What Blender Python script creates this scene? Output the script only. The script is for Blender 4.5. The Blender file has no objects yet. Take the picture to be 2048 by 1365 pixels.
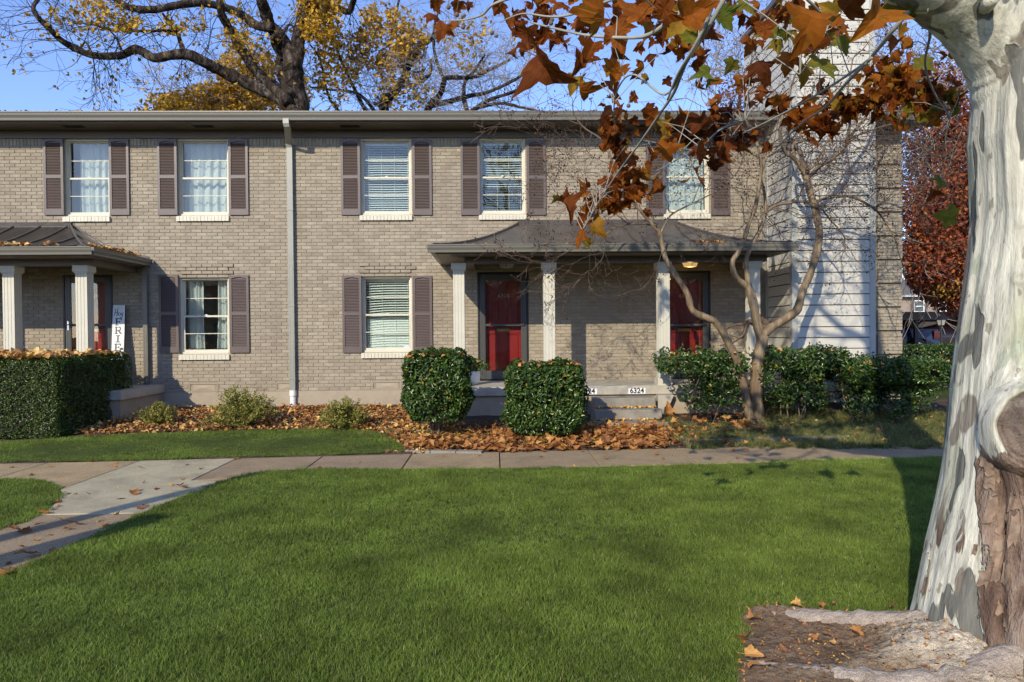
import bpy, math, random
import numpy as np
from mathutils import Vector, Matrix, Quaternion, noise as mnoise

random.seed(7)
rng = np.random.default_rng(11)
SC = bpy.context.scene
COL = SC.collection
R = math.radians

# ------------------------------------------------------------------ camera
CAMH = 1.65
FPX = 1365.0
cam = bpy.data.cameras.new("camera")
cam.lens = 24.0
cam.sensor_width = 36.0
cam.clip_start = 0.05
cam.clip_end = 2000
camo = bpy.data.objects.new("camera", cam)
COL.objects.link(camo)
CM = (Matrix.Rotation(R(-1.43), 4, 'Z') @ Matrix.Rotation(R(90 - 0.75), 4, 'X') @ Matrix.Rotation(R(-0.5), 4, 'Z'))
camo.matrix_world = Matrix.Translation((0, 0, CAMH)) @ CM
SC.camera = camo

# ------------------------------------------------------------------ light
SUN = Vector((0.5, 1.0, -0.585)).normalized()      # direction the light travels
W = bpy.data.worlds.new("World")
SC.world = W
W.use_nodes = True
wn = W.node_tree.nodes
sky = wn.new('ShaderNodeTexSky')
sky.sky_type = 'NISHITA'
sky.sun_disc = False
sky.sun_elevation = R(28)
sky.sun_rotation = R(206.6)
sky.altitude = 0
sky.air_density = 1.0
sky.dust_density = 0.15
sky.ozone_density = 4.0
bg = wn['Background']
bg.inputs['Strength'].default_value = 0.15
tint = wn.new('ShaderNodeVectorMath'); tint.operation = 'MULTIPLY'; tint.inputs[1].default_value = (1.35, 1.27, 1.52)
W.node_tree.links.new(sky.outputs[0], tint.inputs[0]); W.node_tree.links.new(tint.outputs[0], bg.inputs['Color'])
sl = bpy.data.lights.new("sun", 'SUN')
sl.energy = 3.95
sl.angle = R(0.53)
sl.color = (1.0, 0.905, 0.73)
slo = bpy.data.objects.new("sun", sl)
slo.rotation_euler = SUN.to_track_quat('-Z', 'Y').to_euler()
slo.location = (-6, -10, 12)
COL.objects.link(slo)
SC.view_settings.view_transform = 'Standard'
SC.view_settings.look = 'None'
SC.view_settings.exposure = 0.28
SC.view_settings.gamma = 1.0
SC.view_settings.use_curve_mapping = False
SC.cycles.max_bounces = 8
SC.cycles.transparent_max_bounces = 16

# ------------------------------------------------------------------ projection helpers (photo pixel -> place in the world)
def ray(px, py):
    return (CM.to_3x3() @ Vector(((px - 1024) / FPX, -(py - 682.5) / FPX, -1.0)))
def at(px, py, Y):                       # point at distance Y behind the picture plane direction +Y
    d = ray(px, py)
    t = Y / d.y
    return Vector((d.x * t, Y, CAMH + d.z * t))
WY = 13.5                                # facade plane
def gh(y):                               # ground height
    if y < 9.3: return 0.0
    t = min(1.0, (y - 9.3) / 4.0)
    return 0.23 * t * t * (3 - 2 * t)
def gr(px, py):                          # point on the ground
    d = ray(px, py)
    z = 0.0
    for _ in range(12):
        t = (z - CAMH) / d.z
        z = 0.5 * z + 0.5 * gh(d.y * t)
    t = (z - CAMH) / d.z
    return Vector((d.x * t, d.y * t, z))

# ------------------------------------------------------------------ objects
wl = {}
def _link(o, parent=None, w=(0, 0, 0)):
    COL.objects.link(o)
    w = Vector(w)
    wl[o.name] = w
    if parent is not None:
        o.parent = parent
        o.location = w - wl[parent.name]
    else:
        o.location = w
    return o
def thing(name, label, cat, loc=(0, 0, 0), group=None):
    o = bpy.data.objects.new(name, None)
    o.empty_display_size = 0.2
    _link(o, None, loc)
    o['label'] = label; o['category'] = cat
    if group: o['group'] = group
    return o
def tag(o, label=None, cat=None, group=None, kind=None):
    if label: o['label'] = label
    if cat: o['category'] = cat
    if group: o['group'] = group
    if kind: o['kind'] = kind
    return o
def empty_part(name, parent, loc=None):
    o = bpy.data.objects.new(name, None)
    o.empty_display_size = 0.1
    return _link(o, parent, loc if loc is not None else wl[parent.name])
def inst(name, mesh, parent, w=(0, 0, 0), rot=None, scale=None):
    o = bpy.data.objects.new(name, mesh)
    _link(o, parent, w)
    if rot is not None: o.rotation_euler = rot
    if scale is not None: o.scale = scale
    return o

class MB:
    """collects faces; to() links them as one mesh object"""
    def __init__(s):
        s.v = []; s.f = []; s.t = []; s.tone = 0.5
    def quad(s, *p):
        n = len(s.v); s.v.extend([tuple(q) for q in p]); s.f.append(tuple(range(n, n + len(p)))); s.t.append(s.tone)
    def box(s, x0, x1, y0, y1, z0, z1):
        n = len(s.v)
        s.v += [(x0, y0, z0), (x1, y0, z0), (x1, y1, z0), (x0, y1, z0), (x0, y0, z1), (x1, y0, z1), (x1, y1, z1), (x0, y1, z1)]
        s.f += [(n, n+3, n+2, n+1), (n+4, n+5, n+6, n+7), (n, n+1, n+5, n+4), (n+1, n+2, n+6, n+5), (n+2, n+3, n+7, n+6), (n+3, n, n+4, n+7)]
        s.t += [s.tone] * 6
        return s
    def bbox(s, x0, x1, y0, y1, z0, z1, b=0.004):
        """box whose front (y0) edges are chamfered"""
        n = len(s.v)
        s.v += [(x0, y1, z0), (x1, y1, z0), (x1, y1, z1), (x0, y1, z1),
                (x0, y0 + b, z0), (x1, y0 + b, z0), (x1, y0 + b, z1), (x0, y0 + b, z1),
                (x0 + b, y0, z0 + b), (x1 - b, y0, z0 + b), (x1 - b, y0, z1 - b), (x0 + b, y0, z1 - b)]
        for i in range(4):
            j = (i + 1) % 4
            s.f.append((n + i, n + j, n + 4 + j, n + 4 + i))
            s.f.append((n + 4 + i, n + 4 + j, n + 8 + j, n + 8 + i))
        s.f.append((n + 8, n + 9, n + 10, n + 11))
        s.t += [s.tone] * 9
        return s
    def obox(s, c, ax, ay, az):
        """oriented box: centre and three half-axis vectors"""
        c = Vector(c); n = len(s.v)
        for k in ((-1,-1,-1),(1,-1,-1),(1,1,-1),(-1,1,-1),(-1,-1,1),(1,-1,1),(1,1,1),(-1,1,1)):
            s.v.append(tuple(c + ax * k[0] + ay * k[1] + az * k[2]))
        s.f += [(n, n+3, n+2, n+1), (n+4, n+5, n+6, n+7), (n, n+1, n+5, n+4), (n+1, n+2, n+6, n+5), (n+2, n+3, n+7, n+6), (n+3, n, n+4, n+7)]
        s.t += [s.tone] * 6
        return s
    def prism(s, pts, a0, a1, axis='x'):
        """closed profile extruded along an axis; pts are the two other coordinates"""
        n = len(s.v); k = len(pts)
        for a in (a0, a1):
            for (p, q) in pts:
                s.v.append((a, p, q) if axis == 'x' else ((p, a, q) if axis == 'y' else (p, q, a)))
        for i in range(k):
            j = (i + 1) % k
            s.f.append((n + i, n + j, n + k + j, n + k + i))
        s.f.append(tuple(range(n + k - 1, n - 1, -1))); s.f.append(tuple(range(n + k, n + 2 * k)))
        s.t += [s.tone] * (k + 2)
        return s
    def tube(s, pts, rad, n=10, cap=True, flat=1.0):
        pts = [Vector(p) for p in pts]
        if not hasattr(rad, '__len__'): rad = [rad] * len(pts)
        base = len(s.v)
        up = Vector((0.13, 0.21, 1)).normalized()
        prev = None
        for i, p in enumerate(pts):
            d = (pts[min(i + 1, len(pts) - 1)] - pts[max(i - 1, 0)]).normalized()
            a = (prev - d * prev.dot(d)) if prev is not None else d.orthogonal()
            a.normalize(); prev = a
            b = d.cross(a)
            for k in range(n):
                an = 2 * math.pi * k / n
                s.v.append(tuple(p + a * (math.cos(an) * rad[i]) + b * (math.sin(an) * rad[i] * flat)))
        for i in range(len(pts) - 1):
            for k in range(n):
                q = (k + 1) % n
                s.f.append((base + i*n + k, base + i*n + q, base + (i+1)*n + q, base + (i+1)*n + k)); s.t.append(s.tone)
        if cap:
            s.f.append(tuple(base + k for k in range(n - 1, -1, -1))); s.f.append(tuple(base + (len(pts)-1)*n + k for k in range(n)))
            s.t += [s.tone] * 2
        return s
    def lathe(s, prof, c, n=16):
        """prof = [(r, z)] turned about a vertical axis at c"""
        base = len(s.v)
        for (r, z) in prof:
            for k in range(n):
                an = 2 * math.pi * k / n
                s.v.append((c[0] + r * math.cos(an), c[1] + r * math.sin(an), c[2] + z))
        for i in range(len(prof) - 1):
            for k in range(n):
                q = (k + 1) % n
                s.f.append((base + i*n + k, base + i*n + q, base + (i+1)*n + q, base + (i+1)*n + k)); s.t.append(s.tone)
        return s
    def mesh(s, name, m, smooth=False):
        me = bpy.data.meshes.new(name)
        me.from_pydata(s.v, [], s.f)
        if m: me.materials.append(m)
        a = me.attributes.new('tone', 'FLOAT', 'FACE')
        a.data.foreach_set('value', np.array(s.t, dtype=np.float32))
        if smooth: me.shade_smooth()
        me.update()
        return me
    def to(s, name, m, parent=None, smooth=False, w=(0, 0, 0)):
        return inst(name, s.mesh(name, m, smooth), parent, w)

def np_mesh(name, V, F, tone, m, smooth=False):
    """V (n,3), F (k,m) with the same number of corners for all faces"""
    me = bpy.data.meshes.new(name)
    V = np.ascontiguousarray(V, dtype=np.float32); F = np.ascontiguousarray(F, dtype=np.int32)
    k, c = F.shape
    me.vertices.add(len(V)); me.vertices.foreach_set('co', V.ravel())
    me.loops.add(k * c); me.loops.foreach_set('vertex_index', F.ravel())
    me.polygons.add(k)
    me.polygons.foreach_set('loop_start', np.arange(0, k * c, c, dtype=np.int32))
    me.update(calc_edges=True)
    a = me.attributes.new('tone', 'FLOAT', 'FACE')
    a.data.foreach_set('value', np.broadcast_to(np.asarray(tone, dtype=np.float32), (k,)).copy())
    me.materials.append(m)
    if smooth: me.shade_smooth()
    me.validate()
    return me

# ------------------------------------------------------------------ numpy noise
def _hash(ix, iy, iz, seed):
    h = (ix.astype(np.int64) * 374761393 + iy.astype(np.int64) * 668265263 + iz.astype(np.int64) * 2147483647 + seed * 1274126177) & 0xffffffff
    h = (h ^ (h >> 13)) * 1274126177 & 0xffffffff
    h = (h ^ (h >> 16)) * 668265263 & 0xffffffff
    return ((h ^ (h >> 15)) & 0xffff) / 65535.0
def vnoise(x, y, z, seed=0):
    x, y, z = np.broadcast_arrays(np.asarray(x, float), np.asarray(y, float), np.asarray(z, float))
    ix, iy, iz = np.floor(x), np.floor(y), np.floor(z)
    fx, fy, fz = x - ix, y - iy, z - iz
    fx, fy, fz = [f * f * (3 - 2 * f) for f in (fx, fy, fz)]
    r = 0
    for a in (0, 1):
        for b in (0, 1):
            for c in (0, 1):
                w = (fx if a else 1 - fx) * (fy if b else 1 - fy) * (fz if c else 1 - fz)
                r = r + w * _hash(ix + a, iy + b, iz + c, seed)
    return r * 2 - 1

# ------------------------------------------------------------------ materials
def nodes(m):
    m.use_nodes = True
    return m.node_tree.nodes, m.node_tree.links
def ramp(N, stops):
    r = N.new('ShaderNodeValToRGB')
    e = r.color_ramp.elements
    while len(e) < len(stops): e.new(0.5)
    for i, (p, c) in enumerate(stops):
        e[i].position = p; e[i].color = (*c, 1)
    return r
def mul(c, k): return tuple(max(0, x * k) for x in c)
def material(name, col, rough=0.7, var=0.15, nscale=6.0, bump=0.0, bscale=60.0, bdist=0.004, metal=0.0, spec=0.5,
             tone=None, stretch=(1, 1, 1), dirt=None, coat=0.0, gobj=True, fine=0.0):
    """principled with two scales of noise in the colour and a bump; tone = colour stops along the per-piece attribute"""
    m = bpy.data.materials.new(name)
    N, L = nodes(m)
    b = N['Principled BSDF']
    b.inputs['Roughness'].default_value = rough
    b.inputs['Metallic'].default_value = metal
    b.inputs['Specular IOR Level'].default_value = spec
    if coat: b.inputs['Coat Weight'].default_value = coat; b.inputs['Coat Roughness'].default_value = 0.08
    g = N.new('ShaderNodeNewGeometry')
    mp = N.new('ShaderNodeMapping'); mp.inputs['Scale'].default_value = stretch
    L.new(g.outputs['Position'], mp.inputs['Vector'])
    n1 = N.new('ShaderNodeTexNoise'); n1.inputs['Scale'].default_value = nscale; n1.inputs['Detail'].default_value = 6; n1.inputs['Roughness'].default_value = 0.62
    L.new(mp.outputs[0], n1.inputs['Vector'])
    if tone:
        at_ = N.new('ShaderNodeAttribute'); at_.attribute_name = 'tone'
        rp = ramp(N, tone); L.new(at_.outputs['Fac'], rp.inputs['Fac'])
        base = rp.outputs['Color']
    else:
        rg = N.new('ShaderNodeRGB'); rg.outputs[0].default_value = (*col, 1); base = rg.outputs[0]
    mr = N.new('ShaderNodeMapRange'); mr.inputs['From Min'].default_value = 0.3; mr.inputs['From Max'].default_value = 0.7
    mr.inputs['To Min'].default_value = 1 - var; mr.inputs['To Max'].default_value = 1 + var
    L.new(n1.outputs['Fac'], mr.inputs['Value'])
    vm = N.new('ShaderNodeVectorMath'); vm.operation = 'SCALE'
    L.new(base, vm.inputs[0]); L.new(mr.outputs[0], vm.inputs['Scale'])
    out = vm.outputs[0]
    if fine:
        n3 = N.new('ShaderNodeTexNoise'); n3.inputs['Scale'].default_value = 220; n3.inputs['Detail'].default_value = 3
        L.new(g.outputs['Position'], n3.inputs['Vector'])
        m3 = N.new('ShaderNodeMapRange'); m3.inputs['From Min'].default_value = 0.35; m3.inputs['From Max'].default_value = 0.65
        m3.inputs['To Min'].default_value = 1 - fine; m3.inputs['To Max'].default_value = 1 + fine
        L.new(n3.outputs['Fac'], m3.inputs['Value'])
        v3 = N.new('ShaderNodeVectorMath'); v3.operation = 'SCALE'
        L.new(out, v3.inputs[0]); L.new(m3.outputs[0], v3.inputs['Scale']); out = v3.outputs[0]
    if dirt:
        dc, amount, dscale = dirt
        n2 = N.new('ShaderNodeTexNoise'); n2.inputs['Scale'].default_value = dscale; n2.inputs['Detail'].default_value = 8; n2.inputs['Roughness'].default_value = 0.7
        L.new(mp.outputs[0], n2.inputs['Vector'])
        r2 = N.new('ShaderNodeMapRange'); r2.inputs['From Min'].default_value = 0.5; r2.inputs['From Max'].default_value = 0.72
        r2.inputs['To Min'].default_value = 0; r2.inputs['To Max'].default_value = amount
        L.new(n2.outputs['Fac'], r2.inputs['Value'])
        mx = N.new('ShaderNodeMix'); mx.data_type = 'RGBA'
        L.new(r2.outputs[0], mx.inputs[0]); L.new(out, mx.inputs[6]); mx.inputs[7].default_value = (*dc, 1)
        out = mx.outputs[2]
    L.new(out, b.inputs['Base Color'])
    if bump:
        nb = N.new('ShaderNodeTexNoise'); nb.inputs['Scale'].default_value = bscale; nb.inputs['Detail'].default_value = 5
        L.new(mp.outputs[0], nb.inputs['Vector'])
        bp = N.new('ShaderNodeBump'); bp.inputs['Strength'].default_value = bump; bp.inputs['Distance'].default_value = bdist
        L.new(nb.outputs['Fac'], bp.inputs['Height']); L.new(bp.outputs[0], b.inputs['Normal'])
    return m
def leaf_material(name, stops, rough=0.45, trans=0.35, spec=0.4, var=0.2, nscale=30):
    m = material(name, (0, 0, 0), rough=rough, var=var, nscale=nscale, tone=stops, spec=spec)
    N, L = nodes(m)
    b = N['Principled BSDF']; o = N['Material Output']
    src = b.inputs['Base Color'].links[0].from_socket
    t = N.new('ShaderNodeBsdfTranslucent'); L.new(src, t.inputs['Color'])
    x = N.new('ShaderNodeMixShader'); x.inputs[0].default_value = trans
    L.new(b.outputs[0], x.inputs[1]); L.new(t.outputs[0], x.inputs[2]); L.new(x.outputs[0], o.inputs['Surface'])
    return m
def glass_material(name, tint=(0.9, 0.95, 0.94), refl=0.04, rough=0.0):
    m = bpy.data.materials.new(name)
    N, L = nodes(m)
    for n in list(N):
        if n.type != 'OUTPUT_MATERIAL': N.remove(n)
    o = [n for n in N if n.type == 'OUTPUT_MATERIAL'][0]
    tr = N.new('ShaderNodeBsdfTransparent'); tr.inputs[0].default_value = (*tint, 1)
    gl = N.new('ShaderNodeBsdfGlossy'); gl.inputs['Roughness'].default_value = rough; gl.inputs[0].default_value = (0.85, 0.80, 0.70, 1)
    fr = N.new('ShaderNodeFresnel'); fr.inputs[0].default_value = 1.5
    # slightly wavy panes
    g = N.new('ShaderNodeNewGeometry')
    nz = N.new('ShaderNodeTexNoise'); nz.inputs['Scale'].default_value = 2.2; nz.inputs['Detail'].default_value = 1
    L.new(g.outputs['Position'], nz.inputs['Vector'])
    bp = N.new('ShaderNodeBump'); bp.inputs['Strength'].default_value = 0.5; bp.inputs['Distance'].default_value = 0.006
    L.new(nz.outputs['Fac'], bp.inputs['Height']); L.new(bp.outputs[0], gl.inputs['Normal'])
    ad = N.new('ShaderNodeMath'); ad.operation = 'ADD'; ad.inputs[1].default_value = refl
    L.new(fr.outputs[0], ad.inputs[0])
    x = N.new('ShaderNodeMixShader'); L.new(ad.outputs[0], x.inputs[0]); L.new(tr.outputs[0], x.inputs[1]); L.new(gl.outputs[0], x.inputs[2])
    L.new(x.outputs[0], o.inputs['Surface'])
    return m

M = {}
M['brick'] = material('taupe_brick', (0, 0, 0), rough=0.85, var=0.13, nscale=9, bump=0.5, bscale=120, bdist=0.003, spec=0.25, fine=0.12,
    tone=[(0.0, (0.26, 0.212, 0.152)), (0.35, (0.308, 0.258, 0.187)), (0.7, (0.332, 0.281, 0.204)), (1.0, (0.365, 0.315, 0.232))],
    dirt=((0.20, 0.165, 0.13), 0.5, .8))
M['mortar'] = material('mortar', (0.285, 0.240, 0.175), rough=0.95, var=0.15, nscale=25, bump=0.5, bscale=200, spec=0.1)
M['foundation'] = material('painted_concrete', (0.36, 0.30, 0.215), rough=0.85, var=0.1, nscale=3, bump=0.5, bscale=25, bdist=0.008, dirt=((0.24, 0.20, 0.16), 0.5, 2.5), spec=0.2)
M['trim'] = material('taupe_trim', (0.115, 0.090, 0.066), rough=0.45, var=0.07, nscale=2, bump=0.1, bscale=30)
M['gutter'] = material('grey_gutter', (0.16, 0.148, 0.118), rough=0.35, var=0.08, nscale=2, bump=0.06, bscale=8, stretch=(0.3, 1, 1))
M['downspout'] = material('sage_downspout', (0.28, 0.275, 0.225), rough=0.4, var=0.08, nscale=3, dirt=((0.2, 0.2, 0.17), 0.3, 8))
M['cream'] = material('cream_paint', (0.60, 0.56, 0.43), rough=0.5, var=0.06, nscale=4, bump=0.12, bscale=60, dirt=((0.5, 0.46, 0.36), 0.35, 7))
M['column'] = material('column_paint', (0.55, 0.52, 0.41), rough=0.5, var=0.05, nscale=3, bump=0.1, bscale=40, dirt=((0.42, 0.38, 0.30), 0.3, 9))
M['shutter'] = material('mauve_shutter', (0.112, 0.083, 0.070), rough=0.42, var=0.08, nscale=5, bump=0.1, bscale=90)
M['white_pvc'] = material('white_pvc', (0.8, 0.79, 0.76), rough=0.35, var=0.04, dirt=((0.5, 0.42, 0.3), 0.35, 10))
M['blind'] = material('blind_slat', (0.80, 0.80, 0.76), rough=0.45, var=0.03)
M['curtain'] = leaf_material('white_curtain', [(0, (0.80, 0.80, 0.78)), (1, (0.85, 0.85, 0.83))], rough=0.9, trans=0.3, spec=0.1, var=0.05, nscale=8)
M['glass'] = glass_material('window_glass', refl=0.02)
M['door_glass'] = glass_material('door_glass', tint=(0.88, 0.90, 0.89), refl=0.04)
M['dark_room'] = material('room_paint', (0.55, 0.52, 0.46), rough=0.9, var=0.05)
M['roof_metal'] = material('bronze_metal', (0.075, 0.064, 0.054), rough=0.36, var=0.16, nscale=2.2, bump=0.15, bscale=5, bdist=0.01, dirt=((0.17, 0.15, 0.13), 0.5, 5), spec=0.5)
M['shingle'] = material('roof_shingle', (0.12, 0.11, 0.10), rough=0.95, var=0.25, nscale=12)
M['siding'] = material('white_siding', (0.545, 0.515, 0.43), rough=0.55, var=0.05, nscale=3, bump=0.15, bscale=20, stretch=(0.15, 1, 3), dirt=((0.45, 0.45, 0.43), 0.3, 3))
M['siding_trim'] = material('grey_corner_trim', (0.40, 0.40, 0.35), rough=0.5, var=0.05)
M['concrete'] = material('porch_concrete', (0.42, 0.385, 0.31), rough=0.85, var=0.12, nscale=5, bump=0.3, bscale=90, dirt=((0.28, 0.245, 0.19), 0.5, 3), spec=0.2, fine=0.08)
M['step'] = material('step_concrete', (0.26, 0.235, 0.19), rough=0.9, var=0.16, nscale=6, bump=0.5, bscale=110, dirt=((0.13, 0.11, 0.085), 0.5, 4), spec=0.2, fine=0.2)
M['door_red'] = material('red_door', (0.43, 0.028, 0.025), rough=0.35, var=0.07, nscale=4, bump=0.08, bscale=40)
M['storm'] = material('grey_storm_door', (0.060, 0.061, 0.056), rough=0.38, var=0.06)
M['black'] = material('black_paint', (0.012, 0.012, 0.012), rough=0.4, var=0.1)
M['brass'] = material('brass', (0.55, 0.38, 0.12), rough=0.3, var=0.1, metal=0.8)
M['chrome'] = material('chrome', (0.6, 0.6, 0.6), rough=0.2, var=0.03, metal=1.0)
M['gold_digit'] = material('gold_digit', (0.75, 0.55, 0.28), rough=0.35, var=0.03, metal=0.3)
M['white_sign'] = material('white_sign', (0.72, 0.75, 0.71), rough=0.7, var=0.08, nscale=14, dirt=((0.45, 0.45, 0.4), 0.4, 12), stretch=(3, 3, 0.5))
M['lamp_glass'] = material('lamp_glass', (0.35, 0.34, 0.30), rough=0.3, var=0.05)
M['walk'] = material('exposed_aggregate', (0.30, 0.235, 0.175), rough=0.9, var=0.14, nscale=2.5, bump=0.6, bscale=150, bdist=0.004, dirt=((0.13, 0.10, 0.07), 0.6, 1.6), spec=0.2, fine=0.6,
    tone=[(0, (0.275, 0.205, 0.125)), (0.5, (0.36, 0.26, 0.135)), (1.0, (0.41, 0.355, 0.225))])
M['soil'] = material('soil', (0.085, 0.06, 0.042), rough=1.0, var=0.35, nscale=7, bump=0.9, bscale=45, bdist=0.02, spec=0.1, fine=0.4)
M['turf'] = material('turf', (0.055, 0.075, 0.018), rough=1.0, var=0.3, nscale=1.2, bump=0.8, bscale=70, bdist=0.02, spec=0.1)
M['asphalt'] = material('asphalt', (0.09, 0.088, 0.085), rough=0.9, var=0.2, nscale=2, bump=0.3)
M['hedge'] = leaf_material('hedge_leaf', [(0, (0.024, 0.048, 0.008)), (0.5, (0.062, 0.105, 0.016)), (0.9, (0.14, 0.19, 0.030)), (1, (0.30, 0.22, 0.03))], rough=0.34, trans=0.22, spec=0.5)
M['holly'] = leaf_material('shrub_leaf', [(0, (0.020, 0.045, 0.010)), (0.5, (0.055, 0.108, 0.018)), (0.88, (0.13, 0.205, 0.035)), (1, (0.40, 0.22, 0.03))], rough=0.28, trans=0.22, spec=0.55)
M['nandina'] = leaf_material('dwarf_shrub_leaf', [(0, (0.13, 0.16, 0.02)), (0.5, (0.27, 0.28, 0.05)), (0.85, (0.48, 0.42, 0.10)), (1, (0.45, 0.14, 0.03))], rough=0.5, trans=0.3)
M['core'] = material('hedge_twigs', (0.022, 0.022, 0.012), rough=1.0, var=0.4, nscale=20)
M['twig'] = material('twig_bark', (0.16, 0.115, 0.08), rough=0.9, var=0.25, nscale=20)
M['grass'] = leaf_material('grass_blade', [(0, (0.095, 0.130, 0.020)), (0.5, (0.155, 0.222, 0.032)), (0.9, (0.24, 0.32, 0.056)), (1.0, (0.42, 0.38, 0.18))], rough=0.6, trans=0.32, var=0.45, nscale=1.5, spec=0.25)
M['mondo'] = leaf_material('mondo_blade', [(0, (0.045, 0.07, 0.014)), (0.5, (0.12, 0.15, 0.03)), (0.75, (0.26, 0.24, 0.07)), (1.0, (0.46, 0.37, 0.17))], rough=0.5, trans=0.25, var=0.3, nscale=2)
M['litter'] = leaf_material('fallen_leaf', [(0, (0.09, 0.038, 0.015)), (0.3, (0.21, 0.080, 0.028)), (0.55, (0.38, 0.155, 0.042)), (0.8, (0.56, 0.30, 0.075)), (1.0, (0.70, 0.50, 0.19))], rough=0.6, trans=0.15, nscale=40)
M['sycleaf'] = leaf_material('sycamore_leaf', [(0, (0.045, 0.014, 0.004)), (0.3, (0.17, 0.042, 0.006)), (0.55, (0.33, 0.100, 0.010)), (0.78, (0.32, 0.18, 0.018)), (1.0, (0.12, 0.15, 0.02))], rough=0.6, spec=0.12, trans=0.48, nscale=18, var=0.3)
M['yellow'] = leaf_material('yellow_leaf', [(0, (0.20, 0.12, 0.015)), (0.5, (0.55, 0.32, 0.025)), (1.0, (0.80, 0.50, 0.05))], rough=0.55, trans=0.4)
M['redleaf'] = leaf_material('red_leaf', [(0, (0.10, 0.025, 0.012)), (0.5, (0.25, 0.055, 0.022)), (0.85, (0.42, 0.12, 0.03)), (1.0, (0.50, 0.22, 0.04))], rough=0.6, trans=0.35)
M['oakbark'] = material('dark_bark', (0.04, 0.030, 0.023), rough=0.95, var=0.5, nscale=6, bump=1.0, bscale=7, bdist=0.10, stretch=(1, 1, 0.35), dirt=((0.20, 0.17, 0.14), 0.9, 6), spec=0.1)
M['palebark'] = material('pale_twig_bark', (0.30, 0.26, 0.22), rough=0.9, var=0.3, nscale=4)
M['root'] = material('root_bark', (0,0,0), rough=.97, var=.35, nscale=5, bump=1.0, bscale=30, bdist=.02, tone=[(0,(.17,.115,.07)),(.3,(.27,.20,.125)),(.6,(.40,.32,.215)),(1,(.50,.42,.30))], dirt=((.10,.066,.04),.75,8), spec=.1, fine=.45)
M['seed'] = material('seed_capsule', (0.04, 0.022, 0.014), rough=0.8, var=0.4, nscale=30)
# ================================================================== the apartment building
def wx(px, py=500): return at(px, py, WY).x
def wz(py, px=1000): return at(px, py, WY).z
bldg = thing('apartment_building', 'two-storey taupe brick apartment building with mauve shutters and two porches', 'building', (-1.5, WY, 0.2))

Z_FND = 0.53; Z_SOLD = 5.335; Z_FRZ = 5.478
X_L, X_R = -11.8, 8.15
EAVE_TOP = wz(281, 300)
# openings: name -> (x0, x1, z0, z1)
up_z0, up_z1 = wz(430, 770), Z_FRZ
lo_z0, lo_z1 = wz(705, 770), wz(553, 770)
UP = [(127, 219), (354, 457), (720, 823), (958, 1051), (1327, 1419)]
LO = [(359, 458), (723, 824)]
win = []
for a, b in UP: win.append((wx(a, 350), wx(b, 350), up_z0, up_z1))
for a, b in LO: win.append((wx(a, 630), wx(b, 630), lo_z0, lo_z1))
FLOOR = 0.69
D_Z1 = wz(545, 1000)
DOORS = [(wx(127, 650), wx(226, 650)), (wx(956, 650), wx(1057, 650)), (wx(1323, 650), wx(1421, 650))]
VENTS = [(378, 436), (552, 600), (745, 803)]
vent_r = [(wx(a, 770), wx(b, 770), Z_FND + 0.005, Z_FND + 0.17) for a, b in VENTS]
holes = win + [(a, b, FLOOR - 0.02, D_Z1) for a, b in DOORS]

# mortar backing with openings and reveals
def sheet_with_holes(mb, x0, x1, z0, z1, y, holes, depth):
    xs = sorted({x0, x1, *[h[0] for h in holes], *[h[1] for h in holes]})
    zs = sorted({z0, z1, *[h[2] for h in holes], *[h[3] for h in holes]})
    for i in range(len(xs) - 1):
        for j in range(len(zs) - 1):
            cx, cz = (xs[i] + xs[i+1]) / 2, (zs[j] + zs[j+1]) / 2
            if any(h[0] < cx < h[1] and h[2] < cz < h[3] for h in holes): continue
            mb.quad((xs[i], y, zs[j]), (xs[i+1], y, zs[j]), (xs[i+1], y, zs[j+1]), (xs[i], y, zs[j+1]))
    for (a, b, c, d) in holes:
        mb.quad((a, y, c), (a, y, d), (a, y + depth, d), (a, y + depth, c))
        mb.quad((b, y, d), (b, y, c), (b, y + depth, c), (b, y + depth, d))
        mb.quad((a, y, d), (b, y, d), (b, y + depth, d), (a, y + depth, d))
        mb.quad((b, y, c), (a, y, c), (a, y + depth, c), (b, y + depth, c))
mb = MB()
sheet_with_holes(mb, X_L, X_R, Z_FND - 0.02, 5.70, WY + 0.009, holes, 0.24)
BD = 9.0
mb.box(X_R - 0.02, X_R, WY + 0.012, WY + BD, 0.0, 5.7)
mb.box(X_L, X_L + 0.02, WY + 0.012, WY + BD, 0.0, 5.7)
mb.box(X_L, X_R, WY + BD, WY + BD + 0.05, 0.0, 5.7)
wall = mb.to('brick_wall', M['mortar'], bldg)

# bricks in running bond
PX, PZ, JT = 0.2032, 0.0677, 0.010
bm_v = []
for t in range(14):
    b = MB(); b.tone = [0.1, 0.2, 0.3, 0.38, 0.45, 0.5, 0.55, 0.6, 0.65, 0.7, 0.78, 0.85, 0.92, 1.0][t]
    j = random.uniform(-0.0015, 0.0015)
    b.bbox(-(PX - JT) / 2, (PX - JT) / 2, j, 0.03, -(PZ - JT) / 2 + random.uniform(-.0008, .0008), (PZ - JT) / 2 + random.uniform(-.0008, .0008), 0.004)
    bm_v.append(b.mesh('brick', M['brick']))
stuff = MB()
single = []
rows = int(round((Z_SOLD - Z_FND) / PZ))
PZr = (Z_SOLD - Z_FND) / rows
heads = [(wx(357, 537), wx(460, 537), wz(546, 400), wz(531, 400)), (wx(723, 537), wx(824, 537), wz(544, 770), wz(529, 770))]
cut_always = [(4.95 + 0.4, 6.86, 0, 9)]                       # behind the chimney
Q0 = wx(1753, 500)
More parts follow.
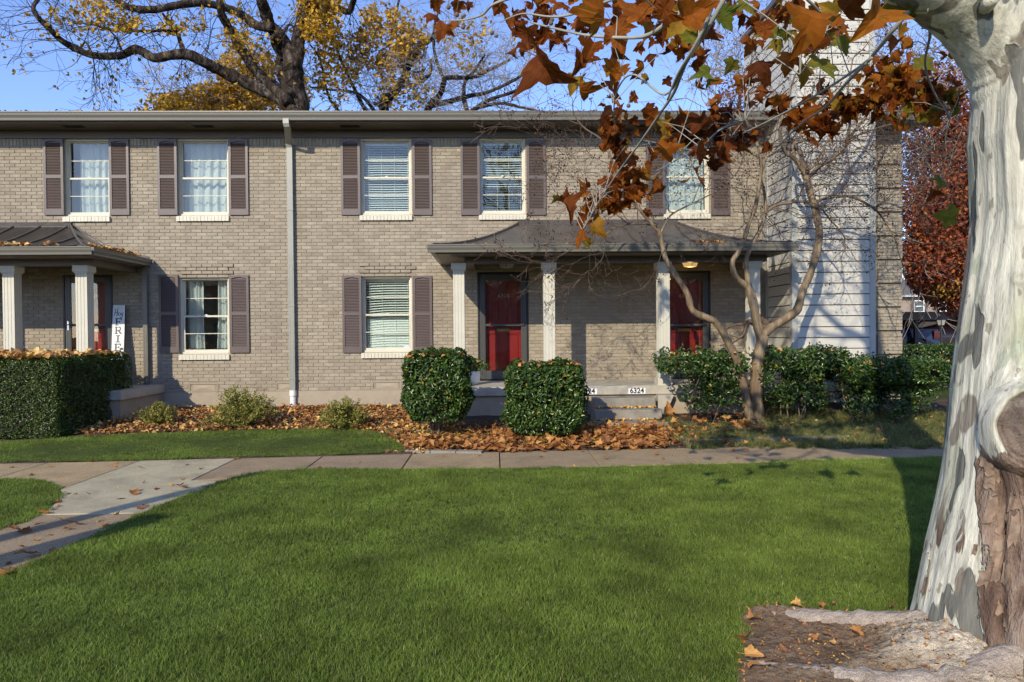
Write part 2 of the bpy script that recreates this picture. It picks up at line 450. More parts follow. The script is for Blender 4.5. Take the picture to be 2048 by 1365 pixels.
for r in range(rows):
    z0 = Z_FND + r * PZr + JT / 2; z1 = z0 + PZr - JT; zc = (z0 + z1) / 2
    off = (r % 2) * PX / 2
    block = [(h[0], h[1]) for h in holes + vent_r + cut_always if h[2] - 0.01 < zc < h[3] + 0.012]
    x = X_L + off - PX
    while x < X_R:
        a, b = x + JT / 2, x + PX - JT / 2
        x += PX
        segs = [(max(a, X_L), min(b, Q0 if Q0 < 99 else b))]
        for (p, q) in block:
            ns = []
            for (s, e) in segs:
                if q + 0.004 <= s or p - 0.004 >= e: ns.append((s, e)); continue
                if s < p - 0.004: ns.append((s, p - 0.003))
                if e > q + 0.004: ns.append((q + 0.003, e))
            segs = ns
        for (s, e) in segs:
            if e - s < 0.015: continue
            proud = 0.0
            for h in heads:
                if h[2] < zc < h[3] and h[0] < (s + e) / 2 < h[1]: proud = 0.028
            full = abs((e - s) - (PX - JT)) < 1e-4
            if full and not proud and -3.95 < s and e < -0.85 and 2.95 < zc < 4.95 and len(single) < 300 and not (-3.02 < (s+e)/2 < -1.2 and zc > 3.85) :
                single.append(((s + e) / 2, zc)); continue
            stuff.tone = min(1, max(0, random.gauss(0.52, 0.24)))
            j = random.uniform(-0.002, 0.0015) - proud
            stuff.bbox(s, e, WY + j, WY + 0.03, z0 + random.uniform(-.0008, .0008), z1 + random.uniform(-.0008, .0008), 0.004)
# soldier course under the frieze
x = X_L
wop = [(h[0], h[1]) for h in holes if h[3] > 5.2] + [(5.35, 6.86)]
while x < Q0:
    a, b = x + JT / 2, x + PZ - JT / 2
    x += PZ
    if any(a < q + 0.002 and b > p - 0.002 for (p, q) in wop): continue
    stuff.tone = min(1, max(0, random.gauss(0.55, 0.22)))
    stuff.bbox(a, b, WY + random.uniform(-.002, .001), WY + 0.03, Z_SOLD + JT / 2, Z_FRZ - 0.002, 0.004)
# quoins: six proud courses, one recessed
r = 0; z = Z_FND - 0.33
while z < Z_FRZ - 0.05:
    rec = (r % 7 == 6)
    y = WY + (0.02 if rec else -0.045)
    x = Q0 + (0.0 if not rec else 0.03)
    k = 0
    x = x - (r % 2) * PX / 2
    while x < X_R:
        a, b = max(x + JT / 2, Q0 + (0.03 if rec else 0)), min(x + PX - JT / 2, X_R)
        x += PX
        if b - a > 0.02:
            stuff.tone = min(1, max(0, random.gauss(0.75, 0.2)))
            stuff.bbox(a, b, y + random.uniform(-.002, .001), WY + 0.06 if rec else WY - 0.001, z + 0.003, min(z + PZ - 0.003, Z_FRZ - 0.002), 0.003)
    z += PZ; r += 1
tag(stuff.to('brickwork', M['brick'], wall), kind='stuff')
for (cx, cz) in single:
    inst('brick', random.choice(bm_v), wall, (cx, WY, cz))

mb = MB()
mb.box(X_L, X_R + 0.0, WY - 0.012, WY + 0.2, -0.3, Z_FND - 0.001)
mb.to('foundation', M['foundation'], bldg)

# crawl-space vents
for (a, b, c, d) in vent_r:
    v = MB(); v.box(a, b, WY - 0.006, WY + 0.02, c, c + 0.018); v.box(a, b, WY - 0.006, WY + 0.02, d - 0.018, d)
    v.box(a, a + 0.018, WY - 0.006, WY + 0.02, c + 0.018, d - 0.018); v.box(b - 0.018, b, WY - 0.006, WY + 0.02, c + 0.018, d - 0.018)
    o = v.to('crawl_vent', M['foundation'], bldg)
    v = MB(); m_ = ((a + b) / 2, WY - 0.004, (c + d) / 2 - 0.01)
    p = [(a + .02, WY + .012, c + .02), (b - .02, WY + .012, c + .02), (b - .02, WY + .012, d - .02), (a + .02, WY + .012, d - .02)]
    for i in range(4): v.quad(p[i], p[(i + 1) % 4], m_)
    v.to('vent_cover', M['foundation'], o)

# floors and partitions inside (they keep the rooms dark)
mb = MB()
mb.box(X_L + .05, X_R - .05, WY + 0.28, WY + BD - .05, FLOOR - .25, FLOOR - .03)
mb.box(X_L + .05, X_R - .05, WY + 0.28, WY + BD - .05, 3.05, 3.3)
mb.box(X_L + .05, X_R - .05, WY + 3.4, WY + 3.5, FLOOR, 5.6)
for px in (250, 580, 900, 1150):
    x = wx(px); mb.box(x, x + .1, WY + .26, WY + 3.4, FLOOR, 3.05); mb.box(x, x + .1, WY + .26, WY + 3.4, 3.3, 5.6)
mb.box(X_L + .05, X_R - .05, WY + 0.25, WY + BD - .05, 5.61, 5.69)
mb.to('interior_walls', M['dark_room'], bldg)

# ------------------------------------------------------------------ eaves and roof
Z_SOF = 5.63
mb = MB(); mb.box(X_L, X_R + .01, WY - 0.022, WY - 0.003, Z_FRZ, Z_SOF - 0.001); mb.box(X_L, X_R + .01, WY - .034, WY - .0225, Z_FRZ + .0, Z_FRZ + .022)
mb.to('frieze_board', M['trim'], bldg)
EX = X_R + 0.32
mb = MB(); mb.box(X_L, EX, WY - 0.5, WY + 0.1, Z_SOF, Z_SOF + .015)
sof = mb.to('soffit', M['trim'], bldg)
for px in (148, 408, 700, 990, 1290):
    c = at(px, 253, WY - 0.27)
    v = MB()
    v.box(c.x - .2, c.x + .2, c.y - .075, c.y + .075, Z_SOF - .006, Z_SOF - .001)
    o = v.to('soffit_vent', M['trim'], sof)
    v = MB()
    for k in range(7): v.box(c.x - .185, c.x + .185, c.y - .062 + k * .019, c.y - .052 + k * .019, Z_SOF - .010, Z_SOF - .0065)
    v.to('soffit_vent_louvres', M['black'], sof)
mb = MB(); mb.box(X_L, EX, WY - .525, WY - .501, Z_SOF - .01, Z_SOF + .15)
mb.to('fascia', M['trim'], bldg)
def gutter_profile(yb, zt, h=.125, d=.115):
    """outer line and inner line of a K-style gutter, hung with its back at yb"""
    o = [(yb, zt), (yb, zt - h), (yb - d * .62, zt - h), (yb - d * .66, zt - h * .72), (yb - d * .86, zt - h * .42), (yb - d * .9, zt - h * .16), (yb - d, zt - h * .12), (yb - d, zt)]
    i = [(yb - d + .008, zt), (yb - d + .008, zt - h * .09), (yb - d * .84, zt - h * .16), (yb - d * .58, zt - h + .006), (yb - .004, zt - h + .006), (yb - .004, zt)]
    return o + i
GT = 5.80
mb = MB(); mb.prism(gutter_profile(WY - .526, GT, .155, .13), X_L, EX + .03)
gut = mb.to('gutter', M['gutter'], bldg)
# low pitched roof behind the gutter, with the ridge along the building
mb = MB()
rp = [(WY - .54, 5.78), (WY - .54, 5.80), (WY + BD / 2, 6.95), (WY + BD + .5, 5.80), (WY + BD + .5, 5.78), (WY + BD / 2, 6.92)]
mb.prism(rp, X_L, EX + .02)
mb.to('roof', M['shingle'], bldg)
mb = MB(); mb.prism([(WY, 5.7), (WY + BD, 5.7), (WY + BD / 2, 6.9)], X_R - .03, X_R); mb.to('gable', M['siding'], bldg)

# ------------------------------------------------------------------ windows
def bowed_slat(x0, x1, z, y, depth, tilt, sag=0.0, skew=0.0):
    mb = MB(); n = 8
    for i in range(n):
        for s in (0, 1):
            pass
    c, s_ = math.cos(tilt), math.sin(tilt)
    pts = []
    for i in range(n + 1):
        u = i / n; x = x0 + (x1 - x0) * u
        zz = z - sag * math.sin(math.pi * u) + skew * max(0, 0.45 - u)
        pts.append(((x, y - c * depth / 2, zz + s_ * depth / 2), (x, y - 0.002, zz + .003), (x, y + c * depth / 2, zz - s_ * depth / 2)))
    for i in range(n):
        for k in (0, 1):
            mb.quad(pts[i][k], pts[i+1][k], pts[i+1][k+1], pts[i][k+1])
    return mb
def make_curtain(x0, x1, z0, z1, y, waves, amp, w_parent, name='curtain', taper=0.0, seed=0):
    nx, nz = 60, 14
    V = []; F = []
    for j in range(nz + 1):
        v = j / nz
        for i in range(nx + 1):
            u = i / nx
            c = (x0 + x1) / 2; hw = (x1 - x0) / 2 * (1 - taper * v)
            x = c + (u * 2 - 1) * hw + (x1 - x0) * .02 * math.sin(5 * v + seed)
            ph = u * waves * 2 * math.pi + seed + .5 * math.sin(3 * v + seed)
            V.append((x, y + amp * math.sin(ph) * (0.7 + .3 * v) + .3 * amp * math.sin(2.3 * ph), z1 + (z0 - z1) * v))
    for j in range(nz):
        for i in range(nx):
            a = j * (nx + 1) + i
            F.append((a, a + 1, a + nx + 2, a + nx + 1))
    me = np_mesh(name, np.array(V), np.array(F), 0.5, M['curtain'], smooth=True)
    return inst(name, me, w_parent)
def make_window(x0, x1, z0, z1, fill, idx):
    w = empty_part('window', bldg, (x0, WY, z0))
    yf = WY + 0.075
    F = 0.034
    f = MB()
    f.box(x0, x0 + F, yf - .02, yf + .10, z0, z1); f.box(x1 - F, x1, yf - .02, yf + .10, z0, z1)
    f.box(x0 + F, x1 - F, yf - .02, yf + .10, z1 - F, z1); f.box(x0 + F, x1 - F, yf - .03, yf + .10, z0, z0 + .04)
    f.box(x0 + F, x0 + F + .012, yf + .012, yf + .05, z0 + .04, z1 - F); f.box(x1 - F - .012, x1 - F, yf + .012, yf + .05, z0 + .04, z1 - F)
    f.to('frame', M['cream'], w)
    a, b = x0 + F + .012, x1 - F - .012
    zm = (z0 + z1) / 2 - .01
    S = .023
    def sash(c, d, y, top):
        s = MB()
        s.box(a, a + S, y, y + .03, c, d); s.box(b - S, b, y, y + .03, c, d)
        s.box(a + S, b - S, y, y + .03, d - (S if top else .035), d); s.box(a + S, b - S, y, y + .03, c, c + (.028 if top else .045))
        so = s.to('sash', M['cream'], w)
        mz = (c + d) / 2
        mu = MB(); mu.box(a + S, b - S, y + .004, y + .022, mz - .007, mz + .007); mu.to('muntin', M['cream'], w)
        g = MB(); g.box(a + S, b - S, y + .0125, y + .0165, c + .03, mz - .009); g.to('pane', M['glass'], w)
        g = MB(); g.box(a + S, b - S, y + .0125, y + .0165, mz + .009, d - .03); g.to('pane', M['glass'], w)
    sash(zm - .012, z1 - F, yf + .045, True)
    sash(z0 + .04, zm + .02, yf + .008, False)
    lk = MB(); xm = (a + b) / 2; lk.box(xm - .03, xm + .03, yf + .010, yf + .035, zm + .021, zm + .032); lk.box(xm - .008, xm + .02, yf + .012, yf + .03, zm + .032, zm + .042); lk.to('sash_lock', M['cream'], w)
    if fill.startswith('blind'):
        ins = .02
        hr = MB(); hr.box(a + ins, b - ins, yf + .13, yf + .17, z1 - F - .06, z1 - F - .01); hr.to('blind_headrail', M['blind'], w)
        if fill == 'blind_shut': n = 27; 
        else: n = 29
        pitch = (z1 - z0 - .16) / n
        for k in range(n):
            z = z1 - F - .085 - k * pitch
            low = k / n
            tilt = -R(34)
            sag = 0.0; skew = 0.0
            if fill == 'blind_shut':
                tilt = -R(34) if low < .5 else -R(66)
                skew = -.10 * (1 - .6 * abs(low - .5) * 2)
                skew *= (0.6 + .4 * low)
            elif fill == 'blind_open':
                tilt = -R(32) if low < .62 else -R(14)
                sag = .006
            else: sag = .008 * math.sin(k * .4)
            bowed_slat(a + ins, b - ins, z, yf + .15, .046, tilt, sag, skew).to('blind_slat', M['blind'], w)
        for t in (0.38, 0.66, .94, .1):
            x = a + (b - a) * t
            c = MB(); c.box(x - .0025, x + .0025, yf + .121, yf + .124, z0 + .05, z1 - F - .06); c.to('blind_cord', M['blind'], w)
    else:
        W_ = b - a
        if idx == 0:
            make_curtain(a + W_ * .1, a + W_ * .88, z0 + .02, z1 - .03, yf + .22, 4.2, .035, w, seed=1.0)
            make_curtain(a + W_ * .84, a + W_ * 1.15, z0 + .02, z1 - .03, yf + .20, 2, .03, w, seed=2.0)
        elif idx == 1:
            make_curtain(a - .02, a + W_ * 1.02, z0 + .0, z1 - .03, yf + .22, 5.3, .038, w, seed=.3)
        elif idx == 4:
            make_curtain(a - .02, a + W_ * .6, z0, z1 - .03, yf + .2, 3, .02, w, seed=.8)
            make_curtain(a + W_ * .5, a + W_ * 1.02, z0, z1 - .03, yf + .24, 3, .02, w, seed=2.8)
        else:
            make_curtain(a + W_ * .0, a + W_ * .36, z0 + .10, z1 - .03, yf + .20, 2.4, .04, w, taper=-.15, seed=1.6)
            make_curtain(a + W_ * .70, a + W_ * 1.02, z0 + .10, z1 - .03, yf + .20, 2, .04, w, taper=-.2, seed=4)
    return w
fills = ['curtain', 'curtain', 'blind', 'blind_open', 'curtain', 'curtain', 'blind_shut']
wobjs = [make_window(*w, fills[i], i) for i, w in enumerate(win)]
# small security sticker in the lower pane
x0, x1, z0, z1 = win[6]
mb = MB(); mb.box(x1 - .17, x1 - .075, WY + .0935, WY + .0945, z0 + .065, z0 + .125); mb.to('window_sticker', material('sticker', (0.55, 0.62, 0.72), rough=.5, var=.2, nscale=60), wobjs[6])

# brick sills: a row of cream header bricks
def make_sill(x0, x1, z, par):
    s = empty_part('window_sill', bldg, (x0, WY, z))
    n = int(round((x1 - x0 + .02) / .0677)); p = (x1 - x0 + .02) / n
    mb_ = MB(); mb_.box(x0 - .008, x1 + .008, WY - .018, WY + .10, z - .095, z - .012); mb_.to('sill_mortar', M['cream'], s)
    for k in range(n):
        b = MB(); b.tone = .5
        a = x0 - .01 + k * p
        yy = -.045 + random.uniform(-.003, .003)
        vs = [(a + .003, WY + yy, z - .112), (a + p - .003, WY + yy, z - .112), (a + p - .003, WY + .08, z - .112), (a + .003, WY + .08, z - .112),
              (a + .003, WY + yy, z - .022), (a + p - .003, WY + yy, z - .022), (a + p - .003, WY + .08, z - .002), (a + .003, WY + .08, z - .002)]
        b.v = vs; b.f = [(0, 3, 2, 1), (4, 5, 6, 7), (0, 1, 5, 4), (1, 2, 6, 5), (2, 3, 7, 6), (3, 0, 4, 7)]; b.t = [.5] * 6
        b.to('brick', M['cream'], s)
for w in win: make_sill(w[0], w[1], w[2], bldg)

# ------------------------------------------------------------------ shutters
SHW = 0.375; 
def shutter_meshes(h):
    f = MB(); st = .047; w = SHW; y0, y1 = -.032, 0
    f.box(0, st, y0, y1, 0, h); f.box(w - st, w, y0, y1, 0, h)
    f.box(st, w - st, y0, y1, 0, .115); f.box(st, w - st, y0, y1, h * .485, h * .485 + .062)
    # arched top rail
    n = 10; zt = h; zb = h - .062
    pts = [(st, zt), (st, zb)] + [(st + (w - 2 * st) * k / n, zb + .026 * math.sin(math.pi * k / n)) for k in range(1, n)] + [(w - st, zb), (w - st, zt)]
    f.prism(pts, y0, y1, axis='y')
    f.box(st, w - st, -.006, -.002, .11, h - .03)
    for (xx, zz) in ((.02, .025), (w - .02, .025), (.02, h - .02), (w - .02, h - .02)): f.box(xx - .005, xx + .005, y0 - .003, y0, zz - .005, zz + .005)
    fm = f.mesh('shutter_frame', M['shutter'])
    l = MB()
    for (a, b) in ((.115, h * .485), (h * .485 + .062, h - .066)):
        n = int(round((b - a) / .0302)); p = (b - a) / n
        for k in range(n):
            z = a + k * p
            l.quad((st, -.027, z + .004), (w - st, -.027, z + .004), (w - st, -.008, z + p + .001), (st, -.008, z + p + .001))
            l.quad((st, -.008, z + .002), (w - st, -.008, z + .002), (w - st, -.027, z + .004), (st, -.027, z + .004))
    lm = l.mesh('louvres', M['shutter'])
    return fm, lm
HU = wz(281, 700) - wz(431, 700); HL = wz(552, 700) - wz(706, 700)
smU = shutter_meshes(HU); smL = shutter_meshes(HL)
for (pxs, py, sm) in (((88, 219, 315, 457, 681, 824, 920, 1052, 1290, 1420), (431, 356), smU), ((318, 459, 684, 825), (706, 630), smL)):
    for k, px in enumerate(pxs):
        x = wx(px + 1.5, py[1]); z = wz(py[0], px)
        o = inst('shutter', sm[0], bldg, (x, WY - .004, z))
        tag(inst('louvres', sm[1], o, (x, WY - .004, z)), kind='stuff')

# ------------------------------------------------------------------ text helper (flat lettering as real thin meshes)
def text_mesh(txt, size, m, ext=.002, bold=0.0, space=1.0):
    cu = bpy.data.curves.new('lettering', 'FONT'); cu.body = txt; cu.size = size; cu.extrude = ext; cu.offset = bold
    cu.align_x = 'CENTER'; cu.align_y = 'CENTER'; cu.space_character = space
    o = bpy.data.objects.new('tmp', cu); COL.objects.link(o)
    bpy.context.view_layer.update()
    me = bpy.data.meshes.new_from_object(o)
    bpy.data.objects.remove(o)
    me.materials.clear(); me.materials.append(m)
    return me

# ------------------------------------------------------------------ doors
def make_door(x0, x1, number, hinge_left, slot_metal):
    d = empty_part('door', bldg, (x0, WY, FLOOR))
    z0, z1 = FLOOR, D_Z1
    f = MB(); t = .03
    f.box(x0, x0 + t, WY - .005, WY + .13, z0, z1); f.box(x1 - t, x1, WY - .005, WY + .13, z0, z1); f.box(x0 + t, x1 - t, WY - .005, WY + .13, z1 - t, z1)
    f.box(x0 + t, x1 - t, WY - .03, WY + .2, z0, z0 + .025)
    f.to('door_frame', M['black'], d)
    a, b = x0 + t + .003, x1 - t - .003
    s = MB(); y0, y1 = WY + .005, WY + .038; w = .115
    zb, zt = z0 + .03, z1 - t - .003
    s.bbox(a, a + w, y0, y1, zb, zt, .006); s.bbox(b - w, b, y0, y1, zb, zt, .006); s.bbox(a + w, b - w, y0, y1, zt - .12, zt, .006)
    s.bbox(a + w, b - w, y0, y1, zb, zb + .17, .006)
    s.bbox(a + w, b - w, y0 - .003, y1, zb + .05, zb + .1, .004)
    zm = wz(651, (x0 * 101 + 990)); s.bbox(a + w, b - w, y0, y1, zm - .022, zm + .026, .006)
    for q in (a + w * .35, a + w * .75, b - w * .35, b - w * .75): s.bbox(q - .004, q + .004, y0 - .004, y1 - .02, zb, zt, .002)
    s.to('storm_door', M['storm'], d)
    g = MB(); g.box(a + w, b - w, y0 + .014, y0 + .019, zb + .17, zm - .022); g.to('door_pane', M['door_glass'], d)
    g = MB(); g.box(a + w, b - w, y0 + .014, y0 + .019, zm + .026, zt - .12); g.to('door_pane', M['door_glass'], d)
    hx = (b - w * .5) if not hinge_left else (a + w * .5)
    h = MB(); h.bbox(hx - .018, hx + .018, y0 - .012, y0, zm - .10, zm + .08, .005); sgn = -1 if not hinge_left else 1
    h.tube([(hx, y0 - .01, zm + .01), (hx, y0 - .05, zm + .01)], .010, 8); h.tube([(hx, y0 - .05, zm + .01), (hx + sgn * .1, y0 - .055, zm + .005)], [.011, .008], 8)
    h.tube([(hx, y0 - .012, zm + .07), (hx, y0 - .02, zm + .07)], .012, 8)
    h.to('handle', M['storm'] if not hinge_left else M['chrome'], d)
    # red leaf with four recessed panels
    L_ = MB(); y2 = WY + .155; la, lb = a + .012, b - .012; st = .12; mid = (la + lb) / 2
    zr = [z0 + .03, z0 + .23, z0 + .93, z0 + 1.07, z1 - .16, z1 - .04]
    L_.box(la, la + st, y2, y2 + .04, zr[0], zr[5]); L_.box(lb - st, lb, y2, y2 + .04, zr[0], zr[5]); L_.box(mid - .055, mid + .055, y2, y2 + .04, zr[1], zr[4])
    for (p, q) in ((zr[0], zr[1]), (zr[2], zr[3]), (zr[4], zr[5])):
        if (p, q) == (zr[2], zr[3]): L_.box(la + st, mid - .055, y2, y2 + .04, p, q); L_.box(mid + .055, lb - st, y2, y2 + .04, p, q)
        else: L_.box(la + st, lb - st, y2, y2 + .04, p, q) if p == zr[0] or p == zr[4] else None
    for (p, q) in ((zr[1], zr[2]), (zr[3], zr[4])):
        for (u, v) in ((la + st, mid - .055), (mid + .055, lb - st)):
            L_.box(u, v, y2 + .022, y2 + .03, p, q); L_.bbox(u + .03, v - .03, y2 + .008, y2 + .022, p + .03, q - .03, .012)
    lf = L_.to('door_leaf', M['door_red'], d)
    ms = MB(); msz = zm - .1
    ms.bbox(mid - .13, mid + .13, y2 - .012, y2 - .001, msz - .035, msz + .035, .006); ms.bbox(mid - .11, mid + .11, y2 - .018, y2 - .0125, msz - .02, msz + .02, .004)
    ms.to('mail_slot', M[slot_metal], d)
    tm = text_mesh(number, .105, M['gold_digit'], .003, .001, 1.15)
    inst('house_number', tm, d, (mid + .015, y2 - .008, wz(592, (x0 * 101 + 990))), rot=(R(90), 0, 0))
    return d
make_door(DOORS[0][0], DOORS[0][1], '6328', True, 'chrome')
make_door(DOORS[1][0], DOORS[1][1], '6326', False, 'brass')
make_door(DOORS[2][0], DOORS[2][1], '6324', False, 'brass')
# door chime on the brick beside the middle door
c = at(1053.5, 630, WY - .02)

# ------------------------------------------------------------------ porches
YE = 11.5                                        # eave line
Z_E = at(1000, 489, YE).z; Z_T = at(1200, 446, WY).z
def make_porch(ex0, ex1, tx0, tx1, seams, open_left):
    pr = empty_part('porch_roof', bldg, ((ex0 + ex1) / 2, YE, Z_E))
    def zc(u): return Z_E + (Z_T - Z_E) * (0.25 * u + 0.75 * u ** 1.9)
    def yc(u): return YE + (WY - .01 - YE) * u
    def xl(u): return ex0 + (tx0 - ex0) * u
    def xr(u): return ex1 + (tx1 - ex1) * u
    NU = 12
    xs = [ex0] + seams + [ex1]
    for i in range(len(xs) - 1):
        mb = MB()
        for k in range(NU):
            u, v = k / NU, (k + 1) / NU
            q = []
            a0, b0 = max(xs[i], xl(u)), min(xs[i+1], xr(u)); a1, b1 = max(xs[i], xl(v)), min(xs[i+1], xr(v))
            if b0 - a0 <= 0.0005: continue
            if b1 < a1:
                a1 = b1 = (a1 + b1) / 2
            mb.quad((a0, yc(u), zc(u)), (b0, yc(u), zc(u)), (b1, yc(v), zc(v)), (a1, yc(v), zc(v)))
        if mb.f: mb.to('roof_panel', M['roof_metal'], pr)
    for s in seams:
        p = []
        for k in range(NU + 1):
            u = k / NU
            if xl(u) <= s <= xr(u): p.append((s, yc(u), zc(u) + .012))
        if len(p) > 1: MB().tube(p, .019, 5).to('seam', M['roof_metal'], pr)
    for side, e, t, fx in ((-1, ex0, tx0, xl), (1, ex1, tx1, xr)):
        if open_left and side == -1: continue
        ys = [YE + .5 * k for k in range(1, 4)]
        yb = [YE] + ys + [WY - .012]
        for i in range(len(yb) - 1):
            mb = MB()
            for k in range(NU):
                u, v = k / NU, (k + 1) / NU
                a0, a1 = max(yb[i], yc(u)), max(yb[i], yc(v))
                b_ = yb[i+1]
                if b_ - a0 <= .0005: continue
                a1 = min(a1, b_)
                q = [(fx(u), a0, zc(u)), (fx(u), b_, zc(u)), (fx(v), b_, zc(v)), (fx(v), a1, zc(v))]
                mb.quad(*(q if side == 1 else q[::-1]))
            if mb.f: mb.to('roof_panel', M['roof_metal'], pr)
        for y in ys:
            p = [(fx(k / NU), y, zc(k / NU) + .012) for k in range(NU + 1) if yc(k / NU) <= y]
            if len(p) > 1: MB().tube(p, .019, 5).to('seam', M['roof_metal'], pr)
        hp = [(fx(k / NU), yc(k / NU), zc(k / NU) + .015) for k in range(NU + 1)]
        MB().tube(hp, .022, 6).to('hip_cap', M['roof_metal'], pr)
        # flashing up the wall
        fl = MB()
        for k in range(NU):
            u, v = k / NU, (k + 1) / NU
            fl.quad((fx(u), WY - .014, zc(u)), (fx(v), WY - .014, zc(v)), (fx(v), WY - .014, zc(v) + .06), (fx(u), WY - .014, zc(u) + .06))
        fl.to('side_flashing', M['roof_metal'], pr)
    fl = MB(); fl.prism([(WY - .006, Z_T - .02), (WY - .10, Z_T - .05), (WY - .10, Z_T - .035), (WY - .02, Z_T + .06), (WY - .006, Z_T + .06)], tx0 - .03, tx1 + .03)
    fl.to('ridge_flashing', M['roof_metal'], pr)
    # gutters, fascia, soffit, beam
    zt = Z_E - .005
    g = MB(); gp = gutter_profile(YE + .02, zt, .13, .11)
    g.prism(gp, ex0 - .088, ex1 + .088); g.to('gutter', M['gutter'], pr)
    fs = MB(); fs.box(ex0 + .03, ex1 - .03, YE + .021, YE + .045, zt - .14, zt - .012)
    for side, e in ((-1, ex0), (1, ex1)):
        if open_left and side == -1: continue
        fs.box(min(e - side * .045, e - side * .02), max(e - side * .045, e - side * .02), YE + .046, WY - .005, zt - .14, zt - .012)
        gs = MB()
        prof = [((p - (YE + .02)) * -side * 1.0 , q) for (p, q) in gp]
        gs.prism([(e - side * .02 + p_ * 1.0, q) for (p_, q) in prof], YE + .022, WY - .02, axis='y')
        gs.to('gutter', M['gutter'], pr)
    fs.to('fascia', M['trim'], pr)
    so = MB(); so.box(ex0 + .05, ex1 - .05, YE + .05, WY - .012, zt - .15, zt - .14)
    so.to('porch_ceiling', M['trim'], pr)
    bm = MB(); zb = at(1000, 527, 12.08).z
    bm.box(ex0 + .50, ex1 - .22, 12.02, 12.20, zb, zt - .151)
    bm.box(ex0 + .50, ex0 + .66, 12.201, WY - .012, zb + .001, zt - .151) if not open_left else None
    bm.box(ex1 - .38 if open_left else ex1 - .4, ex1 - .22, 12.201, WY - .012, zb + .001, zt - .151)
    bm.to('beam', M['trim'], pr)
    return pr, zb, zt
def make_column(x, zb):
    c = empty_part('column', bldg, (x, 12.11, FLOOR))
    w = .098; y0 = 12.01; yc_ = y0 + w
    s = MB(); z0, z1 = FLOOR + .17, zb - .13
    # fluted square shaft
    prof = []
    def side(n=3):
        out = [(-w, 0)]
        for k in range(n):
            c0 = -w + (k + .75) * 2 * w / (n + .5)
            out += [(c0 - .013, 0), (c0 - .009, .006), (c0 + .009, .006), (c0 + .013, 0)]
        return out
    sd = side()
    for k in range(4):
        an = k * math.pi / 2
        for (p, q) in sd:
            X, Y = p, -w + q
            prof.append((x + X * math.cos(an) - Y * math.sin(an), yc_ + X * math.sin(an) + Y * math.cos(an)))
    s.prism(prof, z0, z1, axis='z')
    s.to('shaft', M['column'], c)
    k = MB(); k.box(x - .112, x + .112, yc_ - .112, yc_ + .112, z1, z1 + .022); k.box(x - .130, x + .130, yc_ - .130, yc_ + .130, z1 + .022, zb - .001); k.to('capital', M['column'], c)
    k = MB(); k.box(x - .13, x + .13, yc_ - .13, yc_ + .13, FLOOR, FLOOR + .13); k.box(x - .112, x + .112, yc_ - .112, yc_ + .112, FLOOR + .13, FLOOR + .17); k.to('plinth', M['column'], c)
rx0, rx1 = at(866, 492, YE).x, at(1584, 492, YE).x
seams = [wx(1040, 450) + .51 * k for k in range(-2, 9)]
pr1, zb, zt = make_porch(rx0, rx1, wx(1040, 450), wx(1350, 450), [s for s in seams if rx0 + .1 < s < rx1 - .1], False)
lx1 = at(176, 497, YE).x
tL = wx(142, 450)
pr2, zb2, zt2 = make_porch(lx1 - 5.2, lx1, tL - 2.3, tL, [tL - .02 - .51 * k for k in range(-2, 9)], True)
cols = [at(918, 640, 12.0).x, at(1099, 640, 12.0).x, at(1329, 640, 12.0).x, at(1510, 640, 12.0).x, at(163, 640, 12.0).x, at(17, 640, 12.0).x, at(-170, 640, 12.0).x]
for x in cols: make_column(x, zb)
# slabs
def make_slab(x0, x1):
    p = empty_part('porch_slab', bldg, (x0, 12, FLOOR))
    s = MB(); s.bbox(x0, x1, 11.93, WY - .013, FLOOR - .155, FLOOR, .006); s.to('slab', M['concrete'], p)
    s = MB(); s.box(x0 + .05, x1 - .05, 11.985, WY - .02, -.1, FLOOR - .156); s.to('slab_base', M['foundation'], p)
    return p
sx0, sx1 = at(905, 775, 11.93).x, at(1532, 775, 11.93).x
slab = make_slab(sx0, sx1)
slab2 = make_slab(-12.2, at(271, 762, 12.4).x)
stp = empty_part('steps', bldg, (2, 11.5, .1))
a_, b_ = at(1185, 800, 11.8).x, at(1308, 800, 11.8).x
for (k, y, zt_) in ((0, 11.66, FLOOR - .19), (1, 11.34, FLOOR - .36), (2, 11.0, FLOOR - .53)):
    s = MB(); s.bbox(a_ - .03 * k, b_ + .03 * k, y, 11.98 - .001 * k, zt_ - .175 if k < 2 else -.1, zt_, .012); s.to('step', M['step'], stp)
s = MB(); s.prism([(b_ + .07, FLOOR - .16), (b_ + .07, .1), (b_ + .16, .1), (b_ + .35, FLOOR - .16)], 11.80, 11.984, axis='y'); s.to('step_cheek', M['concrete'], stp)
# stencilled address plates on the slab edge
plate = material('plate_white', (0.8, 0.8, 0.78), rough=.6, var=.05)
ink = material('stencil_ink', (0.01, 0.01, 0.02), rough=.6, var=.1)
for (p0, p1, t) in ((1158, 1194, '6324'), (1257, 1291, '6324')):
    a, b = at(p0, 783, 11.92).x, at(p1, 783, 11.92).x; zc = at(1200, 783, 11.92).z
    s = MB(); s.box(a, b, 11.926, 11.9285, zc - .05, zc + .05); o = s.to('address_plate', plate, slab)
    tm = text_mesh(t, .125, ink, .001, .004, 1.0)
    inst('address_number', tm, slab, ((a + b) / 2, 11.925, zc), rot=(R(90), 0, 0))

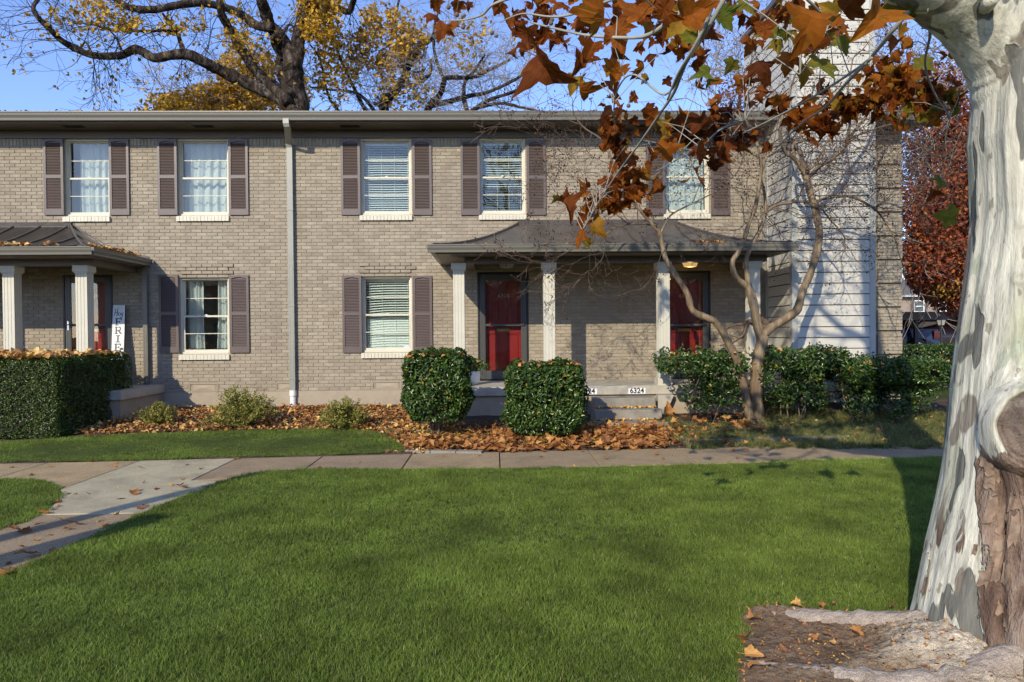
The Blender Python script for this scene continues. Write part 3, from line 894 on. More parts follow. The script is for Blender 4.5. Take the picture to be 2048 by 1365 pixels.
# porch ceiling lamps
glow = bpy.data.materials.new('bulb_glow'); N_, L_n = nodes(glow); N_['Principled BSDF'].inputs['Emission Color'].default_value = (1, .62, .22, 1); N_['Principled BSDF'].inputs['Emission Strength'].default_value = .45; N_['Principled BSDF'].inputs['Base Color'].default_value = (.8, .6, .3, 1)
def make_lamp(x, y, lit):
    l = empty_part('ceiling_lamp', bldg, (x, y, zt - .16))
    zc = zt - .151
    m_ = M['brass'] if lit else M['trim']
    b = MB(); b.box(x - .10, x + .10, y - .10, y + .10, zc - .02, zc); b.to('lamp_plate', m_, l)
    b = MB(); b.lathe([(.125, -.022), (.16, -.03), (.12, -.125), (.02, -.135)], (x, y, zc), 4); b.to('lamp_shade', glow if lit else M['lamp_glass'], l)
    b = MB()
    for k in range(4):
        an = k * math.pi / 2
        b.tube([(x + .162 * math.cos(an), y + .162 * math.sin(an), zc - .03), (x + .122 * math.cos(an), y + .122 * math.sin(an), zc - .127)], .006, 5)
    b.to('lamp_cage', m_, l)
    if lit:
        ld = bpy.data.lights.new('porch_bulb', 'POINT'); ld.energy = 1.5; ld.color = (1, .62, .28); ld.shadow_soft_size = .05
        lo = bpy.data.objects.new('porch_bulb', ld); COL.objects.link(lo); lo.location = (x, y, zc - .2)
make_lamp(at(1013, 533, 12.7).x, 12.7, False)
make_lamp(at(1380, 533, 12.75).x, 12.75, True)

# ------------------------------------------------------------------ downspouts
def make_downspout(p, w, dp, pvc_top, straps, m=None):
    d = empty_part('downspout', bldg, p[-1])
    def rect_tube(mb, pts, w, dp):
        n = len(mb.v)
        for q in pts:
            for (a, b) in ((-w/2, -dp/2), (w/2, -dp/2), (w/2, dp/2), (-w/2, dp/2)): mb.v.append((q[0] + a, q[1] + b, q[2]))
        for i in range(len(pts) - 1):
            for k in range(4):
                j = (k + 1) % 4
                mb.f.append((n + 4*i + k, n + 4*i + j, n + 4*(i+1) + j, n + 4*(i+1) + k)); mb.t.append(.5)
        mb.f.append((n, n+1, n+2, n+3)); mb.t.append(.5)
    mb = MB(); rect_tube(mb, p, w, dp)
    q = p[-1]
    for k in (-.25, .25): mb.box(q[0] + k * w - .004, q[0] + k * w + .004, q[1] - dp/2 - .003, q[1] - dp/2 - .0002, pvc_top, p[-2][2])
    mb.to('pipe', m or M['downspout'], d)
    for z in straps:
        s = MB(); s.box(q[0] - w/2 - .006, q[0] + w/2 + .006, q[1] - dp/2 - .006, WY - .002, z - .012, z + .012); s.to('strap', m or M['downspout'], d)
    s = MB(); s.lathe([(w*.62, .12), (w*.62, 0.02), (w*.55, 0.0)], (q[0], q[1], pvc_top - .10), 14); s.lathe([(w*.52, .03), (w*.5, -.6)], (q[0], q[1], pvc_top - .10), 14); s.lathe([(.0, .12), (w*.62, .12)], (q[0], q[1], pvc_top - .10), 14)
    s.to('drain_pipe', M['white_pvc'], d)
xa = at(573, 243, WY - .58).x; xb = wx(584, 500)
make_downspout([(xa, WY - .59, GT - .13), (xa, WY - .59, GT - .22), (xa + .01, WY - .56, GT - .28), (xb - .01, WY - .09, GT - .46), (xb, WY - .055, GT - .53), (xb, WY - .055, 3.), (xb, WY - .055, wz(782))], .108, .08, wz(778), [wz(609), wz(753), wz(420)])
xc = wx(295, 640)
make_downspout([(xc, WY - .06, zt2 - .14), (xc, WY - .06, 2.), (xc, WY - .06, wz(790))], .085, .07, wz(786), [wz(584), wz(772)], M['gutter'])

# ------------------------------------------------------------------ chimney chase with lap siding
CY = 12.32; CX0, CX1 = wx(1534, 600), at(1748, 600, CY).x; CT = at(1537, 32, WY).z
ch = empty_part('chimney', bldg, (CX0, CY, .2))
mb = MB(); mb.box(CX0 + .02, CX1 - .02, CY + .02, WY + 1.2, -.1, CT - .02); mb.to('chimney_core', M['black'], ch)
ex = .1985; T_ = .085
z = .30
k = 0
while z < CT - .05:
    h = min(ex, CT - z)
    lapped = [(0, 0), (0, 0)]
    s = MB(); s.tone = .5
    # front board: bottom edge stands proud
    s.prism([(CY - .016, z + .017), (CY + .018, z + .017), (CY + .018, z + h), (CY - .004, z + h)], CX0 + T_, CX1 - T_)
    s.to('board', M['siding'], ch)
    s = MB()
    s.prism([(CX0 - .016, z + .017), (CX0 + .018, z + .017), (CX0 + .018, z + h), (CX0 - .004, z + h)], CY + T_, WY + (-.09 if z < 5.6 else 1.19), axis='y')
    s.to('board', M['siding'], ch)
    s = MB()
    s.prism([(CX1 + .016, z + .017), (CX1 - .018, z + .017), (CX1 - .018, z + h), (CX1 + .004, z + h)], CY + T_, WY + (-.05 if z < 5.6 else 1.19), axis='y')
    s.to('board', M['siding'], ch)
    z += ex; k += 1
for (x0, x1, y0, y1, nm) in ((CX0 - .02, CX0 + T_ - .001, CY - .02, CY + .019, 'corner_board'), (CX0 - .021, CX0 + .017, CY + .0192, CY + T_ - .001, 'corner_board'),
                          (CX1 - T_ + .001, CX1 + .02, CY - .02, CY + .019, 'corner_board'), (CX0 - .03, CX0 + .018, WY - .089, WY - .003, 'corner_board')):
    s = MB(); s.box(x0, x1, y0, y1, .2, CT if y0 < 13 else 5.6); s.to(nm, M['siding_trim'], ch)
s = MB(); s.box(CX0 - .05, CX1 + .05, CY - .05, WY + 1.25, CT, CT + .10); s.to('chimney_cap', M['trim'], ch)

# ------------------------------------------------------------------ leaning porch sign
sg = thing('porch_sign', 'tall white plank sign reading Hey FRIEND leaning on the brick beside the porch door', 'sign', (-7.3, 13.2, FLOOR))
hS = 1.62; wS = .235
e_top = at(239, 611, WY - .06); xt = e_top.x; xbot = at(228, 740, WY - .4).x - .02
lean = .22
def sgn_pt(u, v, n):       # u across 0..1, v up 0..1, n out of the face
    cx = xbot + (xt - xbot) * v; y = WY - .07 - lean * (1 - v); z = FLOOR + (e_top.z - FLOOR) * v
    return Vector((cx + (u - .5) * wS, y - n, z))
planks = 3
for k in range(planks):
    s = MB(); u0, u1 = k / planks + .008, (k + 1) / planks - .008
    P = [sgn_pt(u, v, n) for n in (0, -.018) for (u, v) in ((u0, 0), (u1, 0), (u1, 1), (u0, 1))]
    s.v = [tuple(p) for p in P]; s.f = [(0, 1, 2, 3), (7, 6, 5, 4), (0, 4, 5, 1), (1, 5, 6, 2), (2, 6, 7, 3), (3, 7, 4, 0)]; s.t = [.5] * 6
    s.to('plank', M['white_sign'], sg)
s = MB()
for (u0, u1) in ((-.03, .0), (1.0, 1.03)):
    P = [sgn_pt(u, v, n) for n in (.004, -.022) for (u, v) in ((u0, 0), (u1, 0), (u1, 1.0), (u0, 1.0))]
    n = len(s.v); s.v += [tuple(p) for p in P]; s.f += [tuple(n + i for i in f) for f in ((0, 1, 2, 3), (7, 6, 5, 4), (0, 4, 5, 1), (1, 5, 6, 2), (2, 6, 7, 3), (3, 7, 4, 0))]; s.t += [.5] * 6
s.to('edge_strip', M['black'], sg)
def glyph(strokes, cu, cv, w, h):
    """strokes: (x0,y0,x1,y1,thickness) in a unit cell; built as thin raised bars"""
    s = MB()
    for (x0, y0, x1, y1, t) in strokes:
        a, b = Vector((x0, y0)), Vector((x1, y1)); d = (b - a).normalized(); nrm = Vector((-d.y, d.x)) * t / 2
        cs = [a - nrm, b - nrm, b + nrm, a + nrm]
        def P(c, n): return sgn_pt(cu + (c.x - .5) * w / wS, cv + (c.y - .5) * h / (e_top.z - FLOOR), n)
        q = [P(c, .0015) for c in cs] + [P(c, .004) for c in cs]
        n = len(s.v); s.v += [tuple(p) for p in q]; s.f += [tuple(n + i for i in f) for f in ((3, 2, 1, 0), (4, 5, 6, 7), (0, 1, 5, 4), (1, 2, 6, 5), (2, 3, 7, 6), (3, 0, 4, 7))]; s.t += [.5] * 6
    return s
def arc(cx, cy, rx, ry, a0, a1, t, n=8):
    o = []
    for k in range(n):
        u, v = R(a0 + (a1 - a0) * k / n), R(a0 + (a1 - a0) * (k + 1) / n)
        o.append((cx + rx * math.cos(u), cy + ry * math.sin(u), cx + rx * math.cos(v), cy + ry * math.sin(v), t))
    return o
T = .17
G = {'F': [(.28, 0, .28, 1, T), (.1, .04, .5, .04, .1), (.1, .95, .9, .95, .12), (.85, .72, .85, 1, .1), (.28, .52, .66, .52, .1), (.64, .38, .64, .66, .08)],
     'R': [(.26, 0, .26, 1, T), (.08, .04, .46, .04, .1), (.08, .95, .6, .95, .1), (.3, .48, .6, .48, .1), (.52, .48, .82, .05, T), (.72, .04, .98, .04, .1)] + arc(.58, .715, .2, .235, -90, 90, .14),
     'I': [(.5, 0, .5, 1, T), (.25, .04, .75, .04, .1), (.25, .95, .75, .95, .1)],
     'E': [(.28, 0, .28, 1, T), (.1, .04, .9, .04, .12), (.1, .95, .9, .95, .12), (.85, .72, .85, 1, .1), (.87, 0, .87, .28, .1), (.28, .52, .66, .52, .1), (.64, .38, .64, .66, .08)],
     'N': [(.22, 0, .22, 1, .12), (.8, 0, .8, 1, .12), (.2, .98, .8, .05, T), (.05, .04, .4, .04, .1), (.05, .95, .3, .95, .1), (.62, .95, .98, .95, .1)],
     'D': [(.24, 0, .24, 1, T), (.08, .04, .55, .04, .1), (.08, .95, .55, .95, .1)] + arc(.5, .5, .34, .46, -90, 90, T)}
vtop = lambda py: (at(235, py, WY - .15).z - FLOOR) / (e_top.z - FLOOR)
for ch_, py in (('F', 644), ('R', 661), ('I', 678), ('E', 695), ('N', 712), ('D', 729)):
    glyph(G[ch_], .5, vtop(py), .155, .135).to('letter', M['black'], sg)
hey = [(.12, .25, .2, .9, .05), (.2, .9, .26, .95, .04), (.34, .2, .40, .95, .05), (.10, .55, .46, .62, .05)] + arc(.56, .42, .09, .15, 20, 330, .045) + [(.66, .3, .72, .55, .04), (.72, .55, .74, .36, .04), (.74, .36, .84, .34, .04), (.88, .6, .8, .1, .05)] + arc(.74, .1, .07, .14, 0, -200, .04)
glyph(hey, .5, vtop(627), .21, .19).to('script_lettering', M['black'], sg)
s = MB(); c = sgn_pt(.5, .965, .003); s.tube([c, c + Vector((0, -.004, 0))], .008, 8); s.to('nail_hole', M['black'], sg)

# ------------------------------------------------------------------ potted plant on the porch
pc = at(946, 752, 12.55)
pot = thing('potted_plant', 'white ribbed pot with a leafy green plant on the porch slab beside the shrub', 'potted plant', (pc.x, 12.55, FLOOR))
s = MB(); prof = [(.0, 0), (.085, 0), (.12, .08), (.13, .17), (.125, .24), (.135, .25), (.12, .25), (.11, .2)]
n_ = 36; base = 0
for (r_, z_) in prof:
    for k in range(n_):
        an = 2 * math.pi * k / n_; rr = r_ * (1 + .05 * math.cos(9 * an + z_ * 9))
        s.v.append((pc.x + rr * math.cos(an), 12.55 + rr * math.sin(an), FLOOR + z_))
for i in range(len(prof) - 1):
    for k in range(n_):
        q = (k + 1) % n_; s.f.append((i*n_ + k, i*n_ + q, (i+1)*n_ + q, (i+1)*n_ + k)); s.t.append(.5)
s.to('pot', M['white_pvc'], pot, smooth=True)
# ================================================================== vegetation helpers
def rand_unit(n):
    v = rng.normal(size=(n, 3)); return v / np.linalg.norm(v, axis=1, keepdims=True)
def leaves(name, C, Nn, size, tone, m, parent=None, aspect=0.55, fold=0.18, droop=0.25, base_at=False, up=None):
    C = np.asarray(C, float); n = len(C)
    Nn = Nn / np.maximum(np.linalg.norm(Nn, axis=1, keepdims=True), 1e-6)
    t = rand_unit(n) if up is None else up + 0.5 * rand_unit(n)
    t = t - Nn * np.sum(t * Nn, axis=1, keepdims=True); t /= np.maximum(np.linalg.norm(t, axis=1, keepdims=True), 1e-6)
    b = np.cross(Nn, t)
    s = np.broadcast_to(size, (n,))[:, None]
    o = 0.0 if base_at else -0.5
    def P(u, v, w): return C + t * s * (u + o) + b * s * v * aspect + Nn * s * w
    V = np.stack([P(0, 0, 0), P(.33, .46, fold), P(.7, .36, fold - droop * .5), P(1, 0, -droop), P(.7, -.36, fold - droop * .5), P(.33, -.46, fold)], axis=1).reshape(-1, 3)
    i = np.arange(n)[:, None] * 6
    F = np.concatenate([i + np.array([[0, 1, 2, 3]]), i + np.array([[0, 3, 4, 5]])], axis=1).reshape(-1, 4)
    me = np_mesh(name, V, F, np.repeat(np.broadcast_to(tone, (n,)), 2), m)
    return inst(name, me, parent)
def seg_mesh(name, P0, P1, R0, R1, m, parent=None, n=3, tone=0.5):
    P0, P1 = np.asarray(P0, float), np.asarray(P1, float); k = len(P0)
    d = P1 - P0; d /= np.maximum(np.linalg.norm(d, axis=1, keepdims=True), 1e-6)
    ref = np.where(np.abs(d[:, 2:3]) < .8, np.array([[0, 0, 1.]]), np.array([[1., 0, 0]]))
    a = np.cross(d, ref); a /= np.maximum(np.linalg.norm(a, axis=1, keepdims=True), 1e-6); b = np.cross(d, a)
    V = []
    for (P, Rr) in ((P0, R0), (P1, R1)):
        for j in range(n):
            an = 2 * math.pi * j / n
            V.append(P + (a * math.cos(an) + b * math.sin(an)) * np.asarray(Rr)[:, None])
    V = np.stack(V, axis=1).reshape(-1, 3)
    i = np.arange(k)[:, None] * 2 * n
    F = np.concatenate([i + np.array([[j, (j+1) % n, n + (j+1) % n, n + j]]) for j in range(n)], axis=1).reshape(-1, 4)
    return inst(name, np_mesh(name, V, F, tone, m, smooth=True), parent)
class Twigs:
    def __init__(s): s.a = []; s.b = []; s.ra = []; s.rb = []; s.tips = []
    def grow(s, p, d, length, r, depth, spread=0.6, seg=0.16, wob=0.25, up=0.0, split=2.2, shrink=0.62, kmin=0.0018):
        p = Vector(p); d = Vector(d).normalized()
        n = max(2, int(length / seg)); q = p.copy()
        for i in range(n):
            r1 = max(kmin, r * (1 - .5 * (i + 1) / n))
            d = (d + Vector((random.gauss(0, wob), random.gauss(0, wob), random.gauss(0, wob) + up))).normalized()
            q2 = q + d * (length / n)
            s.a.append(tuple(q)); s.b.append(tuple(q2)); s.ra.append(max(kmin, r * (1 - .5 * i / n))); s.rb.append(r1)
            q = q2
            if depth > 0 and i > 0 and random.random() < split / n:
                dd = (d + Vector((random.gauss(0, spread), random.gauss(0, spread), random.gauss(0, spread)))).normalized()
                s.grow(q, dd, length * random.uniform(.4, .8) * shrink / .62, r1 * .65, depth - 1, spread, seg * .8, wob, up, split, shrink, kmin)
        if depth > 0:
            for k in range(2):
                dd = (d + Vector((random.gauss(0, spread * .7), random.gauss(0, spread * .7), random.gauss(0, spread * .7)))).normalized()
                s.grow(q, dd, length * random.uniform(.45, .8) * shrink / .62, r1 * .75, depth - 1, spread, seg * .8, wob, up, split, shrink, kmin)
        else: s.tips.append(tuple(q))
    def to(s, name, m, parent, n=3):
        return tag(seg_mesh(name, s.a, s.b, s.ra, s.rb, m, parent, n), kind='stuff')
def smooth_path(pts, n=6):
    pts = [Vector(p) for p in pts]
    out = []
    for i in range(len(pts) - 1):
        p0, p1, p2, p3 = pts[max(i-1, 0)], pts[i], pts[i+1], pts[min(i+2, len(pts)-1)]
        for k in range(n):
            t = k / n
            out.append(0.5 * ((2*p1) + (p2 - p0)*t + (2*p0 - 5*p1 + 4*p2 - p3)*t*t + (3*p1 - p0 - 3*p2 + p3)*t*t*t))
    out.append(pts[-1]); return out
def limb(name, pts, r0, r1, m, parent, n=12, sub=6, knob=.12, power=1.0, rads=None):
    p = smooth_path(pts, sub); k = len(p)
    rad = []
    for i in range(k):
        u = i / (k - 1)
        rad.append((r0 + (r1 - r0) * u ** power if rads is None else float(np.interp(u * (len(rads) - 1), range(len(rads)), rads))) * (1 + knob * random.uniform(-.6, 1) * (1 if i % 3 == 0 else .3)))
    mb = MB(); mb.tube(p, rad, n)
    # uneven cross section
    V = np.array(mb.v); cen = np.repeat(np.array([tuple(q) for q in p]), n, axis=0)
    V2 = V[:len(cen)]; dv = V2 - cen
    f = 1 + .10 * vnoise(V2[:, 0] * 9 / (r0 * 14), V2[:, 1] * 9 / (r0 * 14), V2[:, 2] * 3 / (r0 * 14), 3)[:, None]
    V[:len(cen)] = cen + dv * f
    mb.v = [tuple(v) for v in V]
    mb.to(name, m, parent, smooth=True)
    return p, rad

# ================================================================== ground
def poly_obj(name, pts, m, z, kind=None, parent=None, tone=.5, follow=False):
    mb = MB(); mb.tone = tone
    mb.quad(*[(p[0], p[1], z) for p in pts])
    o = mb.to(name, m, parent)
    if kind: o['kind'] = kind
    return o
# one ground sheet to the horizon
xs = np.concatenate([np.linspace(-400, -14, 8), np.linspace(-12, 14, 53), np.linspace(16, 400, 8)])
ys = np.concatenate([np.linspace(-300, -4, 6), np.linspace(-2, 14, 65), np.array([16, 20, 26, 34, 60, 120, 300, 700.])])
def ghfar(y): return gh(y) if y < 13.5 else (0.23 + (min(y, 30) - 13.5) * .016)
V = np.array([(x, y, ghfar(y) - .03) for y in ys for x in xs]); nx_ = len(xs)
F = np.array([(j*nx_+i, j*nx_+i+1, (j+1)*nx_+i+1, (j+1)*nx_+i) for j in range(len(ys)-1) for i in range(nx_-1)])
o = inst('ground', np_mesh('ground', V, F, .5, M['turf'], True), None); o['kind'] = 'structure'

def in_poly(P, X, Y):
    inside = np.zeros(X.shape, bool); n = len(P); j = n - 1
    for i in range(n):
        xi, yi = P[i][0], P[i][1]; xj, yj = P[j][0], P[j][1]
        c = ((yi > Y) != (yj > Y)) & (X < (xj - xi) * (Y - yi) / (yj - yi + 1e-12) + xi)
        inside ^= c; j = i
    return inside
def G2(lst): return [tuple(gr(*p))[:2] for p in lst]
lawn_main = G2([(1880,918),(1700,922),(1500,930),(1300,935),(1000,940),(800,941),(640,941),(560,944),(520,948),(480,956),(440,968),(400,984),(330,1010),(250,1044),(180,1080),(90,1120),(0,1160)])
lawn_main = lawn_main + [(-3.3, 3.6), (-3.25, .5), (10.5, .5), (10.5, 8.9)]
strip = [(-11.5, 9.25)] + G2([(0,926),(240,925),(470,917),(700,911),(808,906),(806,896),(790,884),(765,872),(735,864),(700,861),(560,862),(430,865),(300,870),(160,877),(20,886)]) + [(-11.5, 10.1)]
patch = [(-11.5, 7.3)] + G2([(0,962),(60,962),(100,967),(118,976),(123,988),(118,1003),(90,1028),(50,1048),(0,1062)]) + [(-4.15, 4.6), (-4.15, .5), (-11.5, .5)]
root_zone = G2([(1472,1365),(1476,1300),(1474,1250),(1495,1228),(1560,1228),(1640,1238),(1720,1262),(1770,1262),(1800,1248),(1850,1240)]) + [(2.9, 4.1), (3.4, 3.6), (3.4, 2.2), (1.1, 2.2)]
def on_lawn(X, Y):
    rz_in = [(2.2 + (p[0] - 2.2) * .955, 3.2 + (p[1] - 3.2) * .90) for p in root_zone]
    r = (in_poly(lawn_main, X, Y) & ~in_poly(rz_in, X + .05 * np.sin(Y * 23) * np.cos(X * 17), Y + .04 * np.sin(X * 19))) | in_poly(strip, X, Y) | in_poly(patch, X, Y)
    return r

def turf_sheet(P):
    mb = MB(); mb.quad(*[(p[0], p[1], gh(p[1]) + .016) for p in P]); o = mb.to('lawn', M['turf'], None); o['kind'] = 'structure'
turf_sheet(lawn_main); turf_sheet(strip); turf_sheet(patch)
# walk: concrete slabs, each cut between its joints
wk = thing('walkway', 'concrete walk of exposed aggregate slabs between the lawn and the leaf bed', 'walkway', (0, 8.5, 0))
wk['kind'] = 'structure'
del wk['category']
def walk_near(x): return float(np.interp(x, [-12, -4.2, -2.5, 0, 3, 6, 12], [7.15, 7.55, 8.0, 8.15, 8.35, 8.68, 9.3]))
def walk_far(x): return float(np.interp(x, [-12, -6, -3.4, -1, 2, 6, 12], [8.85, 8.95, 9.1, 9.28, 9.4, 9.7, 10.3]))
jx = [-11.9, -10.6, -9.4, -8.2, -7.0, -5.8, -4.65, -3.43, -2.32, -1.14, .05, 1.27, 2.5, 3.7, 4.9, 6.1, 7.3, 8.5, 9.7]
def slab_mesh(P, z, tone):
    mb = MB(); mb.tone = tone; n = len(P)
    c = Vector((sum(p[0] for p in P) / n, sum(p[1] for p in P) / n))
    top = [(p[0], p[1]) for p in P]
    def ins(p, d):
        v = Vector((p[0], p[1])) - c; L = v.length
        v = v * ((L - d) / L); return (c.x + v.x, c.y + v.y)
    t2 = [ins(p, .010) for p in top]
    b = len(mb.v)
    mb.v += [(p[0], p[1], z - .06) for p in top] + [(p[0], p[1], z - .008) for p in top] + [(p[0], p[1], z) for p in t2]
    for i in range(n):
        j = (i + 1) % n
        mb.f += [(b+i, b+j, b+n+j, b+n+i), (b+n+i, b+n+j, b+2*n+j, b+2*n+i)]; mb.t += [tone] * 2
    mb.f.append(tuple(range(b + 2*n, b + 3*n))); mb.t.append(tone)
    return mb
for i in range(len(jx) - 1):
    a, b = jx[i] + .006, jx[i+1] - .006
    if abs(jx[i] + 4.65) < .01: continue
    P = [(a, walk_near(a)), ((a+b)/2, walk_near((a+b)/2)), (b, walk_near(b)), (b, walk_far(b)), (a, walk_far(a))]
    slab_mesh(P, .012 + random.uniform(-.002, .002), .55 if jx[i] < -4 else random.uniform(0, .35)).to('slab', M['walk'], wk)
# the pale slab at the fork and the branch walk
L = [-4.65 + .006, -3.43 - .006]
P = [(-4.5, 6.36), (-2.95, 6.36), (-2.88, 7.0), (-2.8, 7.6), (L[1] + .0, walk_near(-3.43)), (L[1], walk_far(L[1])), (L[0], walk_far(L[0])), (-4.65, 7.2), (-4.65, 6.8)]
slab_mesh(P, .013, 1.0).to('slab', M['walk'], wk)
P = [(-3.42, walk_near(-3.43) - .004), (-2.76, 7.55), (-2.2, 7.95), (-2.2, 8.02), (-3.42, 7.80)]
yy = [6.35, 5.1, 3.9, 2.7, 1.5, .3]
for i in range(5):
    P = [(-4.35, yy[i+1] + .006), (-2.95, yy[i+1] + .006), (-2.95, yy[i] - .006), (-4.5, yy[i] - .006)]
    slab_mesh(P, .012, .12 + .1 * (i % 2)).to('slab', M['walk'], wk)

# planting bed (soil) with its slope up to the wall
def sheet(name, x0, x1, y0, y1, nx, ny, zf, m, kind='structure'):
    X = np.linspace(x0, x1, nx); Y = np.linspace(y0, y1, ny)
    V = np.array([(x, y, zf(x, y)) for y in Y for x in X])
    F = np.array([(j*nx+i, j*nx+i+1, (j+1)*nx+i+1, (j+1)*nx+i) for j in range(ny-1) for i in range(nx-1)])
    o = inst(name, np_mesh(name, V, F, .5, m, True), None); o['kind'] = kind; return o
def bedz(x, y):
    e = walk_far(x)
    return gh(y) + .012 + .012 * float(vnoise(x * 5, y * 5, 0)) if y > e + .03 else -.02
sheet('garden_bed', -11.8, 12, 8.9, 13.6, 240, 60, bedz, M['soil'])
# low concrete edging between bed and path
def edging(pa, pb, label, n=3, h=.06):
    a, b = gr(*pa), gr(*pb)
    d = (b - a); d.z = 0; Ln = d.length; d.normalize(); nrm = Vector((-d.y, d.x, 0))
    t = thing('bed_edging', label, 'edging', tuple((a + b) / 2), 'low concrete edging pieces in the bed')
    for k in range(n):
        c = a + d * (Ln * (k + .5) / n); c.z = gh(c.y) + h / 2 - .01
        mb = MB(); mb.obox(c, d * (Ln / n / 2 - .006), nrm * .06, Vector((0, 0, h / 2 + .01))); mb.to('edging_stone', M['step'], t)
edging((1372, 888), (1700, 880), 'weathered concrete edging strip half buried in dry grass under the crape myrtle', 5)
edging((812, 905), (965, 908), 'short grey edging strip at the tip of the grass strip', 3, .04)

# ------------------------------------------------------------------ lawn of real blades: tufts set on points by geometry nodes
def tuft_mesh(name, n, rad, h0, h1, w, tones, m, lean=.5, seg=2):
    V = []; F = []; T_ = []
    for _ in range(n):
        r = rad * math.sqrt(random.random()); a = random.uniform(0, 2 * math.pi)
        bx, by = r * math.cos(a), r * math.sin(a)
        h = random.uniform(h0, h1); an = random.uniform(0, 2 * math.pi); ln = random.uniform(.1, lean) * h
        wa = random.uniform(0, math.pi); wx_, wy_ = math.cos(wa) * w / 2, math.sin(wa) * w / 2
        b = len(V)
        for (u, ww) in ((0, 1), (.55, .8), (1, .12)):
            cx, cy, cz = bx + math.cos(an) * ln * u * u, by + math.sin(an) * ln * u * u, h * (u - .12 * u * u * lean)
            V += [(cx - wx_ * ww, cy - wy_ * ww, cz), (cx + wx_ * ww, cy + wy_ * ww, cz)]
        F += [(b, b+1, b+3, b+2), (b+2, b+3, b+5, b+4)]
        t = random.choice(tones); T_ += [t, t]
    return np_mesh(name, np.array(V), np.array(F), np.array(T_), m)
def scatter(name, pts, rot, scl, meshes, kind='stuff', label=None, cat=None, tilt=None):
    col = bpy.data.collections.new(name + '_sources')
    for me in meshes:
        o = bpy.data.objects.new(name + '_source', me); col.objects.link(o)
    pm = bpy.data.meshes.new(name)
    pm.vertices.add(len(pts)); pm.vertices.foreach_set('co', np.asarray(pts, np.float32).ravel())
    a = pm.attributes.new('rotz', 'FLOAT_VECTOR', 'POINT'); a.data.foreach_set('vector', np.asarray(rot, np.float32).ravel())
    a = pm.attributes.new('scl', 'FLOAT', 'POINT'); a.data.foreach_set('value', np.asarray(scl, np.float32))
    o = inst(name, pm, None)
    ng = bpy.data.node_groups.new(name, 'GeometryNodeTree')
    ng.interface.new_socket('Geometry', in_out='INPUT', socket_type='NodeSocketGeometry'); ng.interface.new_socket('Geometry', in_out='OUTPUT', socket_type='NodeSocketGeometry')
    N, Lk = ng.nodes, ng.links
    gi, go = N.new('NodeGroupInput'), N.new('NodeGroupOutput')
    ci = N.new('GeometryNodeCollectionInfo'); ci.inputs['Collection'].default_value = col; ci.inputs['Separate Children'].default_value = True; ci.inputs['Reset Children'].default_value = True
    ip = N.new('GeometryNodeInstanceOnPoints'); ip.inputs['Pick Instance'].default_value = True
    ra = N.new('GeometryNodeInputNamedAttribute'); ra.data_type = 'FLOAT_VECTOR'; ra.inputs['Name'].default_value = 'rotz'
    sa = N.new('GeometryNodeInputNamedAttribute'); sa.data_type = 'FLOAT'; sa.inputs['Name'].default_value = 'scl'
    Lk.new(gi.outputs[0], ip.inputs['Points']); Lk.new(ci.outputs[0], ip.inputs['Instance'])
    Lk.new(ra.outputs['Attribute'], ip.inputs['Rotation']); Lk.new(sa.outputs['Attribute'], ip.inputs['Scale'])
    Lk.new(ip.outputs[0], go.inputs[0])
    md = o.modifiers.new('scatter', 'NODES'); md.node_group = ng
    o['kind'] = kind
    if label: o['label'] = label
    if cat: o['category'] = cat
    return o
def lawn_points(x0, x1, y0, y1, pitch):
    X, Y = np.meshgrid(np.arange(x0, x1, pitch), np.arange(y0, y1, pitch))
    X = X.ravel() + rng.uniform(-.5, .5, X.size) * pitch; Y = Y.ravel() + rng.uniform(-.5, .5, Y.size) * pitch
    k = on_lawn(X, Y) & (np.abs(X - .3) < Y * .85 + 2.2)
    return X[k], Y[k]
tones = [.1, .2, .3, .35, .4, .45, .5, .55, .6, .7, .8] * 5 + [.9, .95, 1.0]
near = [tuft_mesh('tuft', 52, .045, .020, .044, .0030, tones, M['grass'], lean=.9) for _ in range(6)]
P = []
for (y0, y1, p) in ((1.2, 5.2, .043), (5.2, 8.9, .056), (8.9, 11.6, .065)):
    X, Y = lawn_points(-9, 9, y0, y1, p)
    P.append(np.stack([X, Y, np.array([gh(y) for y in Y]) + .010], axis=1))
P = np.concatenate(P); n = len(P)
rot = np.stack([rng.normal(0, .1, n), rng.normal(0, .1, n), rng.uniform(0, 6.28, n)], axis=1)
scl = 1.0 + .28 * vnoise(P[:, 0] * 1.7, P[:, 1] * 1.7, 0, 5) + rng.normal(0, .1, n)
scl = np.where(P[:, 1] > 5.2, scl * 1.05, scl)
scatter('grass', P, rot, np.clip(scl, .5, 1.6), near, label='short mown green lawn grass in front of the walk and beside it', cat='grass')

# mondo-grass clumps in the bed
mtuft = [tuft_mesh('mondo_tuft', 60, .07, .07, .17, .0045, [.1, .2, .3, .4, .5, .6, .7] * 3 + [.85, 1.0, 1.0], M['mondo'], lean=1.6) for _ in range(4)]
P = []
def scatter_px(n, boxes):
    for (x0, y0, x1, y1, k) in boxes:
        for _ in range(k):
            g = gr(random.uniform(x0, x1), random.uniform(y0, y1)); P.append((g.x, g.y, gh(g.y)))
scatter_px(0, [(1520, 826, 1890, 872, 560), (1375, 872, 1890, 900, 520), (1330, 850, 1510, 885, 120), (720, 868, 800, 882, 14), (820, 866, 900, 880, 24), (900, 880, 990, 892, 20), (1040, 876, 1120, 892, 34), (690, 850, 760, 860, 14), (1320, 830, 1350, 862, 26), (1890, 850, 2000, 885, 80)])
P = np.array(P); n = len(P)
scatter('mondo_grass', P, np.stack([rng.normal(0, .2, n), rng.normal(0, .2, n), rng.uniform(0, 6.28, n)], axis=1), rng.uniform(.5, 1.0, n), mtuft, label='low clumps of dark mondo grass with dry straw blades in the bed', cat='ground cover')
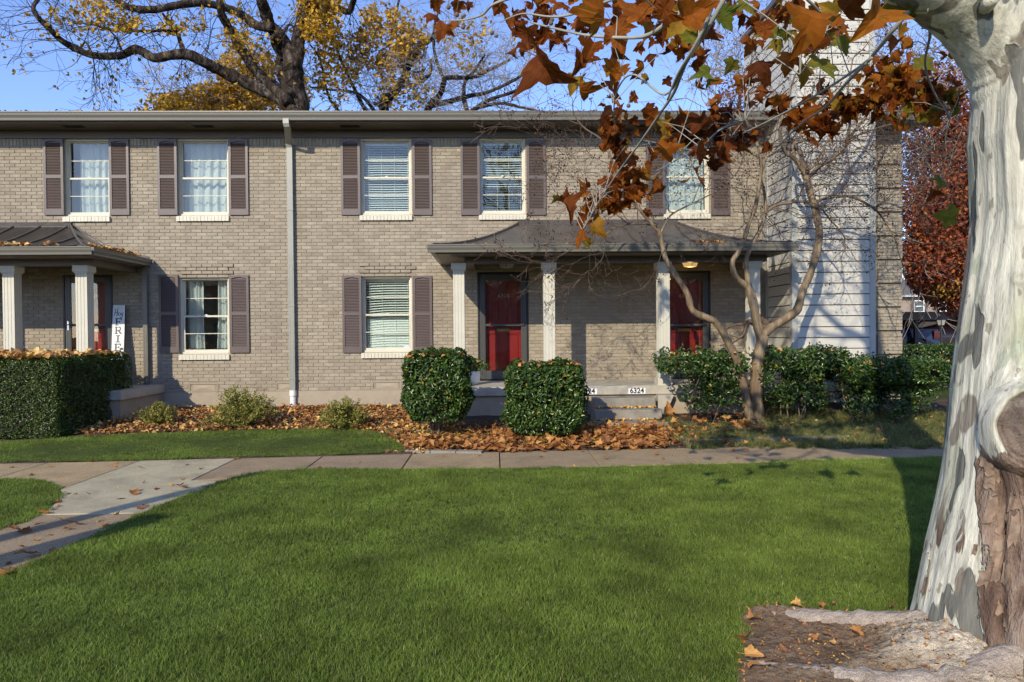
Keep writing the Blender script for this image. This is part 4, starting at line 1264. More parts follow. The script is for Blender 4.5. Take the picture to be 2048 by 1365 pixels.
# ================================================================== hedges and shrubs
def shell_points(n, x0, x1, y0, y1, z0, z1, rnd=.12, faces=('f','l','r','t'), depth=.10, lump=.05):
    """points on the faces of a clipped block with softened edges, pushed in by up to depth"""
    w, d, h = x1 - x0, y1 - y0, z1 - z0
    ar = {'f': w*h, 'b': w*h, 'l': d*h, 'r': d*h, 't': w*d}
    tot = sum(ar[f] for f in faces); P = []; Nn = []
    for f in faces:
        k = int(n * ar[f] / tot); u = rng.random(k); v = rng.random(k)
        if f in 'fb': p = np.stack([x0 + u*w, np.full(k, y0 if f == 'f' else y1), z0 + v*h], 1); nn = np.array([[0, -1 if f == 'f' else 1, .15]])
        elif f in 'lr': p = np.stack([np.full(k, x0 if f == 'l' else x1), y0 + u*d, z0 + v*h], 1); nn = np.array([[-1 if f == 'l' else 1, 0, .15]])
        else: p = np.stack([x0 + u*w, y0 + v*d, np.full(k, z1)], 1); nn = np.array([[0, 0, 1.]])
        P.append(p); Nn.append(np.repeat(nn, k, 0))
    P = np.concatenate(P); Nn = np.concatenate(Nn)
    c = np.array([(x0+x1)/2, (y0+y1)/2, (z0+z1)/2]); hw = np.array([w/2, d/2, h/2])
    q = (P - c)
    inner = np.maximum(hw - rnd, .01)
    qc = np.clip(q, -inner, inner); e = q - qc
    el = np.linalg.norm(e, axis=1, keepdims=True)
    q = np.where(el > 1e-6, qc + e / np.maximum(el, 1e-6) * np.minimum(el, rnd), q)
    P = c + q
    P += Nn * (lump * vnoise(P[:, 0] * 3.2, P[:, 1] * 3.2, P[:, 2] * 3.2, 9)[:, None] + lump * .6 * vnoise(P[:, 0] * 9, P[:, 1] * 9, P[:, 2] * 9, 4)[:, None])
    P -= Nn * (rng.random((len(P), 1)) ** 1.6) * depth
    return P, Nn
def hedge(name, label, cat, box, n, size, m, faces, core=.11, rnd=.12, depth=.1, lump=.05, tone_mu=.45, stems=0, group=None, low=0.0):
    x0, x1, y0, y1, z0, z1 = box
    t = thing(name, label, cat, ((x0+x1)/2, (y0+y1)/2, gh(y0)), group)
    P, Nn = shell_points(n, *box, rnd=rnd, faces=faces, depth=depth, lump=lump)
    if low:                                   # narrower towards the foot
        k = np.clip((z0 + low - P[:, 2]) / low, 0, 1)[:, None]; c = np.array([(x0+x1)/2, (y0+y1)/2, 0])
        P = np.where(np.array([[1, 1, 0]]) > 0, c + (P - c) * (1 - .28 * k), P)
        keep = rng.random(len(P)) > k[:, 0] * .55; P = P[keep]; Nn = Nn[keep]
    NN = Nn * .9 + rand_unit(len(P)) * .9 + np.array([[0, 0, .35]])
    tone = np.clip(rng.normal(tone_mu, .2, len(P)), 0, .93); tone[rng.random(len(P)) < .010] = 1.0
    o = leaves('foliage', P, NN, rng.uniform(.75, 1.25, len(P)) * size, tone, m, t)
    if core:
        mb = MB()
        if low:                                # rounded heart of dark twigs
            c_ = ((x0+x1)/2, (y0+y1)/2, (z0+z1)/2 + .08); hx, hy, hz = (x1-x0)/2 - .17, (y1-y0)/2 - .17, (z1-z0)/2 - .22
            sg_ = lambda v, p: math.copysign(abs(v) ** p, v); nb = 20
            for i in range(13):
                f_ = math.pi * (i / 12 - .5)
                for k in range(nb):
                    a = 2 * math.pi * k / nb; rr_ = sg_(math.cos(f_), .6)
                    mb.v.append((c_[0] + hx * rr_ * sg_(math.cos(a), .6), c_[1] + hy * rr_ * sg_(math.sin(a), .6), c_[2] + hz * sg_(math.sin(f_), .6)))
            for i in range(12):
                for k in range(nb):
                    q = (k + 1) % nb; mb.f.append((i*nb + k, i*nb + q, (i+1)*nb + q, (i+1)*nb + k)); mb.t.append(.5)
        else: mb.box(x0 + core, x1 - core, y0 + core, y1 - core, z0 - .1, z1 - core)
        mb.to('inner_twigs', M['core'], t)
    if stems:
        for _ in range(stems):
            g = MB(); xx = random.uniform(x0 + .25, x1 - .25); yy = random.uniform(y0 + .2, y1 - .2)
            a = Vector(((x0+x1)/2 + (xx - (x0+x1)/2) * .5, (y0+y1)/2 + (yy - (y0+y1)/2) * .5, gh(y0) - .02))
            g.tube(smooth_path([a, a + Vector((random.uniform(-.06, .06), random.uniform(-.06, .06), .25)), Vector((xx, yy, z0 + .5))], 3), [.016] * 4 + [.010] * 3, 6); g.to('stem', M['twig'], t, smooth=True)
    return t
hx1 = gr(137, 875).x
hedge('clipped_hedge', 'long clipped box hedge before the porch with dry leaves on its flat top', 'hedge', (-11.3, hx1, 10.55, 12.75, .06, 1.32), 62000, .034, M['hedge'], ('f', 'r', 't'), rnd=.14, depth=.09, lump=.045)
sA = (at(806, 800, 10.2).x, at(938, 800, 10.2).x, 10.0, 10.95, .27, at(870, 708, 10.1).z)
hedge('shrub', 'square-clipped glossy green shrub below the lower blind window', 'shrub', sA, 11500, .060, M['holly'], ('f', 'l', 'r', 't', 'b'), rnd=.21, depth=.20, lump=.10, stems=7, group='glossy clipped shrubs by the porch', low=.35)
sB = (at(1014, 800, 10.0).x, at(1172, 800, 10.0).x, 9.75, 10.85, .10, at(1095, 726, 9.9).z)
hedge('shrub', 'rounded glossy green shrub covering one end of the stone steps', 'shrub', sB, 13500, .060, M['holly'], ('f', 'l', 'r', 't', 'b'), rnd=.23, depth=.20, lump=.11, stems=7, group='glossy clipped shrubs by the porch', low=.3)
def airy_shrub(label, box, n, size, nstems, group, seed, gaps=.35, fade=0.0):
    """open shrub: leaves gathered in clumps at stem ends"""
    random.seed(seed)
    x0, x1, y0, y1, z0, z1 = box
    t = thing('shrub', label, 'shrub', ((x0+x1)/2, (y0+y1)/2, gh(y0)), group)
    C = []; T = Twigs()
    for _ in range(nstems):
        bx = random.uniform(x0 + .15, x1 - .15); by = random.uniform(y0 + .15, y1 - .15)
        a = Vector((bx, by, gh(by) - .02)); tip = Vector((bx + random.gauss(0, .16), by + random.gauss(0, .1), z1 - .1 - random.random() ** 2 * .35))
        mid = a.lerp(tip, .5) + Vector((random.gauss(0, .05), random.gauss(0, .05), 0))
        MB().tube(smooth_path([a, mid, tip], 3), [.010, .009, .008, .007, .006, .005, .004], 5).to('stem', M['twig'], t, smooth=True)
        for _k in range(6):
            p = a.lerp(tip, random.uniform(.3, 1.0)); T.grow(p, (random.gauss(0, 1), random.gauss(0, 1), .6), .22, .005, 1, seg=.07, up=.05)
    k = int(n * (1 - gaps)); C = np.array(T.tips)
    C = C[(C[:, 0] > x0) & (C[:, 0] < x1) & (C[:, 2] < z1) & (C[:, 1] > y0) & (C[:, 1] < y1)]
    P = C[rng.integers(0, len(C), k)] + rng.normal(0, .065, (k, 3))
    Q, Nn = shell_points(int(n * gaps * 1.3), x0, x1, y0, y1, z1 - .38, z1, rnd=.2, faces=('f', 't', 'l', 'r', 'b'), depth=.25, lump=.09)
    keep = vnoise(Q[:, 0] * 5, Q[:, 1] * 5, Q[:, 2] * 5, seed) > -.25
    P = np.concatenate([P, Q[keep]])
    P = P[(P[:, 2] > gh(y0) + .08)]
    NN = rand_unit(len(P)) + np.array([[0, -.5, .8]])
    tone = np.clip(rng.normal(.45, .2, len(P)), 0, .93); tone[rng.random(len(P)) < .014] = 1.0
    leaves('foliage', P, NN, rng.uniform(.75, 1.25, len(P)) * size, tone, M['holly'], t)
    T.to('twigs', M['twig'], t)
    return t
sC = (at(1322, 760, 11.2).x, at(1490, 760, 11.2).x, 10.9, 11.8, .25, at(1400, 705, 11.2).z)
airy_shrub('loose glossy shrub in front of the red door nearest the crape myrtle trunk', sC, 5200, .062, 9, 'loose shrubs under the crape myrtle', 5, .38)
sD = (at(1528, 760, 11.1).x, at(1694, 760, 11.1).x, 10.8, 11.8, .25, at(1600, 698, 11.1).z)
airy_shrub('open shrub with bare stems against the white siding just beyond the crape myrtle trunk', sD, 6400, .062, 8, 'loose shrubs under the crape myrtle', 9, .36)
sE = (at(1690, 760, 10.9).x, at(1935, 760, 10.9).x, 10.6, 11.9, .22, at(1790, 724, 10.8).z)
airy_shrub('broad low shrub below the banded brick corner beside the white tree trunk', sE, 17000, .058, 12, 'loose shrubs under the crape myrtle', 13, .55)
hedge('shrub', 'clipped dark hedge behind the building corner before the carport', 'hedge', (8.75, 14.5, 15.2, 16.6, .2, at(1860, 693, 15.3).z), 14000, .06, M['holly'], ('f', 'l', 't'), rnd=.15, depth=.12, lump=.05)

def ball_shrub(label, px, py, w, h, n, seed):
    g = gr(px, py); random.seed(seed)
    t = thing('dwarf_shrub', label, 'shrub', tuple(g), 'small yellow-green shrubs in the leaf bed')
    T = Twigs()
    for _ in range(46):
        a = random.uniform(0, 6.28); e = random.uniform(.25, 1.45)
        T.grow(g + Vector((0, 0, .02)), (math.cos(a) * math.cos(e), math.sin(a) * math.cos(e), math.sin(e) * h / w * 2.0), w * .5, .004, 1, seg=.06, wob=.12, spread=.4)
    C = np.array(T.a)
    C = C[C[:, 2] > g.z + .05]
    P = C[rng.integers(0, len(C), n)] + rng.normal(0, .02, (n, 3))
    leaves('foliage', P, rand_unit(n) + np.array([[0, -.3, .8]]), rng.uniform(.7, 1.3, n) * .036, np.clip(rng.normal(.5, .22, n), 0, 1), M['nandina'], t)
    T.to('twigs', M['twig'], t)
ball_shrub('smallest yellow-green dwarf shrub next to the end of the clipped hedge', 318, 852, .5, .22, 2400, 3)
ball_shrub('largest yellow-green dwarf shrub in the leaf bed under the lower curtained window', 482, 857, .85, .40, 6000, 4)
ball_shrub('rounded yellow-green dwarf shrub in the leaf bed just past the tall downspout', 690, 858, .62, .34, 3800, 5)
# leaves of the potted plant
n = 260; P = np.array([(pc.x, 12.55, FLOOR + .27)]) + rng.normal(0, 1, (n, 3)) * np.array([[.10, .08, .06]]) + np.array([[0.02, 0, .07]])
leaves('foliage', P, rand_unit(n) + np.array([[0, -.4, .8]]), rng.uniform(.05, .085, n), np.clip(rng.normal(.75, .15, n), 0, .95), M['holly'], pot)

# ================================================================== fallen leaves
def litter(name, P, Nn, size, tone, aspect=.85, label=None, cat=None):
    o = leaves(name, P, Nn, size, tone, M['litter'], None, aspect=aspect, fold=.16, droop=.2)
    o['kind'] = 'stuff'; o['label'] = label; o['category'] = cat
    return o
def bed_pts(boxes, lift=.03):
    out = []
    for (x0, y0, x1, y1, k) in boxes:
        for _ in range(k):
            g = gr(random.uniform(x0, x1), random.uniform(y0, y1))
            out.append((g.x, g.y, gh(g.y) + .012 + abs(random.gauss(0, lift))))
    P = np.array(out)
    ok = ~((P[:, 1] > 8.9) & in_poly(strip, P[:, 0], P[:, 1])) & (P[:, 1] > np.array([walk_far(x) for x in P[:, 0]]) - .16 * rng.random(len(P)) ** 2)
    ok &= ~((P[:, 0] > -1.0) & (P[:, 0] < 5.3) & (P[:, 1] > 11.9)) & (P[:, 1] < 13.45)
    ok &= ~((P[:, 0] > a_ - .1) & (P[:, 0] < b_ + .1) & (P[:, 1] > 10.95))
    return P[ok]
P = bed_pts([(150, 822, 560, 872, 2300), (560, 815, 860, 885, 3000), (240, 815, 820, 835, 900), (600, 860, 860, 908, 1000), (860, 850, 1340, 880, 900), (1340, 830, 1890, 900, 260)])
n = len(P)
litter('leaf_litter', P, rng.normal(0, .42, (n, 3)) + np.array([[0, -.1, 1]]), rng.uniform(.04, .085, n), np.clip(rng.normal(.62, .27, n), 0, 1), label='yellow and brown heart-shaped leaves covering the planting bed below the windows', cat='fallen leaves')

# sycamore leaf outline: five pointed lobes
def syc_outline():
    half = [(0, .0), (.10, -.06), (.26, -.10), (.42, -.04), (.36, .08), (.50, .18), (.60, .34), (.46, .36), (.40, .44), (.26, .44), (.27, .60), (.16, .70), (.10, .84), (0, 1.0)]
    return half + [(-x, y) for (x, y) in reversed(half[1:-1])]
def syc_mesh(name, tone, m, curl=.25, fold=.2, seed=0, petiole=True):
    r = random.Random(seed)
    o = [(x * r.uniform(.9, 1.08), y * r.uniform(.94, 1.05)) for (x, y) in syc_outline()]
    c1, c2, ph = r.uniform(-curl, curl * 1.5), r.uniform(-curl, curl), r.uniform(0, 6)
    tw = r.uniform(-.5, .5)
    def P(x, y):
        z = c1 * (x * x) * 2 + c2 * (y - .35) ** 2 * 1.4 + fold * abs(x) * .8 + .07 * math.sin(9 * x + ph) * (abs(x) + .2) + tw * x * (y - .3)
        return (x, y, z)
    mb = MB(); mb.tone = tone
    ctr = [(0, .02), (0, .3), (0, .62)]
    n = len(o); V = [P(*p) for p in o]; mid = [P(x * .5, .32 + (y - .32) * .5) for (x, y) in o]; cc = P(0, .30)
    mb.v = V + mid + [cc]
    for i in range(n):
        j = (i + 1) % n
        mb.f.append((i, j, n + j, n + i)); mb.t.append(min(1, max(0, tone + r.uniform(-.07, .07))))
        mb.f.append((n + i, n + j, 2 * n)); mb.t.append(min(1, max(0, tone + r.uniform(-.05, .05))))
    if petiole:
        k = len(mb.v); zc = P(0, 0)[2]
        for (y, w) in ((0.02, .012), (-.45, .009)):
            for q in ((-w, 0), (w, 0), (0, w * 1.6)): mb.v.append((q[0] + (0 if y > 0 else .06), y, zc + q[1] + (0 if y > 0 else .12)))
        mb.f += [(k, k+1, k+4, k+3), (k+1, k+2, k+5, k+4), (k+2, k, k+3, k+5)]; mb.t += [min(1, tone + .1)] * 3
    return mb.mesh(name, m)
GL = [syc_mesh('fallen_leaf', t, M['litter'], .35, .3, 40 + k) for k, t in enumerate((.35, .45, .5, .55, .6, .66, .72, .5, .42, .58, .8, .3))]
# the drift of big orange leaves at the foot of the steps: joined pile, with the largest on top as leaves of their own
def pile_mesh(P, s):
    V = []; F = []; T = []
    for i, p in enumerate(P):
        me = GL[i % len(GL)]
        R_ = Matrix.Rotation(random.uniform(0, 6.28), 3, 'Z') @ Matrix.Rotation(random.gauss(0, .45), 3, 'X') @ Matrix.Rotation(random.gauss(0, .45), 3, 'Y')
        b = len(V); sc = s * random.uniform(.7, 1.3)
        co = np.empty(len(me.vertices) * 3, np.float32); me.vertices.foreach_get('co', co)
        q = (co.reshape(-1, 3) * sc) @ np.array(R_.transposed()) + np.array(p)
        V.append(q)
    return V
def pile(name, P, s, label):
    mbV = []; F = []; T = []; off = 0
    for i, p in enumerate(P):
        me = GL[i % len(GL)]
        R_ = np.array(Matrix.Rotation(random.uniform(0, 6.28), 3, 'Z') @ Matrix.Rotation(random.gauss(0, .36), 3, 'X') @ Matrix.Rotation(random.gauss(0, .36), 3, 'Y'))
        co = np.empty(len(me.vertices) * 3, np.float32); me.vertices.foreach_get('co', co); co = co.reshape(-1, 3)
        co = (co - np.array([0, .35, 0])) * (s * random.uniform(.7, 1.3))
        q = co @ R_.T; q[:, 2] -= q[:, 2].min() * .6
        mbV.append(q + np.array(p)); nf = [tuple(v + off for v in pl.vertices) for pl in me.polygons]
        F += nf; T += [a.value for a in me.attributes['tone'].data]; off += len(co)
    me = bpy.data.meshes.new(name); me.from_pydata(np.concatenate(mbV).tolist(), [], F); me.materials.append(M['litter'])
    a = me.attributes.new('tone', 'FLOAT', 'FACE'); a.data.foreach_set('value', np.array(T, np.float32))
    o = inst(name, me, None); o['kind'] = 'stuff'; o['label'] = label; o['category'] = 'fallen leaves'
    return o
P = bed_pts([(985, 864, 1340, 911, 950), (810, 880, 1000, 906, 300), (1140, 858, 1330, 880, 300), (860, 868, 1000, 885, 60), (1340, 835, 1540, 872, 90), (560, 862, 800, 880, 20), (1340, 872, 1480, 900, 40)], .045)
pile('leaf_drift', P, .10, 'deep drift of big orange sycamore leaves at the foot of the steps')
def fallen(px, py, s, label, group, z=None, var=None, flat=.3):
    g = gr(px, py); me = GL[(var if var is not None else random.randrange(len(GL)))]
    o = bpy.data.objects.new('fallen_leaf', me); _link(o, None, (g.x, g.y, (z if z is not None else gh(g.y) + .012) + .012 * s / .1))
    o.rotation_euler = (random.gauss(0, flat), random.gauss(0, flat), random.uniform(0, 6.28)); o.scale = (s, s, s)
    return tag(o, label, 'leaf', group)
random.seed(21)
for (px, py, s) in [(28,937,.06),(100,937,.05),(182,927,.08),(232,930,.05),(286,940,.085),(68,953,.06),(120,957,.06),(229,937,.05),(376,932,.07),(405,941,.06),(470,921,.08),(364,961,.09),(361,974,.08),(340,975,.05),(288,968,.05),(273,986,.07),(264,993,.10),(311,982,.08),(239,1002,.08),(374,979,.10),(154,991,.05),(177,992,.05),(234,979,.04),(217,962,.03),(646,940,.11),(1150,936,.05),(1310,912,.07),(1210,921,.06),(1330,921,.06),(1468,903,.07),(1495,905,.08),(1620,907,.07),(1588,929,.06),(1595,921,.05),(1710,928,.06),(1475,921,.05),(1085,917,.06),(885,914,.05),(960,915,.05),(720,928,.04)]:
    zone = 'pale concrete slab at the fork' if (px < 470 and py < 1000 and px > 150 + (965 - py) * 1.2) else ('tan walk slabs before the clipped hedge' if px < 300 else 'grey walk in front of the planting bed')
    fallen(px, py, s, ('large' if s >= .08 else 'small') + ' dry leaf lying on the ' + zone, 'leaves scattered on the walk')
o = fallen(152, 1055, .17, 'large curled brown sycamore leaf lying on the branch walk', None, flat=.5, var=0)
o = fallen(205, 1057, .09, 'pale brown leaf beside the large curled leaf on the branch walk', None, var=3)
for (px, py, s) in [(122,1008,.08),(135,990,.07),(125,980,.06),(108,1022,.07),(95,1032,.10),(118,1017,.06),(60,1065,.10),(45,1068,.12),(20,1060,.09),(75,1050,.06),(48,1098,.05),(100,1075,.05),(60,1116,.13),(35,1110,.07),(115,1107,.08),(140,1093,.09),(100,1110,.08),(20,1130,.07),(5,1145,.12),(30,1145,.08),(8,1158,.12),(55,1140,.06),(200,1045,.05),(230,1033,.06),(275,1022,.08),(290,1017,.06),(70,1085,.05),(140,1062,.07)]:
    fallen(px, py, s, ('brown dry leaf along the round grass patch beside the branch walk' if (px < 150 and py < 1070) else ('brown leaf at the main lawn edge of the branch walk' if px > 180 or py > 1125 else ('large' if s >= .08 else 'small') + ' brown leaf in the middle of the branch walk')), 'brown leaves along the branch walk')
o = fallen(1335, 836, .23, 'broad orange leaf standing upright against the shrub beside the steps', None, z=.2, flat=.2, var=4); o.rotation_euler = (R(80), .2, .3)
for (px, py, s) in [(1500,858,.12),(1520,868,.15),(1460,845,.12),(1414,852,.1),(1437,862,.12),(1540,890,.1),(1566,895,.1),(1385,892,.12),(1495,895,.08),(1650,836,.07),(1714,875,.1),(1760,868,.1),(1780,866,.1),(1875,893,.1),(1850,888,.08),(1610,856,.05),(1560,850,.08),(1820,840,.08),(1390,868,.1),(1360,872,.13),(1765,890,.08),(1710,893,.07)]:
    fallen(px, py, s, 'orange or yellow leaf on the mondo grass ' + ('just before the crape myrtle trunk' if px < 1570 else 'between the crape myrtle and the white tree'), 'leaves on the mondo grass', z=gh(gr(px, py).y) + .06)
for (px, py, s, v) in [(1705,1290,.10,10),(1655,1297,.06,10),(1690,1255,.06,10),(1712,1258,.05,4),(1752,1255,.06,5),(1755,1290,.05,10),(1625,1305,.05,10),(1500,1265,.10,1),(1488,1305,.12,2),(1492,1340,.11,2),(1497,1360,.09,6),(1790,1275,.10,0),(1795,1265,.08,10),(1655,1276,.04,10),(1568,1325,.05,6),(1540,1352,.06,10),(1670,1315,.04,5),(1782,1240,.05,6),(1600,1232,.07,10),(1642,1232,.05,10),(1665,1230,.03,10),(1770,1305,.05,4)]:
    fallen(px, py, s * .8, ('small ' if s < .055 else 'broad ') + ('yellow' if v == 10 else 'orange brown') + ' leaf on the bare soil by the roots of the white tree', 'leaves among the tree roots', z=.07)
# leaves lying on roofs, hedge top, steps and shrubs
def top_leaves(name, P, s0, s1, label, tone=.72):
    n = len(P); return litter(name, np.array(P), rng.normal(0, .4, (n, 3)) + np.array([[0, -.2, 1]]), rng.uniform(s0, s1, n), np.clip(rng.normal(tone, .18, n), 0, 1), label=label, cat='fallen leaves')
P = [(random.uniform(-11.3, hx1 - .05), random.uniform(10.55, 12.6), 1.33 + abs(random.gauss(0, .035))) for _ in range(1500)] + [(random.uniform(-11.3, hx1 - .2), random.uniform(10.55, 10.9), 1.33 + abs(random.gauss(0, .05))) for _ in range(500)]
top_leaves('leaves_on_hedge', P, .06, .12, 'pale dry leaves lying along the flat top of the clipped hedge', .78)
P = [(random.gauss(at(20, 485, 11.7).x, .32), 11.62 + random.random() * .35, Z_E + .03 + random.random() * .08) for _ in range(130)]
P += [(lx1 - .02 - random.random() * .16, random.uniform(11.7, 13.3), Z_E + .03 + random.random() * .05) for _ in range(190)]
top_leaves('leaves_on_porch_roof', P, .05, .10, 'yellow leaves caught along the gutter of the porch roof with the sign', .7)
P = [(random.uniform(at(1390, 485, 11.6).x, at(1450, 485, 11.6).x), 11.56 + random.random() * .15, Z_E + .02 + random.random() * .05) for _ in range(70)] + [(random.uniform(rx0 + .3, rx1 - .3), 11.56, Z_E + .01) for _ in range(26)]
top_leaves('leaves_on_middle_roof', P, .04, .08, 'orange leaves caught in the gutter above the two red doors', .6)
P = []
for (b, k) in ((sA, 60), (sB, 60), (sC, 16), (sD, 22), (sE, 30)):
    P += [(random.uniform(b[0] + .1, b[1] - .1), random.uniform(b[2], b[3] - .1), b[5] - .03 + random.random() * .03) for _ in range(k)]
top_leaves('leaves_on_shrubs', P, .05, .09, 'dry leaves caught on the tops of the glossy shrubs', .7)
P = []
for (y, zt_) in ((11.62, FLOOR - .36), (11.30, FLOOR - .53)):
    P += [(random.uniform(a_, b_), y - abs(random.gauss(0, .03)), zt_ + .012 + random.random() * .02) for _ in range(60)]
P += [(random.uniform(a_, b_), random.uniform(11.05, 11.3), FLOOR - .52) for _ in range(22)]
top_leaves('leaves_on_steps', P, .045, .08, 'yellow leaves gathered at the back of the step treads', .8)
P = [(random.uniform(-11, 3), WY - .60 - random.random() * .03, GT + .0 + random.random() * .03) for _ in range(150)]
top_leaves('leaves_in_gutter', P, .04, .07, 'a few dry leaves poking above the long upper gutter', .45)
# ================================================================== sycamore
def sycamore_bark():
    m = bpy.data.materials.new('sycamore_bark'); N, L = nodes(m); b = N['Principled BSDF']; b.inputs['Roughness'].default_value = .75; b.inputs['Specular IOR Level'].default_value = .25
    g = N.new('ShaderNodeNewGeometry')
    def noise(stretch, scale, detail=4, rough=.55, dist=0.0):
        mp = N.new('ShaderNodeMapping'); mp.inputs['Scale'].default_value = stretch; L.new(g.outputs['Position'], mp.inputs['Vector'])
        n = N.new('ShaderNodeTexNoise'); n.inputs['Scale'].default_value = scale; n.inputs['Detail'].default_value = detail; n.inputs['Roughness'].default_value = rough; n.inputs['Distortion'].default_value = dist
        L.new(mp.outputs[0], n.inputs['Vector']); return n
    def mix(f, a, b_):
        x = N.new('ShaderNodeMix'); x.data_type = 'RGBA'
        L.new(f, x.inputs[0])
        for i, s in ((6, a), (7, b_)):
            if isinstance(s, tuple): x.inputs[i].default_value = (*s, 1)
            else: L.new(s, x.inputs[i])
        return x.outputs[2]
    def mr(src, a, b_, c=0, d=1):
        r = N.new('ShaderNodeMapRange'); r.inputs[1].default_value = a; r.inputs[2].default_value = b_; r.inputs[3].default_value = c; r.inputs[4].default_value = d; L.new(src, r.inputs[0]); return r.outputs[0]
    n1 = noise((1, 1, .32), 2.6, 4, .5)
    r1 = ramp(N, [(.0, (.44, .42, .31)), (.40, (.66, .625, .49)), (.50, (.58, .555, .43)), (.60, (.42, .42, .28)), (.75, (.50, .41, .29))]); L.new(n1.outputs['Fac'], r1.inputs['Fac'])
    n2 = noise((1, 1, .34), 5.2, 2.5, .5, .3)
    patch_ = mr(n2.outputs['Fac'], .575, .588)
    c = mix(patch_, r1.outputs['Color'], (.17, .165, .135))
    n2c = noise((1, 1, .34), 4.3, 2.5, .5, .5); c = mix(mr(n2c.outputs['Fac'], .60, .612, 0, .9), c, (.24, .20, .15))
    n2b = noise((1, 1, .5), 7.5, 3, .5, .2)
    c = mix(mr(n2b.outputs['Fac'], .66, .675, 0, .8), c, (.42, .45, .32))
    n2d = noise((1, 1, .45), 17, 3, .5, .3); c = mix(mr(n2d.outputs['Fac'], .64, .66, 0, .75), c, (.26, .225, .165))
    st = noise((1, 1, .09), 24, 6, .65, .3)
    sv = N.new('ShaderNodeVectorMath'); sv.operation = 'SCALE'; L.new(c, sv.inputs[0]); L.new(mr(st.outputs['Fac'], .3, .7, .55, 1.28), sv.inputs['Scale']); c = sv.outputs[0]
    # flaking brown bark low on the side turned from the walk
    sx = N.new('ShaderNodeSeparateXYZ'); L.new(g.outputs['Position'], sx.inputs[0])
    dt = N.new('ShaderNodeVectorMath'); dt.operation = 'DOT_PRODUCT'; dt.inputs[1].default_value = (1, -.70, .10); L.new(g.outputs['Position'], dt.inputs[0])
    a = mr(dt.outputs['Value'], .06, .20); z_ = mr(sx.outputs['Z'], 1.12, .98)
    mm = N.new('ShaderNodeMath'); mm.operation = 'MULTIPLY'; L.new(a, mm.inputs[0]); L.new(z_, mm.inputs[1])
    n4 = noise((1, 1, .3), 7, 5, .6, .4); ad = N.new('ShaderNodeMath'); ad.operation = 'ADD'; L.new(mm.outputs[0], ad.inputs[0]); L.new(mr(n4.outputs['Fac'], .25, .75, -.55, .55), ad.inputs[1])
    bm_ = mr(ad.outputs[0], .48, .56)
    n5 = noise((1, 1, .22), 11, 6, .65, .5)
    r5 = ramp(N, [(.25, (.05, .03, .022)), (.42, (.15, .095, .065)), (.55, (.26, .18, .13)), (.68, (.34, .27, .21)), (.8, (.42, .30, .20))]); L.new(n5.outputs['Fac'], r5.inputs['Fac'])
    c = mix(bm_, c, r5.outputs['Color'])
    # low dark fissures at the foot
    n6 = noise((1, 1, .16), 9, 5, .6, .8); f = N.new('ShaderNodeMath'); f.operation = 'MULTIPLY'; L.new(mr(n6.outputs['Fac'], .59, .62), f.inputs[0]); L.new(mr(sx.outputs['Z'], 1.0, .55), f.inputs[1])
    c = mix(f.outputs[0], c, (.12, .075, .05))
    L.new(c, b.inputs['Base Color'])
    # relief: plates, streaks, flakes
    h1 = mr(patch_, 0, 1, 0, -.5); h = N.new('ShaderNodeMath'); h.operation = 'ADD'; L.new(h1, h.inputs[0]); L.new(mr(st.outputs['Fac'], 0, 1, 0, 1.0), h.inputs[1])
    h2 = N.new('ShaderNodeMath'); h2.operation = 'ADD'; L.new(h.outputs[0], h2.inputs[0])
    q = N.new('ShaderNodeMath'); q.operation = 'MULTIPLY'; L.new(bm_, q.inputs[0]); L.new(mr(n5.outputs['Fac'], .3, .7, 0, 4), q.inputs[1]); L.new(q.outputs[0], h2.inputs[1])
    fn = noise((1, 1, .4), 60, 4, .6); h3 = N.new('ShaderNodeMath'); h3.operation = 'ADD'; L.new(h2.outputs[0], h3.inputs[0]); L.new(mr(fn.outputs['Fac'], 0, 1, 0, .5), h3.inputs[1])
    bp = N.new('ShaderNodeBump'); bp.inputs['Strength'].default_value = .9; bp.inputs['Distance'].default_value = .011; L.new(h3.outputs[0], bp.inputs['Height']); L.new(bp.outputs[0], b.inputs['Normal'])
    return m
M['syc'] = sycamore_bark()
M['syctwig'] = material('sycamore_twig', (.30, .29, .24), rough=.8, var=.25, nscale=8)
M['rootx'] = material('root_barkx', (.33, .27, .21), rough=.95, var=.35, nscale=6, bump=1.0, bscale=22, bdist=.02, dirt=((.09, .06, .042), .85, 4), stretch=(1, 1.6, 1), spec=.1, fine=.4)
TY = 3.4
tree = thing('sycamore_tree', 'huge pale sycamore with mottled peeling bark and drooping rust orange leaves', 'tree', (2.6, TY, 0))
sil = [(1365, 1798), (1320, 1812), (1260, 1826), (1180, 1839), (1120, 1849), (1060, 1861), (980, 1876), (900, 1886), (820, 1894), (760, 1899), (700, 1906), (620, 1916), (540, 1926), (480, 1933), (420, 1938), (330, 1936), (260, 1931), (200, 1936), (95, 1946)]
sz, sxv = [], []
for (py, px) in sil:
    p = at(px, py, TY - .1); sz.append(p.z); sxv.append(p.x)
sz = [-.3] + sz + [8.5]; sxv = [sxv[0] - .10] + sxv + [sxv[-1] - .25]
rz = [(-.3, .62), (0, .56), (.3, .52), (.7, .485), (1.2, .46), (1.8, .41), (2.4, .375), (3.2, .37), (4.5, .30), (8.5, .17)]
NZ, NA = 520, 220
zs = np.concatenate([np.linspace(-.3, 4.2, 440), np.linspace(4.25, 8.5, 80)])
A = np.linspace(0, 2 * math.pi, NA, endpoint=False)
rr = np.interp(zs, *zip(*rz)); xl_ = np.interp(zs, sz, sxv)
cy = TY + np.zeros_like(zs)
slope = xl_ / (TY - .1)                               # direction in which the left outline is seen
cx = slope * TY + (rr + .012) * np.sqrt(1 + slope ** 2)
ZZ, AA = np.meshgrid(zs, A, indexing='ij'); RR = rr[:, None] * np.ones_like(AA)
